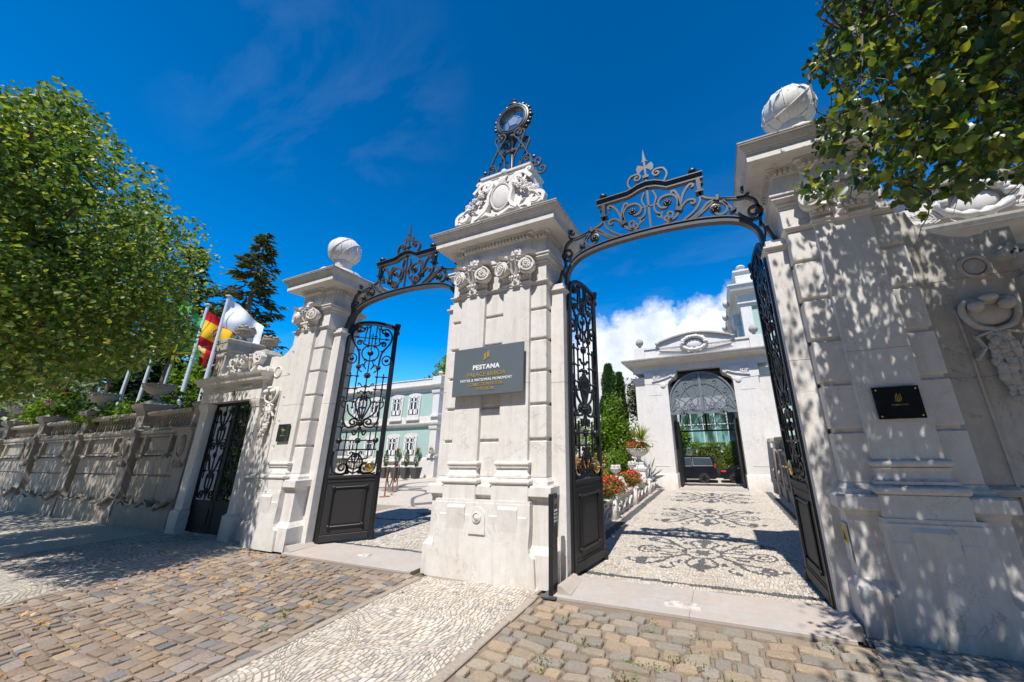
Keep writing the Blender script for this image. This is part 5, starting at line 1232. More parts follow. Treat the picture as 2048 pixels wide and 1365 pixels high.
# ---------------------------------------------------------------- lodge with passage in the right axis
def lodge(label, dx=0, Y=13.1, op=True, front=True):
    r = thing('lodge', label, 'building', (dx, 0, 0))
    def B(n_, x0, x1, y0, y1, z0, z1, m_='white', c=.0): mb = MB(); mb.box(x0, x1, Y + y0, Y + y1, z0, z1, c); return part(n_, mb, m_, r, 0)
    DP = 2.3
    for (a, b_, o0, o1) in ((-2.32, -1.50, -2.70, -2.32), (.68, 1.46, 1.46, 1.84)):
        B('pier', a, b_, 0, DP if op else .5, .5, 3.62); B('outer_pilaster', o0, o1, .12, DP if op else .6, 0, 3.62)
        mb = MB(); mb.ring(a, b_, Y, Y + (DP if op else .5), [(.03, 0), (.03, .44), (.02, .48), (0, .51)]); part('pier_base', mb, 'white', r, 25)
        mb = MB(); mb.ring(o0, o1, Y + .12, Y + .6, [(0, 3.60), (.02, 3.62), (.02, 3.66), (.05, 3.70), (.06, 3.78), (.09, 3.84), (.09, 3.88), (0, 3.90)]); part('pilaster_capital', mb, 'white', r, 25)
        p0, p1 = (a + .14, b_ - .2) if a < 0 else (a + .2, b_ - .14)
        mb = MB()
        for q in (((p0, .75), (p1, .75)), ((p1, .75), (p1, 3.2)), ((p1, 3.2), (p0, 3.2)), ((p0, 3.2), (p0, .75))):
            mb.flat([q[0], q[1]], .014, .014, y=Y - .001)
        part('sunk_panel_edge', mb, 'white', r, 0)
    # corbelled scroll consoles narrowing the head of the opening
    for s_, x in ((-1, -1.50), (1, .68)):
        q = lambda u: x - s_ * u
        mb = MB(); pts = [(q(-.82), 3.62), (q(0), 3.55), (q(.05), 3.66), (q(.16), 3.74), (q(.30), 3.80), (q(.36), 3.92), (q(.36), 4.02), (q(-.82), 4.02)]
        mb.xz(pts if s_ < 0 else pts[::-1], Y - .01, Y + .5); part('console', mb, 'white', r, 30)
        mb = MB(); mb.flat([(q(u), z) for u, z in curl([(-.55, 3.70), (-.30, 3.74), (-.05, 3.80), (.15, 3.88)], start=(.10, 1.3, 1 if s_ < 0 else -1) if False else None, end=None)], .035, .05, y=Y - .03)
        for cx_, cz_, rr in ((q(-.38), 3.84, .13), (q(.22), 3.88, .08)):
            mb.flat([(cx_ + rr * (1 - .8 * i / 26) * math.cos(i * .5), cz_ + rr * (1 - .8 * i / 26) * math.sin(i * .5)) for i in range(27)], .028, .05, y=Y - .03)
        mb.lathe((q(-.16), Y, 3.55), [(.09, 0), (.09, -.03), (.05, -.04), (.001, -.04)], 14, ax='y'); part('scroll', mb, 'white', r, 40)
    B('head_moulding', -2.34, -1.14, -.03, .3, 4.0, 4.05); B('head_moulding', .32, 1.48, -.03, .3, 4.0, 4.05)
    B('lintel', -2.70, 1.84, .02, DP if op else .6, 4.05, 4.34); 
    mb = MB(); mb.ring(-2.70, 1.84, Y + .02, Y + DP, [(0, 4.30), (.03, 4.32), (.06, 4.34), (.20, 4.37), (.34, 4.40), (.36, 4.42), (.36, 4.47), (.38, 4.48), (.38, 4.52), (.1, 4.58)]); cn = part('cornice', mb, 'white', r, 20)
    mb = MB(); mb.ring(-2.70, 1.84, Y + .02, Y + DP, [(.362, 4.425), (.384, 4.48), (.384, 4.522), (.12, 4.585)]); part('weathered_edge', mb, 'oldstone', cn, 20)
    B('parapet', -2.62, 1.76, .08, .5, 4.54, 4.95); B('parapet_coping', -2.65, -1.42, .04, .54, 4.95, 5.02); B('parapet_coping', .56, 1.79, .04, .54, 4.95, 5.02)
    for x in (-2.45, 1.59):
        B('parapet_block', x - .2, x + .2, .02, .56, 4.56, 5.05)
        mb = MB(); mb.lathe((x, Y + .28, 5.05), [(.13, 0), (.13, .03), (.06, .06), (.05, .12), (.09, .14), (.14, .20), (.155, .27), (.13, .35), (.07, .40), (.001, .42)], 16); part('ball_finial', mb, 'oldstone', r, 50)
    # segmental pediment with coat-of-arms carving and palm fronds
    cx = -.43; pts = [(cx - 1.36, 4.95), (cx - 1.36, 5.10), (cx - 1.24, 5.10)] + [(cx + 1.24 * t_, 5.13 + .24 * math.cos(t_ * math.pi / 2)) for t_ in [-1 + .2 * i for i in range(11)]] + [(cx + 1.24, 5.10), (cx + 1.36, 5.10), (cx + 1.36, 4.95)]
    mb = MB(); mb.xz(pts[::-1], Y + .05, Y + .5); part('pediment', mb, 'white', r, 20)
    mb = MB(); mb.flat([(cx - 1.38, 5.12), (cx - 1.26, 5.12)] + [(cx + 1.24 * t_, 5.16 + .24 * math.cos(t_ * math.pi / 2)) for t_ in [-1 + .2 * i for i in range(11)]] + [(cx + 1.26, 5.12), (cx + 1.38, 5.12)], .05, .60, y=Y + .25); part('pediment_coping', mb, 'oldstone', r, 20)
    mb = MB(); mb.ball((cx, Y + .04, 4.99), .19, 16, 10, (1.7, .4, 1)); mb.tube([(cx + .42 * math.cos(a), Y - .02, 5.0 + .25 * math.sin(a)) for a in [2 * math.pi * i / 24 for i in range(25)]], .065, 6, [1 + .4 * math.sin(i * 2.7) for i in range(25)], cap=False)
    for i in range(11): a = math.pi * i / 10; mb.ball((cx + .38 * math.cos(a), Y - .06, 5.02 + .22 * math.sin(a)), .07, 7, 5)
    part('carved_shield', mb, 'white', r, 60)
    mb = MB()
    for s_ in (-1, 1):
        for i in range(15):
            u = .40 + i * .055; z = 4.80 + .008 * i
            mb.tube([(cx + s_ * u, Y + .03, z), (cx + s_ * (u + .10), Y + .0, z + .14 - .004 * i)], .016, 4, [1, .4]); mb.tube([(cx + s_ * u, Y + .03, z), (cx + s_ * (u + .12), Y + .0, z - .07)], .016, 4, [1, .4])
        mb.tube([(cx + s_ * .2, Y + .02, 4.78), (cx + s_ * 1.15, Y + .02, 4.92)], .016, 5, [1, .5])
    part('palm_frond', mb, 'white', r, 50)
    return r, B
L, B = lodge('pale stone lodge with arched passage and curved pediment at the end of the driveway')
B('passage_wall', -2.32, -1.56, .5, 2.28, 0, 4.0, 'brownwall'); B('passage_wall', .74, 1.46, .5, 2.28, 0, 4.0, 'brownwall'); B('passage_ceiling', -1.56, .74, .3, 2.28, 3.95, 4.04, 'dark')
Yl = 13.1
def fan(parent, cx, w, z0, z1, y, m_, glass=True):
    f_ = thing_part('fanlight', parent); h = z1 - z0; a_ = w / 2
    if glass:
        mb = MB(); mb.xz([(cx - a_, z0)] + [(cx + a_ * math.cos(t_), z0 + h * (.35 + .65 * math.sin(t_))) for t_ in [math.pi - math.pi * i / 16 for i in range(17)]] + [(cx + a_, z0)], y + .004, y + .012); part('glazing', mb, 'fanglass', f_, 0)
    E = lambda t_, k_=1: (cx + a_ * k_ * math.cos(t_), z0 + h * (.25 * k_ + (k_ - .25 * k_) * math.sin(t_)))
    mb = MB(); mb.flat([E(math.pi * i / 24) for i in range(25)], .05, .06, y=y); mb.flat([(cx - a_, z0), (cx + a_, z0)], .06, .07, y=y); mb.flat([(cx, z0), (cx, z1)], .075, .07, y=y); part('frame', mb, m_, f_, 20)
    mb = MB(); mb.flat([E(math.pi * i / 20, .72) for i in range(21)], .022, .03, y=y); mb.flat([E(math.pi * i / 16, .42) for i in range(17)], .022, .03, y=y); part('hoop', mb, m_, f_, 20)
    for s_ in (-1, 1):
        for pts, e in (([(.10, .05), (.13, .45), (.22, .70)], (.11, 1.3, 1)), ([(.16, .05), (.35, .40), (.52, .62)], (.11, 1.3, 1)), ([(.2, .04), (.52, .28), (.78, .40)], (.11, 1.3, 1)), ([(.05, .55), (.10, .3), (.22, .12)], (.10, 1.2, 1)), ([(.95, .06), (.75, .16), (.58, .08)], (.10, 1.2, -1)), ([(.98, .10), (.82, .34), (.72, .26)], (.07, 1.2, 1))):
            mb = MB(); mb.flat([(cx + s_ * a_ * x, z0 + h * z) for x, z in curl(pts, end=(e[0], e[1], e[2]))], .022, .03, y=y); part('scroll', mb, m_, f_, 20)
    return f_
m2, k2 = mat('fanlight_glass'); k2.set(k2.b, 'Base Color', (.22, .26, .28, 1)); k2.set(k2.b, 'Roughness', .08); k2.set(k2.b, 'Alpha', .55); M['fanglass'] = m2
can = thing('iron_canopy', 'grey iron and glass fanlight canopy with scrolls hanging in the lodge opening', 'canopy', (0, 0, 0))
M['canopyiron'] = plain('canopy_iron', (.17, .185, .2), .45, 0, .2, 20, 0)
f1 = fan(can, -.41, 2.16, 2.50, 3.92, Yl + .08, 'canopyiron')
for x in (-1.05, .23):
    mb = MB(); mb.flat([(x + .13 * (1 - .8 * i / 22) * math.cos(i * .5), 2.50 + .13 * (1 - .8 * i / 22) * math.sin(i * .5)) for i in range(23)], .03, .05, y=Yl + .02); part('end_scroll', mb, 'canopyiron', can, 30)
back = thing('inner_fanlight', 'black iron fanlight grille at the far end of the lodge passage', 'fanlight', (0, 0, 0)); fan(back, -.41, 1.98, 1.95, 3.35, Yl + 2.2, 'iron', False)
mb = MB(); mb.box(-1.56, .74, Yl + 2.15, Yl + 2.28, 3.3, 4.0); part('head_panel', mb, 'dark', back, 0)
for sx, nm in ((-1.54, 'left'), (.58, 'right')):
    dr = thing('passage_door', 'tall black door folded back against the %s side of the lodge passage' % nm, 'door', (0, 0, 0))
    mb = MB(); mb.box(sx, sx + .14, Yl + .7, Yl + 1.85, .06, 2.3, .005); part('panel', mb, 'iron', dr, 0)
    mb = MB(); mb.box(sx - .01 + (.12 if sx < 0 else -.02), sx + .06 + (.12 if sx < 0 else -.02), Yl + 1.85, Yl + 1.93, .04, 1.95); part('stile', mb, 'greyiron', dr, 0)
mb = MB(); mb.tube([(-1.48, Yl + .35, .02), (-1.48, Yl + .35, .75), (-1.50, Yl + .6, .80)], .012, 6); tag(part('grab_rail', mb, 'brass', None, 50), 'thin brass hand rail just inside the lodge passage at the left', 'rail')
mb = MB(); mb.box(-2.4, 1.5, Yl + .0, Yl + .5, -.02, .035, .01); struct('lodge_threshold', mb, 'slab', 0)

# second pavilion glimpsed above the right sweep wall
W2, B2 = lodge('pale stone pavilion with palm carving and cornice behind the shaded right wall', dx=4.5, Y=6.6, op=False)
mb = MB(); mb.box(-2.62, 1.76, 7.05, 9.5, 0, 4.5); part('body', mb, 'white', W2, 0)
mb = MB(); mb.ring(-2.5, 1.6, 7.2, 9.3, [(0, 4.95), (.05, 5.0), (-1.2, 5.9)]); part('roof', mb, 'oldstone', W2, 0)
for (x, z) in ((-1.9, 3.0), (1.1, 3.0)):
    mb = MB(); mb.box(x - .2, x + .2, 6.5, 6.62, 4.1, 4.3); part('frieze_tablet', mb, 'white', W2, 0)
w3 = dup(W2, None, (9.3, 0, 0), label='pale stone pavilion with palm carving, far right behind the shaded wall')

# ---------------------------------------------------------------- flower wall along the driveway, left
fw_ = thing('flower_wall', 'low pale stone planter wall with carved consoles along the left side of the driveway', 'planter wall')
mb = MB(); mb.box(-2.62, -2.30, 4.9, 13.0, 0, .34); part('core', mb, 'white', fw_, 0)
mb = MB(); mb.ring(-2.62, -2.27, 4.9, 13.0, [(0, .33), (.03, .34), (.04, .37), (.04, .40), (-.02, .42)]); part('coping', mb, 'white', fw_, 25)
mb = MB(); mb.box(-2.30, -2.24, 4.9, 13.0, 0, .08); part('foot_ledge', mb, 'white', fw_, 0)
for i in range(16):
    y = 5.3 + i * .5
    mb = MB()
    if i % 4 == 1: mb.box(-2.31, -2.16, y - .09, y + .09, 0, .40, .01); mb.ball((-2.18, y, .41), .08, 8, 6, (1, 1, .4))
    else: mb.tube([(-2.24, y - .14, .10), (-2.22, y - .08, .22), (-2.21, y + .06, .26), (-2.23, y + .14, .16)], .03, 6); mb.ball((-2.22, y + .14, .13), .045, 7, 5)
    part('console', mb, 'white', fw_, 50)
for y, lab in ((7.1, 'nearest'), (9.3, 'middle'), (11.2, 'farthest')):
    mb = MB(); mb.ring(-2.78, -2.36, y - .22, y + .22, [(0, .3), (.02, .42), (.02, .50), (-.02, .56), (-.05, .68), (-.09, .72)], cut=.03); part('pedestal', mb, 'white', fw_, 25)
    u = urn('small white carved vase with domed lid on the driveway planter wall, %s of three' % lab, (-2.57, y, .70), .62, 1, 'white'); u['group'] = 'small vases on the planter wall'
mb = MB(); mb.ring(-2.78, -2.34, 12.0, 12.44, [(.03, 0), (.03, .3), (0, .34), (0, .66), (.03, .68), (.05, .74), (0, .78), (-.06, .90)]); tag(part('urn_pedestal', mb, 'white', None, 25), 'square white pedestal under the flower urn beside the lodge', 'pedestal')
u = urn('white carved bowl urn with red flowers and yucca beside the lodge', (-2.56, 12.2, .88), .92, 0, 'white'); u['group'] = 'flower urns'
# right side wall of the driveway
rw = thing('side_wall', 'carved pale stone balustraded wall along the right side of the driveway', 'wall')
mb = MB(); mb.box(1.52, 1.80, 4.7, 12.95, 0, 1.2); part('core', mb, 'wall', rw, 0)
mb = MB(); mb.ring(1.50, 1.82, 4.7, 12.95, [(.05, 0), (.05, .3), (0, .36), (0, .8), (.03, .83), (.03, .9), (0, .93), (0, 1.12), (.04, 1.16), (.06, 1.22), (.0, 1.26)]); part('mouldings', mb, 'wall', rw, 25)
for i in range(7):
    y = 5.6 + i * 1.12
    mb = MB(); mb.box(1.40, 1.56, y - .14, y + .14, 0, 1.28, .01); part('pilaster', mb, 'wall', rw, 0)
    mb = MB(); mb.ball((1.42, y + .56, .58), .12, 10, 8, (.5, 1, 1.3)); mb.tube([(1.43, y + .3, .34), (1.41, y + .56, .42), (1.43, y + .82, .34)], .04, 6); part('carving', mb, 'wall', rw, 60)
    for j in range(8): o = baluster(rw, 1.66, y + .17 + j * .11, 1.26, .26)
mb = MB(); mb.ring(1.54, 1.78, 4.7, 12.95, [(0, 1.52), (.04, 1.54), (.04, 1.60), (0, 1.62)]); part('handrail', mb, 'wall', rw, 25)
mb = MB(); mb.ring(1.50, 1.90, 12.5, 12.95, [(0, 0), (0, 1.42), (.04, 1.44), (.10, 1.50), (.12, 1.58), (0, 1.62)]); part('end_pier', mb, 'white', rw, 25)

# ---------------------------------------------------------------- big green-and-white palace building, right
pb = thing('palace_building', 'tall pale green building with white corner pilaster and heavy cornice behind the lodge', 'building')
Yb = 16.0
mb = MB(); mb.box(1.62, 16, Yb, 40, -1, 7.3); part('wall', mb, 'green', pb, 0)
mb = MB(); mb.box(1.55, 1.98, Yb - .08, Yb + .5, -1, 7.2, .01); part('corner_pilaster', mb, 'white', pb, 0)
mb = MB(); mb.ring(1.55, 16, Yb - .06, 40, [(0, 7.10), (.04, 7.12), (.04, 7.18), (.10, 7.22), (.10, 7.28), (0, 7.30), (0, 7.62), (.06, 7.66), (.10, 7.72), (.30, 7.78), (.34, 7.90), (.40, 8.0), (.40, 8.06), (0, 8.12), (0, 8.20)]); part('cornice', mb, 'white', pb, 20)
mb = MB(); mb.ring(1.55, 16, Yb, 40, [(0, 8.1), (0, 8.66), (.05, 8.70), (.08, 8.76), (.08, 8.84), (0, 8.88)]); part('parapet', mb, 'white', pb, 20)
for y in (17.5, 19.5, 21.5, 24):
    mb = MB(); mb.box(1.28, 1.64, y - .35, y + .35, 6.6, 7.2, .02); mb.box(1.42, 1.64, y - .55, y + .55, 2.5, 6.6, .02); part('window_surround', mb, 'white', pb, 0)
    mb = MB(); mb.box(1.40, 1.43, y - .35, y + .35, 3, 6.2); part('window', mb, 'glass', pb, 0)
    mb = MB(); mb.ball((1.10, y, 7.9), .22, 8, 6, (.7, 1, 1)); part('carved_mask', mb, 'white', pb, 60)
mb = MB(); mb.lathe((1.85, Yb + .3, 8.88), [(.22, 0), (.22, .06), (.10, .10), (.14, .16), (.20, .22), (.16, .28), (.06, .34), (.001, .36)], 14); part('finial', mb, 'white', pb, 50)

# ---------------------------------------------------------------- green house across the plaza
gh = thing('green_house', 'two-storey pale green house with white window surrounds and tiled roof across the plaza', 'building')
Yg = 15.7; gx0, gx1 = -27, -14.42
mb = MB(); mb.box(gx0, gx1, Yg, 24, -.02, 5.0); part('wall', mb, 'green', gh, 0)
mb = MB(); mb.ring(gx0, gx1, Yg, 24, [(.05, 0), (.05, .96), (.02, 1.0), (0, 1.02)]); part('plinth', mb, 'white', gh, 20)
mb = MB(); mb.ring(gx0, gx1, Yg, 24, [(0, 2.68), (.06, 2.72), (.16, 2.80), (.18, 2.88), (.02, 2.92), (.02, 3.24), (0, 3.26)]); part('string_course', mb, 'white', gh, 20)
mb = MB(); mb.ring(gx0, gx1, Yg, 24, [(0, 4.66), (.04, 4.70), (.04, 4.80), (.12, 4.86), (.22, 4.94), (.24, 5.0), (.0, 5.04), (0, 5.36), (.04, 5.40), (0, 5.44)]); part('cornice', mb, 'white', gh, 20)
for z0, z1 in ((1.0, 2.7), (3.2, 4.7)):
    mb = MB(); mb.ring(gx1 - .42, gx1 + .03, Yg - .06, Yg + .5, [(.06, z0), (.06, z0 + .12), (0, z0 + .16), (0, z1 - .22), (.05, z1 - .16), (.07, z1 - .06), (.07, z1)]); part('corner_pilaster', mb, 'white', gh, 20)
mb = MB(); mb.box(gx1 - .5, gx1 + .12, Yg - .12, Yg + .6, 5.04, 5.50); mb.lathe((gx1 - .2, Yg + .15, 5.5), [(.12, 0), (.05, .08), (.10, .14), (.14, .22), (.10, .30), (.001, .34)], 12); part('parapet_block', mb, 'white', gh, 40)
mb = MB(); mb.add([(-18.6, Yg + 1.6, 5.30), (gx1 - .8, Yg + 1.6, 5.30), (gx1 - .8, 21, 5.30), (-18.6, 21, 5.30), (-17.2, 18.6, 6.25), (-16.4, 18.6, 6.25)], [(0, 1, 5, 4), (1, 2, 5), (2, 3, 4, 5), (3, 0, 4)]); rf = part('roof', mb, 'tile', gh, 0)
mb = MB()
for i in range(16):
    u = i / 15; mb.tube([(-18.5 + 3.2 * u, Yg + 1.58, 5.33), (-17.2 + .8 * u, 18.6, 6.27)], .05, 5)
for i in range(16): u = i / 15; mb.tube([(gx1 - .78, Yg + 1.7 + 3.5 * u, 5.33), (-16.4, 18.6, 6.27)], .05, 5)
part('roof_tile', mb, 'tile', rf, 50, kind='stuff')
def win(x, z0, z1, w=.42, low=False):
    f_ = thing_part('window', gh)
    mb = MB(); pts = [(x - w - .09, z0 - .30), (x + w + .09, z0 - .30), (x + w + .09, z0 - .2), (x + w + .12, z1 + .05), (x + w + .06, z1 + .16), (x + .2, z1 + .20), (x, z1 + .22), (x - .2, z1 + .20), (x - w - .06, z1 + .16), (x - w - .12, z1 + .05), (x - w - .09, z0 - .2)]
    mb.xz(pts, Yg - .07, Yg + .02); part('surround', mb, 'white', f_, 0)
    mb = MB(); mb.box(x - w, x + w, Yg - .085, Yg - .05, z0, z1); part('pane', mb, 'glass', f_, 0)
    mb = MB()
    for a, b_, c, d in ((x - w, x - w + .06, z0, z1), (x + w - .06, x + w, z0, z1), (x - .05, x + .05, z0, z1), (x - w, x + w, z1 - .06, z1), (x - w, x + w, z0, z0 + .26), (x - w, x + w, z1 - .30, z1 - .26), (x - .24, x - .21, z0, z1), (x + .21, x + .24, z0, z1)): mb.box(a, b_, Yg - .10, Yg - .075, c, d)
    part('frame', mb, 'whiteletter', f_, 0)
    mb = MB(); mb.box(x - w - .14, x + w + .14, Yg - .16, Yg, z0 - .36, z0 - .29); part('sill', mb, 'white', f_, 0)
for x in (-16.22, -17.55, -19.4, -20.9, -22.4, -24.0):
    win(x, 3.42, 4.40, .36); win(x, 1.18, 2.12, .36)
# flower baskets
for x in (-16.86, -15.4, -14.5):
    tg = thing('hanging_basket', 'small white wall basket of orange flowers on the green house, %s of three' % {-16.86: 'left', -15.4: 'middle', -14.5: 'right'}[x], 'flower basket', (x, 15.5, 1.2), group='flower baskets on the green house')
    mb = MB(); mb.lathe((0, 0, 0), [(.05, 0), (.10, .05), (.13, .14), (.12, .15)], 10); part('pot', mb, 'white', tg, 40)
    leafcloud('foliage', np.random.RandomState(3).normal(0, .07, (60, 3)) + [0, 0, .24], .07, 'greenleaf', tg, 2, big=False); leafcloud('flower', np.random.RandomState(5).normal(0, .07, (40, 3)) + [0, -.02, .28], .05, 'flower', tg, 4, big=False)
# planters with clipped cypresses
for i, x in enumerate((-17.05, -16.25, -15.55, -14.85)):
    nm = ['first from the left', 'second from the left', 'third from the left', 'nearest the house corner'][i]
    tp = thing('potted_cypress', 'slim clipped cypress in tapered dark planter, %s of four' % nm, 'potted tree', (x, 14.9, 0), group='potted cypresses by the green house')
    mb = MB(); v = [(-.15, -.15, .03), (.15, -.15, .03), (.15, .15, .03), (-.15, .15, .03), (-.22, -.22, .55), (.22, -.22, .55), (.22, .22, .55), (-.22, .22, .55)]
    mb.add(v, [(3, 2, 1, 0), (4, 5, 6, 7), (0, 1, 5, 4), (1, 2, 6, 5), (2, 3, 7, 6), (3, 0, 4, 7)]); part('planter', mb, 'pot', tp, 0)
    q = np.random.RandomState(i); n = 700; h = q.rand(n); rr = .14 * np.sin(np.pi * (h * .85 + .12)) * q.rand(n) ** .3; a = q.rand(n) * 6.28
    leafcloud('crown', np.c_[rr * np.cos(a), rr * np.sin(a), .58 + h * .85], .06, 'cypleaf', tp, i, droop=-1.2, big=False, kind=None)
# rope barrier posts
for i, (x, y) in enumerate(((-11.3, 10.3), (-12.6, 11.7), (-10.4, 9.2))):
    rp = thing('rope_post', 'rusty thin barrier post with disc foot on the plaza, %s' % ['middle of three', 'farthest of three', 'nearest of three'][i], 'barrier post', (x, y, 0), group='rope barrier posts on the plaza')
    mb = MB(); mb.lathe((0, 0, 0), [(.16, 0), (.16, .02), (.02, .03)], 14); part('foot', mb, 'rust', rp, 40)
    mb = MB(); mb.lathe((0, 0, .02), [(.022, 0), (.022, .82), (.03, .84), (.001, .88)], 8); part('post', mb, 'rust', rp, 40)
for j, ((x0, y0), (x1, y1)) in enumerate((((-11.3, 10.3), (-12.6, 11.7)), ((-11.3, 10.3), (-10.4, 9.2)))):
    mb = MB(); mb.tube([(x0 + (x1 - x0) * u, y0 + (y1 - y0) * u, .80 - .55 * (1 - (2 * u - 1) ** 2)) for u in [i / 14 for i in range(15)]], .02, 6); tag(part('barrier_rope', mb, 'iron', None, 50), ['sagging dark rope between the middle and far barrier posts', 'sagging dark rope between the near and middle barrier posts'][j], 'rope')
hs_ = thing('hotel_notice', 'small white notice board on a post beyond the left gate leaf', 'sign', (-12.6, 9.6, 0))
mb = MB(); mb.box(-.03, .03, -.03, .03, 0, 1.3); part('post', mb, 'alu', hs_, 0); mb = MB(); mb.box(-.22, .22, -.05, -.03, 1.12, 1.5); part('board', mb, 'whiteletter', hs_, 0)
mb = MB(); mb.box(-.04, .04, -.056, -.05, 1.34, 1.42); mb.box(-.13, .13, -.056, -.05, 1.24, 1.27); part('print', mb, 'iron', hs_, 0)
# low balustraded terrace left of the plaza seen through the gate lattice
tr = thing('terrace_wall', 'pale low balustrade wall on the far side of the plaza behind the left gate leaf', 'wall')
mb = MB(); mb.box(-27, -17.9, 14.2, 14.5, 0, .5); mb.ring(-27, -17.9, 14.2, 14.5, [(0, 1.05), (.05, 1.08), (.05, 1.16), (0, 1.18)]); part('coping', mb, 'white', tr, 0)
for i in range(44): o = baluster(tr, -26.8 + i * .2, 14.35, .5, .56); o.scale = (2.2, 2.2, .56)
bb = thing('garden_building', 'cream garden building seen through the left gate lattice', 'building', (0, 0, 0))
mb = MB(); mb.box(-22.6, -20.6, 13.2, 15, 0, 2.0); mb.ring(-22.6, -20.6, 13.2, 15, [(0, 1.98), (.1, 2.04), (.1, 2.12), (0, 2.14)]); part('wall', mb, 'white', bb, 0)
# white building with rounded gable, far behind the cypress
wb = thing('white_building', 'plain cream building with rounded end behind the tall cypress', 'building')
mb = MB(); mb.xz([(-9.8, -1), (-4.2, -1), (-4.2, 4.4), (-4.35, 5.0), (-4.8, 5.5), (-5.4, 5.62), (-5.9, 5.62), (-5.9, 6.15), (-9.8, 6.15)][::-1], 22, 30); part('wall', mb, 'white', wb, 20)
# glass-fronted building beyond the lodge
gb = thing('glass_building', 'modern building with green tinted glass front and white mullions beyond the lodge', 'building')
Yq = 34
m3, k3 = mat('green_glass'); n_ = k3.noise(k3.vmath('MULTIPLY', k3.pos, (1.2, 1, .35)), .9, 4, .6); k3.set(k3.b, 'Base Color', k3.mix(k3.ramp(n_, [(.42, 0), (.55, 1)]), (.20, .40, .37, 1), (.035, .08, .05, 1))); k3.set(k3.b, 'Roughness', .1); M['ggl'] = m3
mb = MB(); mb.box(-6, 8, Yq + 1, 50, -1.3, 6.2); part('wall', mb, 'white', gb, 0)
for i in range(11):
    x = -3.2 + i * 1.0; mb = MB(); mb.box(x + .04, x + .96, Yq + .1, Yq + .16, .95, 4.4); part('pane', mb, 'ggl', gb, 0)
    mb = MB(); mb.box(x - .04, x + .04, Yq + .02, Yq + .2, .9, 4.5); part('mullion', mb, 'alu', gb, 0)
mb = MB(); mb.box(-3.3, 8, Yq - .1, Yq + 1, 4.4, 4.75); mb.box(-3.3, 8, Yq + .06, Yq + .1, 3.0, 3.08); part('roof_edge', mb, 'alu', gb, 0)
mb = MB(); mb.box(-2.0, 8, Yq - .3, Yq + 1, .68, .95); part('floor_edge', mb, 'alu', gb, 0)
mb = MB(); mb.box(-2.0, 8, Yq - .2, Yq + 1, .2, .66); part('soffit', mb, 'dark', gb, 0)

# ---------------------------------------------------------------- cars
def wheel(r, x, y, z, q):
    w = thing_part('wheel', r)
    mb = MB(); mb.lathe((x, y, z), [(q * .7, -.10), (q * .96, -.10), (q, -.07), (q, .07), (q * .96, .10), (q * .7, .10)], 22, ax='y'); part('tyre', mb, 'tyre', w, 40)
    mb = MB(); mb.lathe((x, y, z), [(.001, -.085), (q * .18, -.09), (q * .2, -.06), (q * .6, -.05), (q * .68, -.095), (q * .7, -.09), (q * .7, .05)], 20, ax='y')
    for i in range(5): a = i * 1.2566; mb.box(-1, -1, 0, 0, 0, 0) if False else mb.flat([(x + q * .1 * math.cos(a), z + q * .1 * math.sin(a)), (x + q * .66 * math.cos(a), z + q * .66 * math.sin(a))], q * .2, .03, y=y - .085)
    part('rim', mb, 'rim', w, 30)
def car(name, label, cat, prof, win_, loc, wx, q, W_, lights):
    r = thing(name, label, cat, loc)
    # body: side profile lofted across the width with tumblehome
    v = []; f = []; n = len(prof)
    secs = [(-W_ / 2, .0, .90), (-W_ / 2 + .03, .04, 1), (-W_ * .30, .0, 1.0), (W_ * .30, 0, 1.0), (W_ / 2 - .03, .04, 1), (W_ / 2, 0, .90)]
    zm = max(z for x, z in prof); 
    for k_, (y, o, s_) in enumerate(secs):
        for x, z in prof:
            t_ = max(0, (z - .95) / (zm - .95)); yy = y * (1 - .16 * t_); v.append((x * (1 if 0 < k_ < 5 else .985), yy, z if 0 < k_ < 5 else z * .985 + .01))
    for k_ in range(5):
        for i in range(n): f.append((k_ * n + i, k_ * n + (i + 1) % n, (k_ + 1) * n + (i + 1) % n, (k_ + 1) * n + i))
    f.append(tuple(range(n))[::-1]); f.append(tuple(range(5 * n, 6 * n)))
    mb = MB(); mb.add(v, f); part('body', mb, 'carblack', r, 35)
    for pts in win_:
        mb = MB(); P_ = [(x, z) for x, z in pts]; vv = []
        for x, z in P_: t_ = max(0, (z - .95) / (zm - .95)); vv.append((x, -W_ / 2 * (1 - .16 * t_) - .012, z))
        mb.add(vv, [tuple(range(len(vv)))]); part('side_window', mb, 'glass', r, 0)
        mb = MB(); mb.tube(vv + [vv[0]], .014, 4); part('window_trim', mb, 'rim', r, 0)
    for x in wx: 
        mb = MB(); mb.lathe((x, -W_ / 2 + .02, q), [(q * 1.15, -.03), (q * 1.15, .1)], 24, ax='y'); part('wheel_arch', mb, 'tyre', r, 40)
        for s_ in (-1, 1): wheel(r, x, s_ * (W_ / 2 - .05), q, q)
    for (x, z, w, h) in lights: mb = MB(); mb.box(x - w, x + w, -W_ / 2 - .015, -W_ / 2 + .25, z - h, z + h, .01); part('tail_light', mb, 'redlight', r, 0)
    return r
van = car('parked_van', 'black passenger van parked side-on beyond the lodge passage', 'van', [(-2.5, .35), (-2.52, .75), (-2.4, 1.0), (-1.7, 1.18), (-1.15, 1.72), (-.8, 1.88), (0, 1.93), (2.1, 1.90), (2.35, 1.80), (2.46, 1.1), (2.48, .4), (2.3, .28), (-2.3, .28)],
          [[(-1.35, 1.18), (-.95, 1.68), (-.55, 1.75), (-.50, 1.18)], [(-.40, 1.18), (-.42, 1.75), (.75, 1.78), (.75, 1.18)], [(.85, 1.20), (.85, 1.78), (2.1, 1.76), (2.25, 1.20)]], (-2.72, 28, -1.14), (-1.6, 1.55), .33, 1.9, [(2.40, 1.2, .035, .16)])
van.scale = (.92, .92, .92)
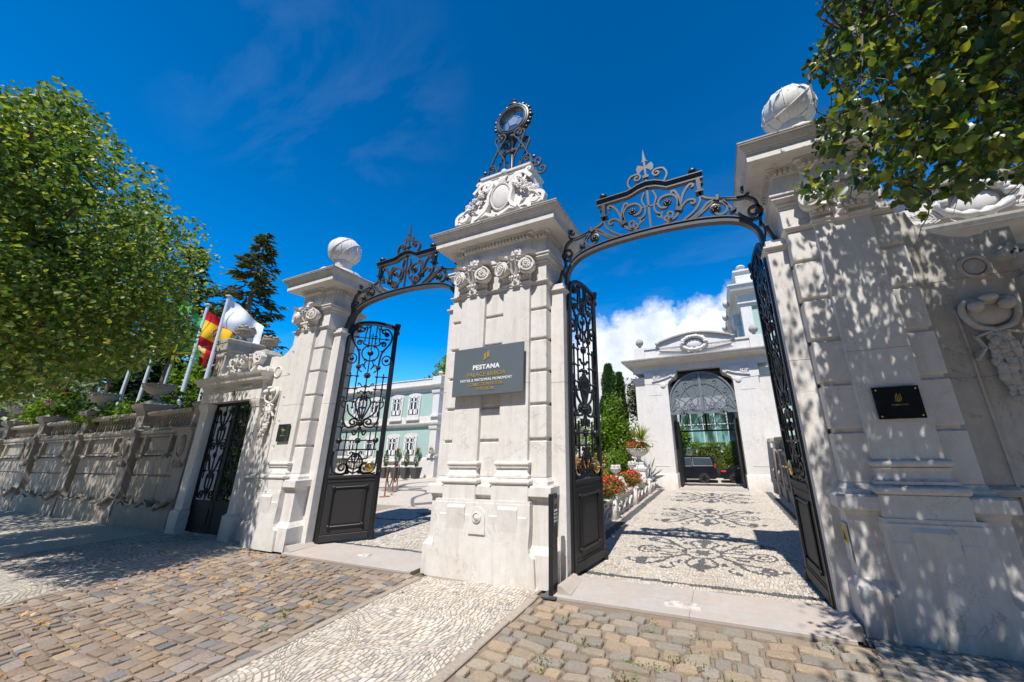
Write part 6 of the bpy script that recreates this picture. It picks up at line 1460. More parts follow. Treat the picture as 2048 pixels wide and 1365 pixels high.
mb = MB(); mb.ball((-1.35, -1.05, 1.18), .13, 9, 6, (.7, 1, 1)); part('mirror', mb, 'rim', van, 50)
mb = MB(); mb.box(-.62, -.45, -.99, -.95, 1.05, 1.08); mb.box(-.35, -.18, -.99, -.95, 1.05, 1.08); part('handle', mb, 'rim', van, 0)
sed = car('parked_saloon', 'black saloon car with red tail light parked behind the van', 'car', [(-2.2, .45), (-2.28, .65), (-2.2, .92), (-1.5, 1.02), (-.7, 1.32), (.2, 1.38), (.9, 1.25), (1.6, .95), (2.2, .80), (2.3, .5), (2.2, .25), (-2.1, .25)],
          [[(-1.1, 1.0), (-.65, 1.26), (-.1, 1.30), (-.1, .98)], [(0, .98), (0, 1.31), (.7, 1.24), (1.15, .98)]], (1.85, 28.2, -1.14), (-1.35, 1.4), .32, 1.8, [(-2.03, .82, .17, .06)])
sed.scale = (.92, .92, .92)
# flagpoles and flags
def pole(x, y, h, label, z0=0):
    r = thing('flagpole', label, 'flagpole', (x, y, z0), group='flagpoles behind the garden wall')
    mb = MB(); mb.lathe((0, 0, 0), [(.075, 0), (.07, h * .5), (.05, h)], 12); part('pole', mb, 'alu', r, 40)
    mb = MB(); mb.lathe((0, 0, h), [(.06, 0), (.11, .03), (.11, .07), (.05, .10), (.001, .11)], 12); part('cap', mb, 'alu', r, 40)
    mb = MB(); mb.tube([(.16, -.05, 1), (.18, -.05, h - .1)], .012, 4); part('halyard', mb, 'alu', r, 0)
    return r
def flag(name, label, origin, w, h, fn, sag=.5, nx=30, nz=24, seed=0):
    """cloth hanging from the top of the hoist: droops along a falling line"""
    R = random.Random(seed); mb = MB(); mb.tone = []
    def P_(u, v_):
        x = w * u * (1 - .22 * u); z = -v_ * h - sag * u ** 1.2 * w + .05 * math.sin(u * 7 + seed)
        y = .14 * math.sin(u * 9 + v_ * 1.5 + seed) * (.3 + u) + .06 * math.sin(v_ * 6 + u * 4)
        return (origin[0] + x * .42 - y * .9, origin[1] + x * .9 + y * .42, origin[2] + z + v_ * h * .10 * u)
    v = [P_(i / nx, j / nz) for j in range(nz + 1) for i in range(nx + 1)]; f = []
    for j in range(nz):
        for i in range(nx): a = j * (nx + 1) + i; f.append((a, a + 1, a + nx + 2, a + nx + 1)); mb.tone.append((*fn((i + .5) / nx, (j + .5) / nz), 1))
    mb.add(v, f); o = part(name, mb, 'flag', None, 60); tag(o, label, 'flag'); o['group'] = 'flags behind the garden wall'; return o
RED, YEL, GRN, WHT = (.62, .012, .02), (.85, .52, .02), (.01, .26, .06), (.78, .78, .80)
def spain(u, v_):
    if v_ < .25 or v_ > .75: return RED
    if (u - .36) ** 2 / .011 + (v_ - .5) ** 2 / .022 < 1: return (.45, .08, .03) if (int(u * 60) + int(v_ * 50)) % 3 else (.75, .6, .4)
    return YEL
def portugal(u, v_):
    d = (u - .4) ** 2 / .012 + (v_ - .5) ** 2 / .035
    if d < .35: return (.7, .7, .75) if d > .12 else RED
    if d < 1: return YEL
    return GRN if u < .4 else RED
def leafflag(u, v_): return (.02, .38, .09) if (u - .45) ** 2 + (v_ - .5) ** 2 > .03 else (.6, .65, .6)
# ---------------------------------------------------------------- flags
pole(-17.95, 7.0, 7.62, 'white flagpole flying a plain white flag, nearest the small gate')
pole(-19.45, 7.0, 7.50, 'white flagpole flying a red and yellow flag')
pole(-21.15, 7.0, 7.4, 'white flagpole with a limp green and red flag')
pole(-23.0, 7.0, 7.3, 'bare white flagpole, second from the left')
pole(-24.9, 7.0, 7.2, 'bare white flagpole, farthest left')
flag('flag', 'plain white flag hanging slack from the rightmost pole', (-17.86, 7.0, 7.5), 1.6, 1.2, lambda u, v_: WHT, .62, seed=1)
flag('flag', 'red and yellow striped flag with a crest', (-19.36, 7.0, 7.25), 1.35, 1.5, spain, .45, seed=3)
flag('flag', 'limp green and red flag with a yellow emblem, half hidden by the tree', (-21.05, 7.05, 7.1), 1.9, 1.25, portugal, .85, seed=5)
flag('flag', 'small piece of green flag with a pale emblem, just under the tree crown', (-22.9, 7.3, 8.6), 1.3, 1.1, leafflag, .9, seed=8)

# ---------------------------------------------------------------- vegetation
def clusters(blobs, ncl, per, cr, seed, keep=None, shell=.35, nscale=1.0, thr=.0, jitk=False):
    q = np.random.RandomState(seed); out = []; cen = []
    wts = np.array([b[1][0] * b[1][1] * b[1][2] for b in blobs]); wts = wts / wts.sum()
    while len(cen) < ncl:
        b = blobs[q.choice(len(blobs), p=wts)]
        d = q.normal(size=3); d /= np.linalg.norm(d); r = (shell + (1 - shell) * q.rand()) if q.rand() < .75 else q.rand()
        p = np.array(b[0]) + d * np.array(b[1]) * r
        if thr and noise_(p * nscale) < thr: continue
        if keep is not None and not keep(p): continue
        cen.append(p)
    cen = np.array(cen); k = per
    P = cen[:, None, :] + q.normal(0, 1, (len(cen), k, 3)) * np.array(cr) * .55
    return cen, P.reshape(-1, 3)
from mathutils import noise as mn
def noise_(p): return mn.noise(Vector(p)) * .5 + .5
def limbs(root_pts, targets, R, r0=.05, name='limb', parent=None, m='bark', sag=.15, merge=False, n=5):
    big = MB()
    for tpt in targets:
        b = Vector(min(root_pts, key=lambda q: (Vector(q) - Vector(tpt)).length)); e = Vector(tpt); mid = (b + e) / 2 + Vector((R.uniform(-.2, .2), R.uniform(-.2, .2), R.uniform(0, .25)))
        L = (e - b).length
        pts = [b, b.lerp(mid, .6), mid, mid.lerp(e, .55) + Vector((R.uniform(-.06, .06), R.uniform(-.06, .06), R.uniform(-.05, .06))), e]
        if merge: big.tube(pts, r0, n, [1, .8, .6, .4, .18])
        else: mb = MB(); mb.tube(pts, r0, 7, [1, .8, .6, .4, .18]); part(name, mb, m, parent, 50)
    if merge and big.v: part(name, big, m, parent, 50, kind='stuff')
def poly_in(x, y, P):
    c = False; j = len(P) - 1
    for i in range(len(P)):
        if (P[i][1] > y) != (P[j][1] > y) and x < (P[j][0] - P[i][0]) * (y - P[i][1]) / (P[j][1] - P[i][1]) + P[i][0]: c = not c
        j = i
    return c
# pavement tree at the left
T1 = thing('pavement_tree', 'broad lime tree with yellow-green leaves overhanging the left pavement and wall', 'tree', (-12.0, 1.2, 0))
outl = [(-4000, -4000), (-60, 150), (40, 190), (100, 178), (170, 215), (235, 285), (300, 350), (345, 410), (392, 470), (425, 540), (432, 590), (424, 650), (395, 690), (340, 690), (310, 728), (225, 752), (140, 765), (80, 790), (20, 800), (-60, 815), (-4000, 1200)]
def keepL(p, mrg=0):
    q = toimg(p)
    if q is None: return True
    if p[0] > -6.95: return False
    if p[1] + .545 * p[2] < 1.95 + .3 * noise_(np.array(p) * 2): return False
    x, y = q[0], q[1]
    if x < -60: return True
    if noise_(np.array(p) * 3.1 + 9) < .32: return False
    w = 60 * (noise_(np.array(p) * .9) - .5) * 2 + 16 * (noise_(np.array(p) * 3) - .5) * 2
    return poly_in(x + w + 6, y - w + 2, outl)
def shiftb(bl, o): return [((c[0] - o[0], c[1] - o[1], c[2] - o[2]), r) for c, r in bl]
bl = [((-10.2, .9, 5.3), (3.6, 2.7, 3.0)), ((-8.5, 1.5, 3.9), (1.9, 1.7, 1.5)), ((-9.3, .6, 6.0), (2.6, 2.0, 2.0)), ((-12.0, 1.4, 4.6), (3.4, 2.6, 2.6))]
cen, P = clusters(bl, 2300, 34, (.22, .22, .18), 1, keepL, thr=.45, nscale=1.0, jitk=True)
def ray_at(px, py, axis, val):
    d = rt * ((px - 1139) / 700.6) + dn * ((py - 682.5) / 700.6) + fw; t_ = (val - CAMP[axis]) / d[axis]
    return np.array(CAMP + d * t_)
qq = np.random.RandomState(77); extra = []
while len(extra) < 900:
    px, py = qq.uniform(-60, 435), qq.uniform(175, 790)
    if qq.rand() < .6: py = qq.uniform(560, 800)
    if not poly_in(px, py, outl): continue
    p = ray_at(px, py, 0, -qq.uniform(7.1, 11.5))
    if not keepL(p) or p[2] > 8.6 or p[1] < -1.5 or p[1] > 3.4: continue
    if noise_(p * 1.3) < .45: continue
    extra.append(p)
extra = np.array(extra); cen = np.concatenate([cen, extra]); P = np.concatenate([P, (extra[:, None, :] + qq.normal(0, 1, (len(extra), 24, 3)) * .155).reshape(-1, 3)])
P = P[[keepL(p) for p in P]]
O1 = np.array((-12.0, 1.2, 0))
leafcloud('crown', P - O1, .066, 'limeleaf', T1, 1, up=.5, droop=.5)
mb = MB(); mb.tube([(0, 0, 0), (.05, 0, .6), (-.02, .05, 1.4), (.08, .1, 2.4), (.1, .2, 3.4), (.15, .3, 4.6), (.1, .4, 6)], .23, 12, [1.25, 1, .92, .85, .7, .5, .2]); part('trunk', mb, 'bark', T1, 50)
Rb = random.Random(3); rp = [(.1, .15, 2.6), (.12, .25, 3.5), (.15, .3, 4.6), (.1, .4, 5.6)]
tg_ = [tuple(cen[i] - O1) for i in Rb.sample(range(len(cen)), 90)]
limbs(rp, tg_[:14], Rb, .09, 'limb', T1); limbs(rp + [tuple(Vector(t_) * .75 + Vector((0, 0, .9))) for t_ in tg_[:14]], tg_[14:], Rb, .025, 'twig', T1, 'twig', merge=True)
for (lx, ly, ex, ey, Yq_) in ((-60, 720, 125, 575, 1.15), (20, 655, 180, 480, 1.2)):
    pass
# more trees of the row
for i, (x, y, s_, lab) in enumerate(((-18.0, 1.5, 1.1, 'second lime tree of the pavement row, beyond the nearest one'), (-26.0, 1.6, 1.15, 'third lime tree of the pavement row, far down the wall'))):
    T = thing('pavement_tree', lab, 'tree', (x, y, 0)); T['group'] = 'lime trees along the pavement'
    b2 = [((0, -.6, 5.4), (4.0 * s_, 3.0, 3.0 * s_)), ((1.5, -.4, 6.2), (2.4, 2.2, 2.4)), ((-1.5, -.4, 4.6), (2.6, 2.5, 1.8)), ((2.5, -.4, 4.6), (2.6, 2.5, 1.8))]
    def kp(p, x=x, y=y):
        q = toimg((p[0] + x, p[1] + y, p[2]))
        if p[1] + y + .545 * p[2] < 2.3: return False
        return q is None or q[0] < 0 or poly_in(q[0], q[1], outl)
    cen2, P2 = clusters(b2, 650, 15, (.5, .5, .4), 20 + i, kp, thr=.36)
    P2 = P2[[kp(p) for p in P2]]
    leafcloud('crown', P2, .135, 'limeleaf', T, i, up=.5, droop=.5)
    mb = MB(); mb.tube([(0, 0, 0), (.05, 0, 1.4), (.0, .1, 3), (.1, .1, 5.5)], .24, 10, [1.2, .9, .75, .3]); part('trunk', mb, 'bark', T, 50)
    limbs([(.0, .1, 2.6), (.05, .1, 4)], [tuple(c) for c in cen2[:10]], Rb, .08, 'limb', T)
# overhanging tree at the right: near leaves one by one
T2 = thing('overhanging_tree', 'near tree branch with large dark green leaves hanging over the right pillar', 'tree', (4.6, 1.2, 0))
O2 = np.array((4.6, 1.2, 0))
outr = [(1640, -3000), (1640, 0), (1655, 60), (1625, 95), (1605, 150), (1650, 170), (1668, 200), (1622, 235), (1640, 262), (1618, 300), (1634, 330), (1592, 345), (1590, 370), (1622, 405), (1668, 418), (1690, 372), (1730, 385), (1800, 402), (1815, 425), (1840, 440), (1862, 410), (1890, 388), (1950, 395), (1990, 350), (2048, 365), (2100, 370), (5000, 400), (5000, -3000)]
def keepR(p):
    q = toimg(p)
    if p[1] > 3.6: return False
    if p[0] < .25 or noise_(np.array(p) * 3.4 + 4) < .35: return False
    if q is None: return p[2] > 3.2
    if q[0] > 2100 or q[1] < -40: return p[2] > 3.0 and q[0] > 1500 and p[0] > .45
    return poly_in(q[0], q[1], outr)
br = [((2.3, 2.8, 4.3), (1.5, .9, 1.0)), ((1.9, 2.6, 4.8), (1.3, .9, 1.0)), ((3.2, 2.0, 5.0), (2.2, 1.8, 1.5)), ((2.4, 2.7, 3.7), (1.5, .8, .6)), ((1.9, 1.1, 5.2), (1.7, 1.2, 1.1)), ((3.4, 2.6, 4.4), (1.6, 1.2, 1.2))]
br += [((4.6, 1.4, 5.8), (2.6, 2.4, 1.8)), ((2.6, .2, 5.6), (2.4, 1.6, 1.4))]
cenR, PR = clusters(br, 900, 18, (.15, .15, .13), 9, keepR, shell=.1, thr=.42, nscale=1.6)
extra = []
while len(extra) < 640:
    px, py = qq.uniform(1590, 2140), qq.uniform(-150, 445)
    if not poly_in(px, py, outr): continue
    if py > 300 and qq.rand() < .45: continue
    p = ray_at(px, py, 1, qq.uniform(2.1, 3.5))
    if not keepR(p): continue
    if noise_(p * 2.0) < .44: continue
    extra.append(p)
extra = np.array(extra); cenR = np.concatenate([cenR, extra]); PR = np.concatenate([PR, (extra[:, None, :] + qq.normal(0, 1, (len(extra), 16, 3)) * .085).reshape(-1, 3)])
# the canopy continues overhead, to the right and above the frame
q5 = np.random.RandomState(12); ov = np.c_[q5.uniform(.9, 6.5, 900), q5.uniform(-.6, 3.5, 900), q5.uniform(4.6, 8.0, 900)]
ov = ov[[keepR(p) and noise_(p * 1.1) > .50 and p[0] > 1.0 + .25 * (3.5 - p[1]) - .2 * (p[2] - 4.6) for p in ov]]
PR = np.concatenate([PR, (ov[:, None, :] + q5.normal(0, 1, (len(ov), 26, 3)) * .14).reshape(-1, 3)])
PR = PR[[keepR(p) for p in PR]]
zc = np.array([toimg(p)[2] if toimg(p) and inframe(p, 0) else 99 for p in PR]); order = np.argsort(zc)
near, rest = PR[order[:300]], PR[order[300:]]
lm = []
q = np.random.RandomState(6)
for vi in range(6):
    n = 5; V = []; F = []; W_ = [0, .30, .40, .34, .17, 0]; L_ = [0, .12, .35, .62, .86, 1.06]
    cu_ = q.uniform(-.35, .12); fo = q.uniform(.1, .45)
    for i in range(6):
        u = L_[i]; z = cu_ * u * u
        V.append((0, u, z))
        if 0 < i < 5: V += [(-W_[i], u - .05, z + fo * W_[i] + q.uniform(-.03, .03)), (W_[i], u - .05, z + fo * W_[i] + q.uniform(-.03, .03))]
    V = [(0, 0, 0)] + [v for v in V[1:-1]] + [V[-1]]
    F = [(0, 1, 2), (0, 3, 1)]
    for i in range(3): a = 1 + i * 3; b = a + 3; F += [(a, b, b + 1, a + 1), (a, a + 2, b + 2, b)]
    F += [(10, 13, 11), (10, 12, 13)]; V.append((0, -.35, .05)); F.append((0, 14, 0)) if False else None
    mb = MB(); mb.v = V[:14]; mb.f = F; me = mb.mesh('leaf', 60); me.materials.append(M['nearleaf']); lm.append(me)
d_, n_ = frames(len(near), q, .6, .55)
for i, p in enumerate(near):
    x_ = np.cross(d_[i], n_[i]); s_ = .064 * q.uniform(.6, 1.25)
    o = bpy.data.objects.new('leaf', lm[i % 6]); col.objects.link(o); o.parent = T2
    o.matrix_local = Matrix(((x_[0] * s_, d_[i][0] * s_, n_[i][0] * s_, p[0] - O2[0]), (x_[1] * s_, d_[i][1] * s_, n_[i][1] * s_, p[1] - O2[1]), (x_[2] * s_, d_[i][2] * s_, n_[i][2] * s_, p[2]), (0, 0, 0, 1)))
leafcloud('crown', rest - O2, .062, 'nearleaf', T2, 8, up=.5, droop=.6)
mb = MB(); mb.tube([(0, 0, 0), (.0, .05, 1.5), (-.1, .1, 3), (-.3, .2, 4.5), (-.5, .4, 6.2)], .22, 12, [1.3, 1, .85, .6, .3]); part('trunk', mb, 'bark', T2, 50)
Rb = random.Random(8)
main = [[(-.1, .1, 3.2), (-.9, .6, 3.95), (-1.7, 1.0, 4.2), (-2.6, 1.3, 4.4), (-3.3, 1.4, 4.5)], [(-.2, .1, 3.8), (-1.0, .9, 4.3), (-1.9, 1.5, 4.15), (-2.6, 1.8, 3.95)], [(-.3, .2, 4.6), (-1.3, .5, 5.0), (-2.4, .5, 5.3), (-3.2, .4, 5.5)], [(-.1, .1, 3.4), (-.9, 1.2, 3.75), (-1.6, 1.7, 3.7), (-2.2, 2.0, 3.6)]]
rp = []
for ml in main:
    mb = MB(); c_ = crom(ml, 4); mb.tube(c_, .06, 8, [1 - .8 * i / (len(c_) - 1) for i in range(len(c_))]); part('limb', mb, 'bark', T2, 50); rp += c_[3:]
limbs(rp, [tuple(c - O2) for c in cenR[::5]], Rb, .012, 'twig', T2, 'twig', merge=True, n=4)
tw = MB()
for i in range(45):     # fine bare twigs trailing below the leaves
    b = Vector((Rb.uniform(-2.9, -1.6), Rb.uniform(1.2, 1.9), Rb.uniform(3.25, 3.7))); p = b.copy(); pts = [b]; dr = Vector((Rb.uniform(-.6, .5), Rb.uniform(-.2, .4), Rb.uniform(-.9, .1))).normalized()
    for j in range(6): dr = (dr + Vector((Rb.uniform(-.35, .35), Rb.uniform(-.3, .3), Rb.uniform(-.35, .2)))).normalized(); p = p + dr * .085; pts.append(p.copy())
    if pts[-1].y + 1.2 < 3.7: tw.tube(pts, .0065, 3, [1, .9, .8, .7, .55, .4, .25])
part('bare_twig', tw, 'twig', T2, 0, kind='stuff')

# conifers
def conifer(label, x, y, h, r, name='fir_tree', nb=240, seed=1, m='firleaf', top=.02, size=.30, dens=26, z0=-.5, group=None, low=.12):
    T = thing(name, label, 'tree', (x, y, z0), group=group); R = random.Random(seed); q = np.random.RandomState(seed)
    mb = MB(); mb.tube([(0, 0, 0), (.05, 0, h * .4), (0, .05, h * .8), (0, 0, h)], .018 * h, 8, [1, .75, .35, .08]); part('trunk', mb, 'bark', T, 50)
    bm_ = MB(); PP = []; DD = []
    for i in range(nb):
        u = low + (1 - low) * (i + R.random()) / nb; z = h * u; L = r * (1 - u) ** .75 * R.uniform(.55, 1.1) + top; a = R.uniform(0, 6.28)
        p0 = Vector((0, 0, z)); e = Vector((L * math.cos(a), L * math.sin(a), z - L * R.uniform(.05, .35))); t_ = e + Vector((0, 0, L * .10))
        bm_.tube([p0, p0.lerp(e, .6), t_], .02, 3, [1, .6, .2])
        k = max(5, int(dens * (L / r + .25)))
        for j in range(k):
            w = R.random() ** .6; c = p0.lerp(t_, w); side = Vector((-math.sin(a), math.cos(a), 0)) * R.uniform(-1, 1) * L * .22 * (1.15 - w)
            PP.append(c + side + Vector((0, 0, R.uniform(-.10, .04)))); DD.append(Vector((math.cos(a), math.sin(a), -.3)) + side.normalized() * .8 * (1 if R.random() < .5 else -.5) + Vector((R.uniform(-.4, .4), R.uniform(-.4, .4), R.uniform(-.4, .5))))
    part('branch', bm_, 'bark', T, 0, kind='stuff')
    PP = np.array([tuple(p) for p in PP]); DD = np.array([tuple(d) for d in DD]); DD /= np.linalg.norm(DD, axis=1)[:, None]
    n = q.normal(size=DD.shape) * .45 + [0, 0, 1]; n -= DD * np.sum(n * DD, 1)[:, None]; n /= np.linalg.norm(n, axis=1)[:, None]
    leafcloud('needles', PP, size, m, T, seed, d=DD, n=n, big=False, wide=.55)
    return T
def cypress(label, x, y, h, r, seed=1, m='cypleaf', n=5200, size=.18, z0=0):
    T = thing('cypress_tree', label, 'tree', (x, y, z0)); q = np.random.RandomState(seed)
    mb = MB(); mb.tube([(0, 0, 0), (0, 0, h * .8)], .06, 7, [1, .3]); part('trunk', mb, 'bark', T, 50)
    hh = q.rand(n) ** .9; rr = r * np.clip(np.sin(np.pi * np.clip(hh * .72 + .25, 0, 1)), .03, 1) ** .8 * (q.rand(n) ** .25) * (1 + .22 * np.sin(hh * 23 + q.rand(n))); a = q.rand(n) * 6.283
    P_ = np.c_[rr * np.cos(a), rr * np.sin(a), .1 + hh * (h - .2)]
    d = np.c_[np.cos(a) * .35, np.sin(a) * .35, np.ones(n)] + q.normal(0, .25, (n, 3)); d /= np.linalg.norm(d, axis=1)[:, None]
    nn = q.normal(size=(n, 3)); nn -= d * np.sum(nn * d, 1)[:, None]; nn /= np.linalg.norm(nn, axis=1)[:, None]
    leafcloud('crown', P_, size, m, T, seed, d=d, n=nn, big=False, wide=.8); return T
def bushy(name, label, x, y, z, bl, ncl, per, size, m, seed=1, trunk=None, cat='tree', cr=.3, group=None, thr=.36, kind='stuff'):
    T = thing(name, label, cat, (x, y, z), group=group)
    c_, P_ = clusters(bl, ncl, per, (cr,) * 3, seed, None, thr=thr)
    P_ = P_[P_[:, 2] > .02]
    leafcloud('crown' if cat == 'tree' else 'foliage', P_, size, m, T, seed, up=.7, droop=.2, big=False)
    if trunk: mb = MB(); mb.tube([(0, 0, 0), (.05, 0, trunk * .5), (0, .05, trunk)], .05 * trunk ** .5, 8, [1.2, .9, .5]); part('trunk', mb, 'bark', T, 50); limbs([(0, 0, trunk * .6), (0, .05, trunk)], [tuple(c) for c in c_[:8]], random.Random(seed), .035, 'limb', T)
    return T
conifer('tall ragged fir with drooping branches, right of the flags behind the wall', -31.5, 13.5, 18.8, 4.8, seed=2, nb=300, size=.55, dens=34, low=.1)
conifer('dark dense fir behind the flags, left of the ragged fir', -38.5, 12.2, 18.6, 5.0, seed=4, nb=260, m='darkleaf', size=.7, dens=26, low=.05)
conifer('dark fir standing behind the middle flagpoles', -33, 10.5, 11.5, 4.0, seed=6, nb=260, m='darkleaf', size=.6, dens=30, low=.02, name='fir_tree')
conifer('dark fir standing behind the leftmost flagpoles', -41, 10.2, 12.0, 4.4, seed=7, nb=240, m='darkleaf', size=.7, dens=30, low=.02)
conifer('low dark conifer between the flagpoles and the small gate', -23.5, 9.2, 6.4, 2.6, seed=8, nb=220, m='darkleaf', size=.42, dens=28, low=.02)
conifer('low dark conifer just behind the bowl urns', -28.5, 8.6, 7.2, 3.0, seed=9, nb=220, m='darkleaf', size=.48, dens=28, low=.02)
bushy('garden_tree', 'leafy green tree showing right of the urns, below the ragged fir', -21.5, 9.5, 0, [((0, 0, 4.6), (2.6, 2, 2.0)), ((1.5, 0, 3.6), (1.8, 1.6, 1.4))], 340, 30, .26, 'greenleaf', 3, 2.6, cr=.5)
bushy('garden_tree', 'mixed grey-green tree far left above the wall', -31, 6.6, 0, [((0, 0, 3.8), (3.4, 1.8, 2.2)), ((-5, 0, 3.8), (3.4, 1.8, 2.2))], 300, 26, .30, 'olive', 5, 2.0, cr=.5)
bushy('garden_tree', 'tree with dense foliage seen through the left gate lattice', -22.2, 12.6, 0, [((0, 0, 4.3), (1.6, 1.5, 1.2)), ((-.8, 0, 5.2), (1.4, 1.3, .9))], 190, 28, .20, 'greenleaf', 6, 2.2, cr=.5)
bushy('garden_tree', 'dark tree crown rising behind the green house roof', -20.5, 25, 0, [((0, 0, 8.0), (3.2, 2, 2.2)), ((5, 0, 7.6), (2.8, 2, 1.6))], 300, 22, .40, 'greenleaf', 7, 5, cr=.6)
bushy('garden_shrubbery', 'dark laurel bushes standing close behind the small gate', -13.6, 5.9, 0, [((0, 0, 1.2), (1.9, .6, 1.5))], 260, 26, .12, 'darkleaf', 29, cat='shrubs', cr=.35)
hd = bushy('garden_shrubbery', 'bright green garden planting seen through the small gate', -17.2, 7.4, 0, [((0, 0, .8), (3.0, 1.2, 1.0)), ((1.2, .3, 1.3), (1.6, 1.0, 1.3))], 260, 26, .12, 'greenleaf', 9, cat='shrubs', cr=.4)
bushy('garden_shrubbery', 'dark evergreen mass behind the small gate', -20.5, 9.2, 0, [((0, 0, 2.2), (4.0, 1.4, 2.4))], 380, 26, .24, 'darkleaf', 19, cat='shrubs', cr=.5)
bushy('wall_creeper', 'bright green fern-like creeper spilling over the balustrade behind the second pier', -15.2, 4.5, 2.35, [((0, 0, .18), (1.9, .22, .26)), ((-1.5, -.1, .1), (.8, .25, .35))], 130, 26, .12, 'greenleaf', 12, cat='creeper', cr=.2)
bushy('wall_creeper', 'ivy and pink flowers covering the third bowl urn on the wall', -19.9, 4.4, 2.6, [((0, 0, .6), (.75, .35, .55)), ((-1.4, 0, .3), (.8, .3, .45))], 110, 26, .13, 'greenleaf', 13, cat='creeper', cr=.2)
ivf = leafcloud('pink_flowers', np.random.RandomState(4).normal(0, .28, (26, 3)) * [1.2, .5, .6] + [-19.9, 4.1, 3.4], .12, 'flower', None, 4, big=False); tag(ivf, 'pink-red flowers dotted over the ivy of the third bowl urn', 'flowers')
bushy('garden_hedge', 'dark hedge behind the balustrade running left', -22, 6.0, 0, [((0, 0, 1.9), (12, .8, 1.5))], 520, 24, .24, 'darkleaf', 14, cat='hedge', cr=.45)
# yuccas
def yucca(label, x, y, z, h, r, seed=1, n=70, parent_group=None):
    T = thing('yucca', label, 'yucca', (x, y, z), group='yuccas in the bowl urns'); R = random.Random(seed)
    mb = MB(); mb.tube([(0, 0, 0), (.04, 0, h * .5), (.10, .02, h)], .04, 7, [1.1, .9, .9]); part('stem', mb, 'bark', T, 50)
    mb = MB()
    for i in range(n):
        a = R.uniform(0, 6.28); e = R.uniform(-.5, 1.4); L = r * R.uniform(.7, 1.1); d = Vector((math.cos(a) * math.cos(e), math.sin(a) * math.cos(e), math.sin(e))); s_ = Vector((-math.sin(a), math.cos(a), 0)) * .028
        b = Vector((.10, .02, h)); m_ = b + d * L * .5; t_ = b + d * L + Vector((0, 0, -L * .22 * math.cos(e)))
        mb.add([b - s_ * .5, b + s_ * .5, m_ + s_, m_ - s_, t_], [(0, 1, 2, 3), (3, 2, 4)])
    part('blades', mb, 'yucca', T, 0, kind='stuff'); return T
yucca('spiky yucca on a bare stem in the bowl urn nearest the small gate', PX[0], 4.34, 3.25, .80, .80, 1)
yucca('spiky yucca in the second bowl urn, its head under the tree crown', PX[1], 4.34, 3.25, 1.1, .9, 2)
yucca('tall yucca stem in the third bowl urn under the tree crown', PX[2], 4.34, 3.3, 1.3, .9, 3)
yucca('dark yucca stem in the fourth bowl urn', PX[3], 4.34, 3.3, 1.2, .9, 4)
yucca('spiky yucca with arching leaves in the flower urn beside the lodge', -2.56, 12.25, 1.35, .22, .72, 5, 80)
# red bedding flowers on the driveway wall
for y0, y1, lab in ((5.3, 6.85, 'nearest clump of red bedding flowers on the driveway planter wall'), (7.45, 8.9, 'middle clump of red bedding flowers on the driveway planter wall'), (9.6, 10.9, 'farthest clump of red bedding flowers on the driveway planter wall')):
    T = thing('bedding_flowers', lab, 'flowers', (-2.48, (y0 + y1) / 2, .38)); q = np.random.RandomState(int(y0 * 7)); n = int(1500 * (y1 - y0))
    P_ = np.c_[q.normal(0, .14, n), q.uniform(-(y1 - y0) / 2, (y1 - y0) / 2, n), q.rand(n) ** .7]; P_[:, 2] = .02 + P_[:, 2] * .34 * (1 - (P_[:, 0] / .45) ** 2)
    leafcloud('foliage', P_, .07, 'weed', T, 1, up=.8, droop=-.3, big=False)
    k = q.rand(n) < .6; Q = P_[k] + [0, 0, .03]; Q[:, 2] = np.maximum(Q[:, 2], .12)
    leafcloud('petal', Q, .055, 'flower', T, 2, up=1.2, droop=-.2, big=False)
T = thing('bedding_flowers', 'red flowers heaped in the white bowl urn beside the lodge', 'flowers', (-2.56, 12.2, 1.33)); q = np.random.RandomState(3)
P_ = q.normal(0, .17, (500, 3)) * [1, 1, .35] + [0, 0, .1]; leafcloud('foliage', P_, .08, 'weed', T, 1, big=False); leafcloud('petal', P_[:260] + [0, 0, .05], .075, 'flower', T, 2, up=1, big=False)
# trees and shrubs left of the lodge
cypress('tall narrow cypress left of the lodge', -4.95, 17.5, 5.5, .5, 3, n=9000, size=.2); cypress('second slimmer cypress tip beside the tall one', -4.55, 18.2, 5.15, .33, 4, n=4500, size=.2)
bushy('garden_tree', 'bright green leafy tree in front of the cypress left of the lodge', -4.45, 15.6, 0, [((0, 0, 1.9), (.95, .9, .9)), ((.15, 0, 2.9), (.35, .5, .8)), ((-.5, 0, 1.4), (.8, .8, .7)), ((.5, 0, 1.6), (.7, .8, .8))], 400, 26, .13, 'greenleaf', 31, 1.2, cr=.3, thr=.38)
bushy('garden_tree', 'thin-leaved brownish tree against the lodge side', -3.55, 17.8, 0, [((0, 0, 3.6), (.7, .7, 1.2))], 110, 20, .14, 'firleaf', 32, 2.6, cr=.3)
bushy('olive_shrub', 'grey-green shrub far left of the cypress', -7.4, 18, 0, [((0, 0, 1.8), (.9, .9, 1.6))], 150, 24, .14, 'olive', 33, cat='shrub')
dh = bushy('clipped_hedge', 'dry brownish clipped hedge over a low wall left of the flower wall', -4.4, 12.6, 0, [((0, 0, .85), (.95, .35, .30)), ((.5, 0, .55), (.4, .3, .45))], 170, 26, .08, 'dryleaf', 34, cat='hedge', cr=.15)
bushy('clipped_hedge', 'green top growth on the brownish hedge', -4.4, 12.7, .95, [((0, 0, .1), (.95, .35, .10))], 70, 24, .08, 'weed', 44, cat='hedge', cr=.12)
bushy('flowering_bush', 'light green bush with orange blooms behind the carved vases', -3.2, 12.3, 0, [((0, 0, .8), (.5, .4, .55))], 120, 24, .10, 'greenleaf', 35, cat='bush', cr=.2)
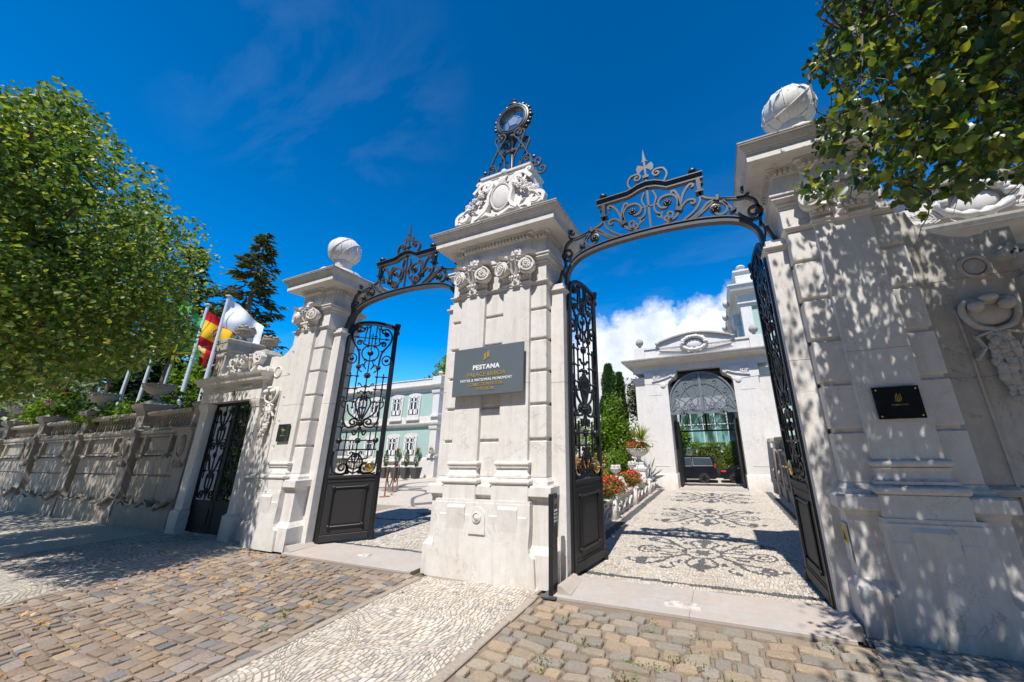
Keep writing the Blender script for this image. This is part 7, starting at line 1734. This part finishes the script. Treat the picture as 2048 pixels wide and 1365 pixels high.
mb = MB(); mb.box(-5.6, -3.5, 12.75, 13.0, 0, .62, .02); tag(part('low_wall', mb, 'white', None, 0), 'low white wall under the brownish hedge', 'wall')
mb = MB(); mb.ring(-5.75, -5.5, 12.6, 12.85, [(0, 0), (0, 1.5), (.04, 1.54), (.04, 1.6), (-.05, 1.66)]); tag(part('gate_post', mb, 'white', None, 0), 'white square post left of the brownish hedge', 'post')
# beyond the lodge
def box_hedge(label, x0, x1, y, z0, z1, n=2600, m='greenleaf', seed=1, rnd_=False):
    T = thing('clipped_hedge' if not rnd_ else 'clipped_bush', label, 'hedge' if not rnd_ else 'bush', ((x0 + x1) / 2, y, z0)); q = np.random.RandomState(seed)
    if rnd_: d = q.normal(size=(n, 3)); d /= np.linalg.norm(d, axis=1)[:, None]; P_ = d * [(x1 - x0) / 2, .6, (z1 - z0) / 2] * q.uniform(.85, 1.02, (n, 1)) + [0, 0, (z1 - z0) / 2]
    else:
        P_ = q.uniform(-1, 1, (n, 3)); ax = q.choice(3, n, p=[.12, .48, .4]); P_[np.arange(n), ax] = np.sign(P_[np.arange(n), ax]) * q.uniform(.88, 1.03, n); P_ = P_ * [(x1 - x0) / 2, .5, (z1 - z0) / 2] + [0, 0, (z1 - z0) / 2]
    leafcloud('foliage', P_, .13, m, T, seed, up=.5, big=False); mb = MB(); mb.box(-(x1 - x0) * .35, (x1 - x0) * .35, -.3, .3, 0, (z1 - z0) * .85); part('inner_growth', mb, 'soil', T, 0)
box_hedge('square clipped hedge in front of the glass building', -2.1, .35, 31, -.2, 1.45, 4200)
box_hedge('round clipped bush right of the square hedge', .25, 2.1, 30.6, -.45, 1.55, 3600, seed=2, rnd_=True)
bushy('garden_tree', 'young yellow-green tree beside the square hedge', -2.7, 30.6, -1.1, [((0, 0, 2.9), (.55, .4, 1.0))], 60, 22, .18, 'greenleaf', 51, 1.5, cr=.3)
bushy('olive_shrub', 'silvery shrub behind the van', -4.2, 30.5, -1.1, [((0, 0, 1.5), (.9, .5, .8))], 80, 22, .18, 'olive', 52, cat='shrub')
bushy('garden_tree', 'spreading pine crown above the glass building, seen through the fanlight', -1.2, 38, 0, [((0, 0, 7.4), (3.6, 2, 1.4)), ((4, 0, 6.8), (2.5, 2, 1.2))], 220, 22, .5, 'firleaf', 53, 5, cr=.7)
mb = MB(); mb.box(-4.5, 5, 31.8, 32.1, -1.15, -.2, .01); tag(part('low_wall', mb, 'slab', None, 0), 'low brownish wall below the hedges beyond the lodge', 'wall')
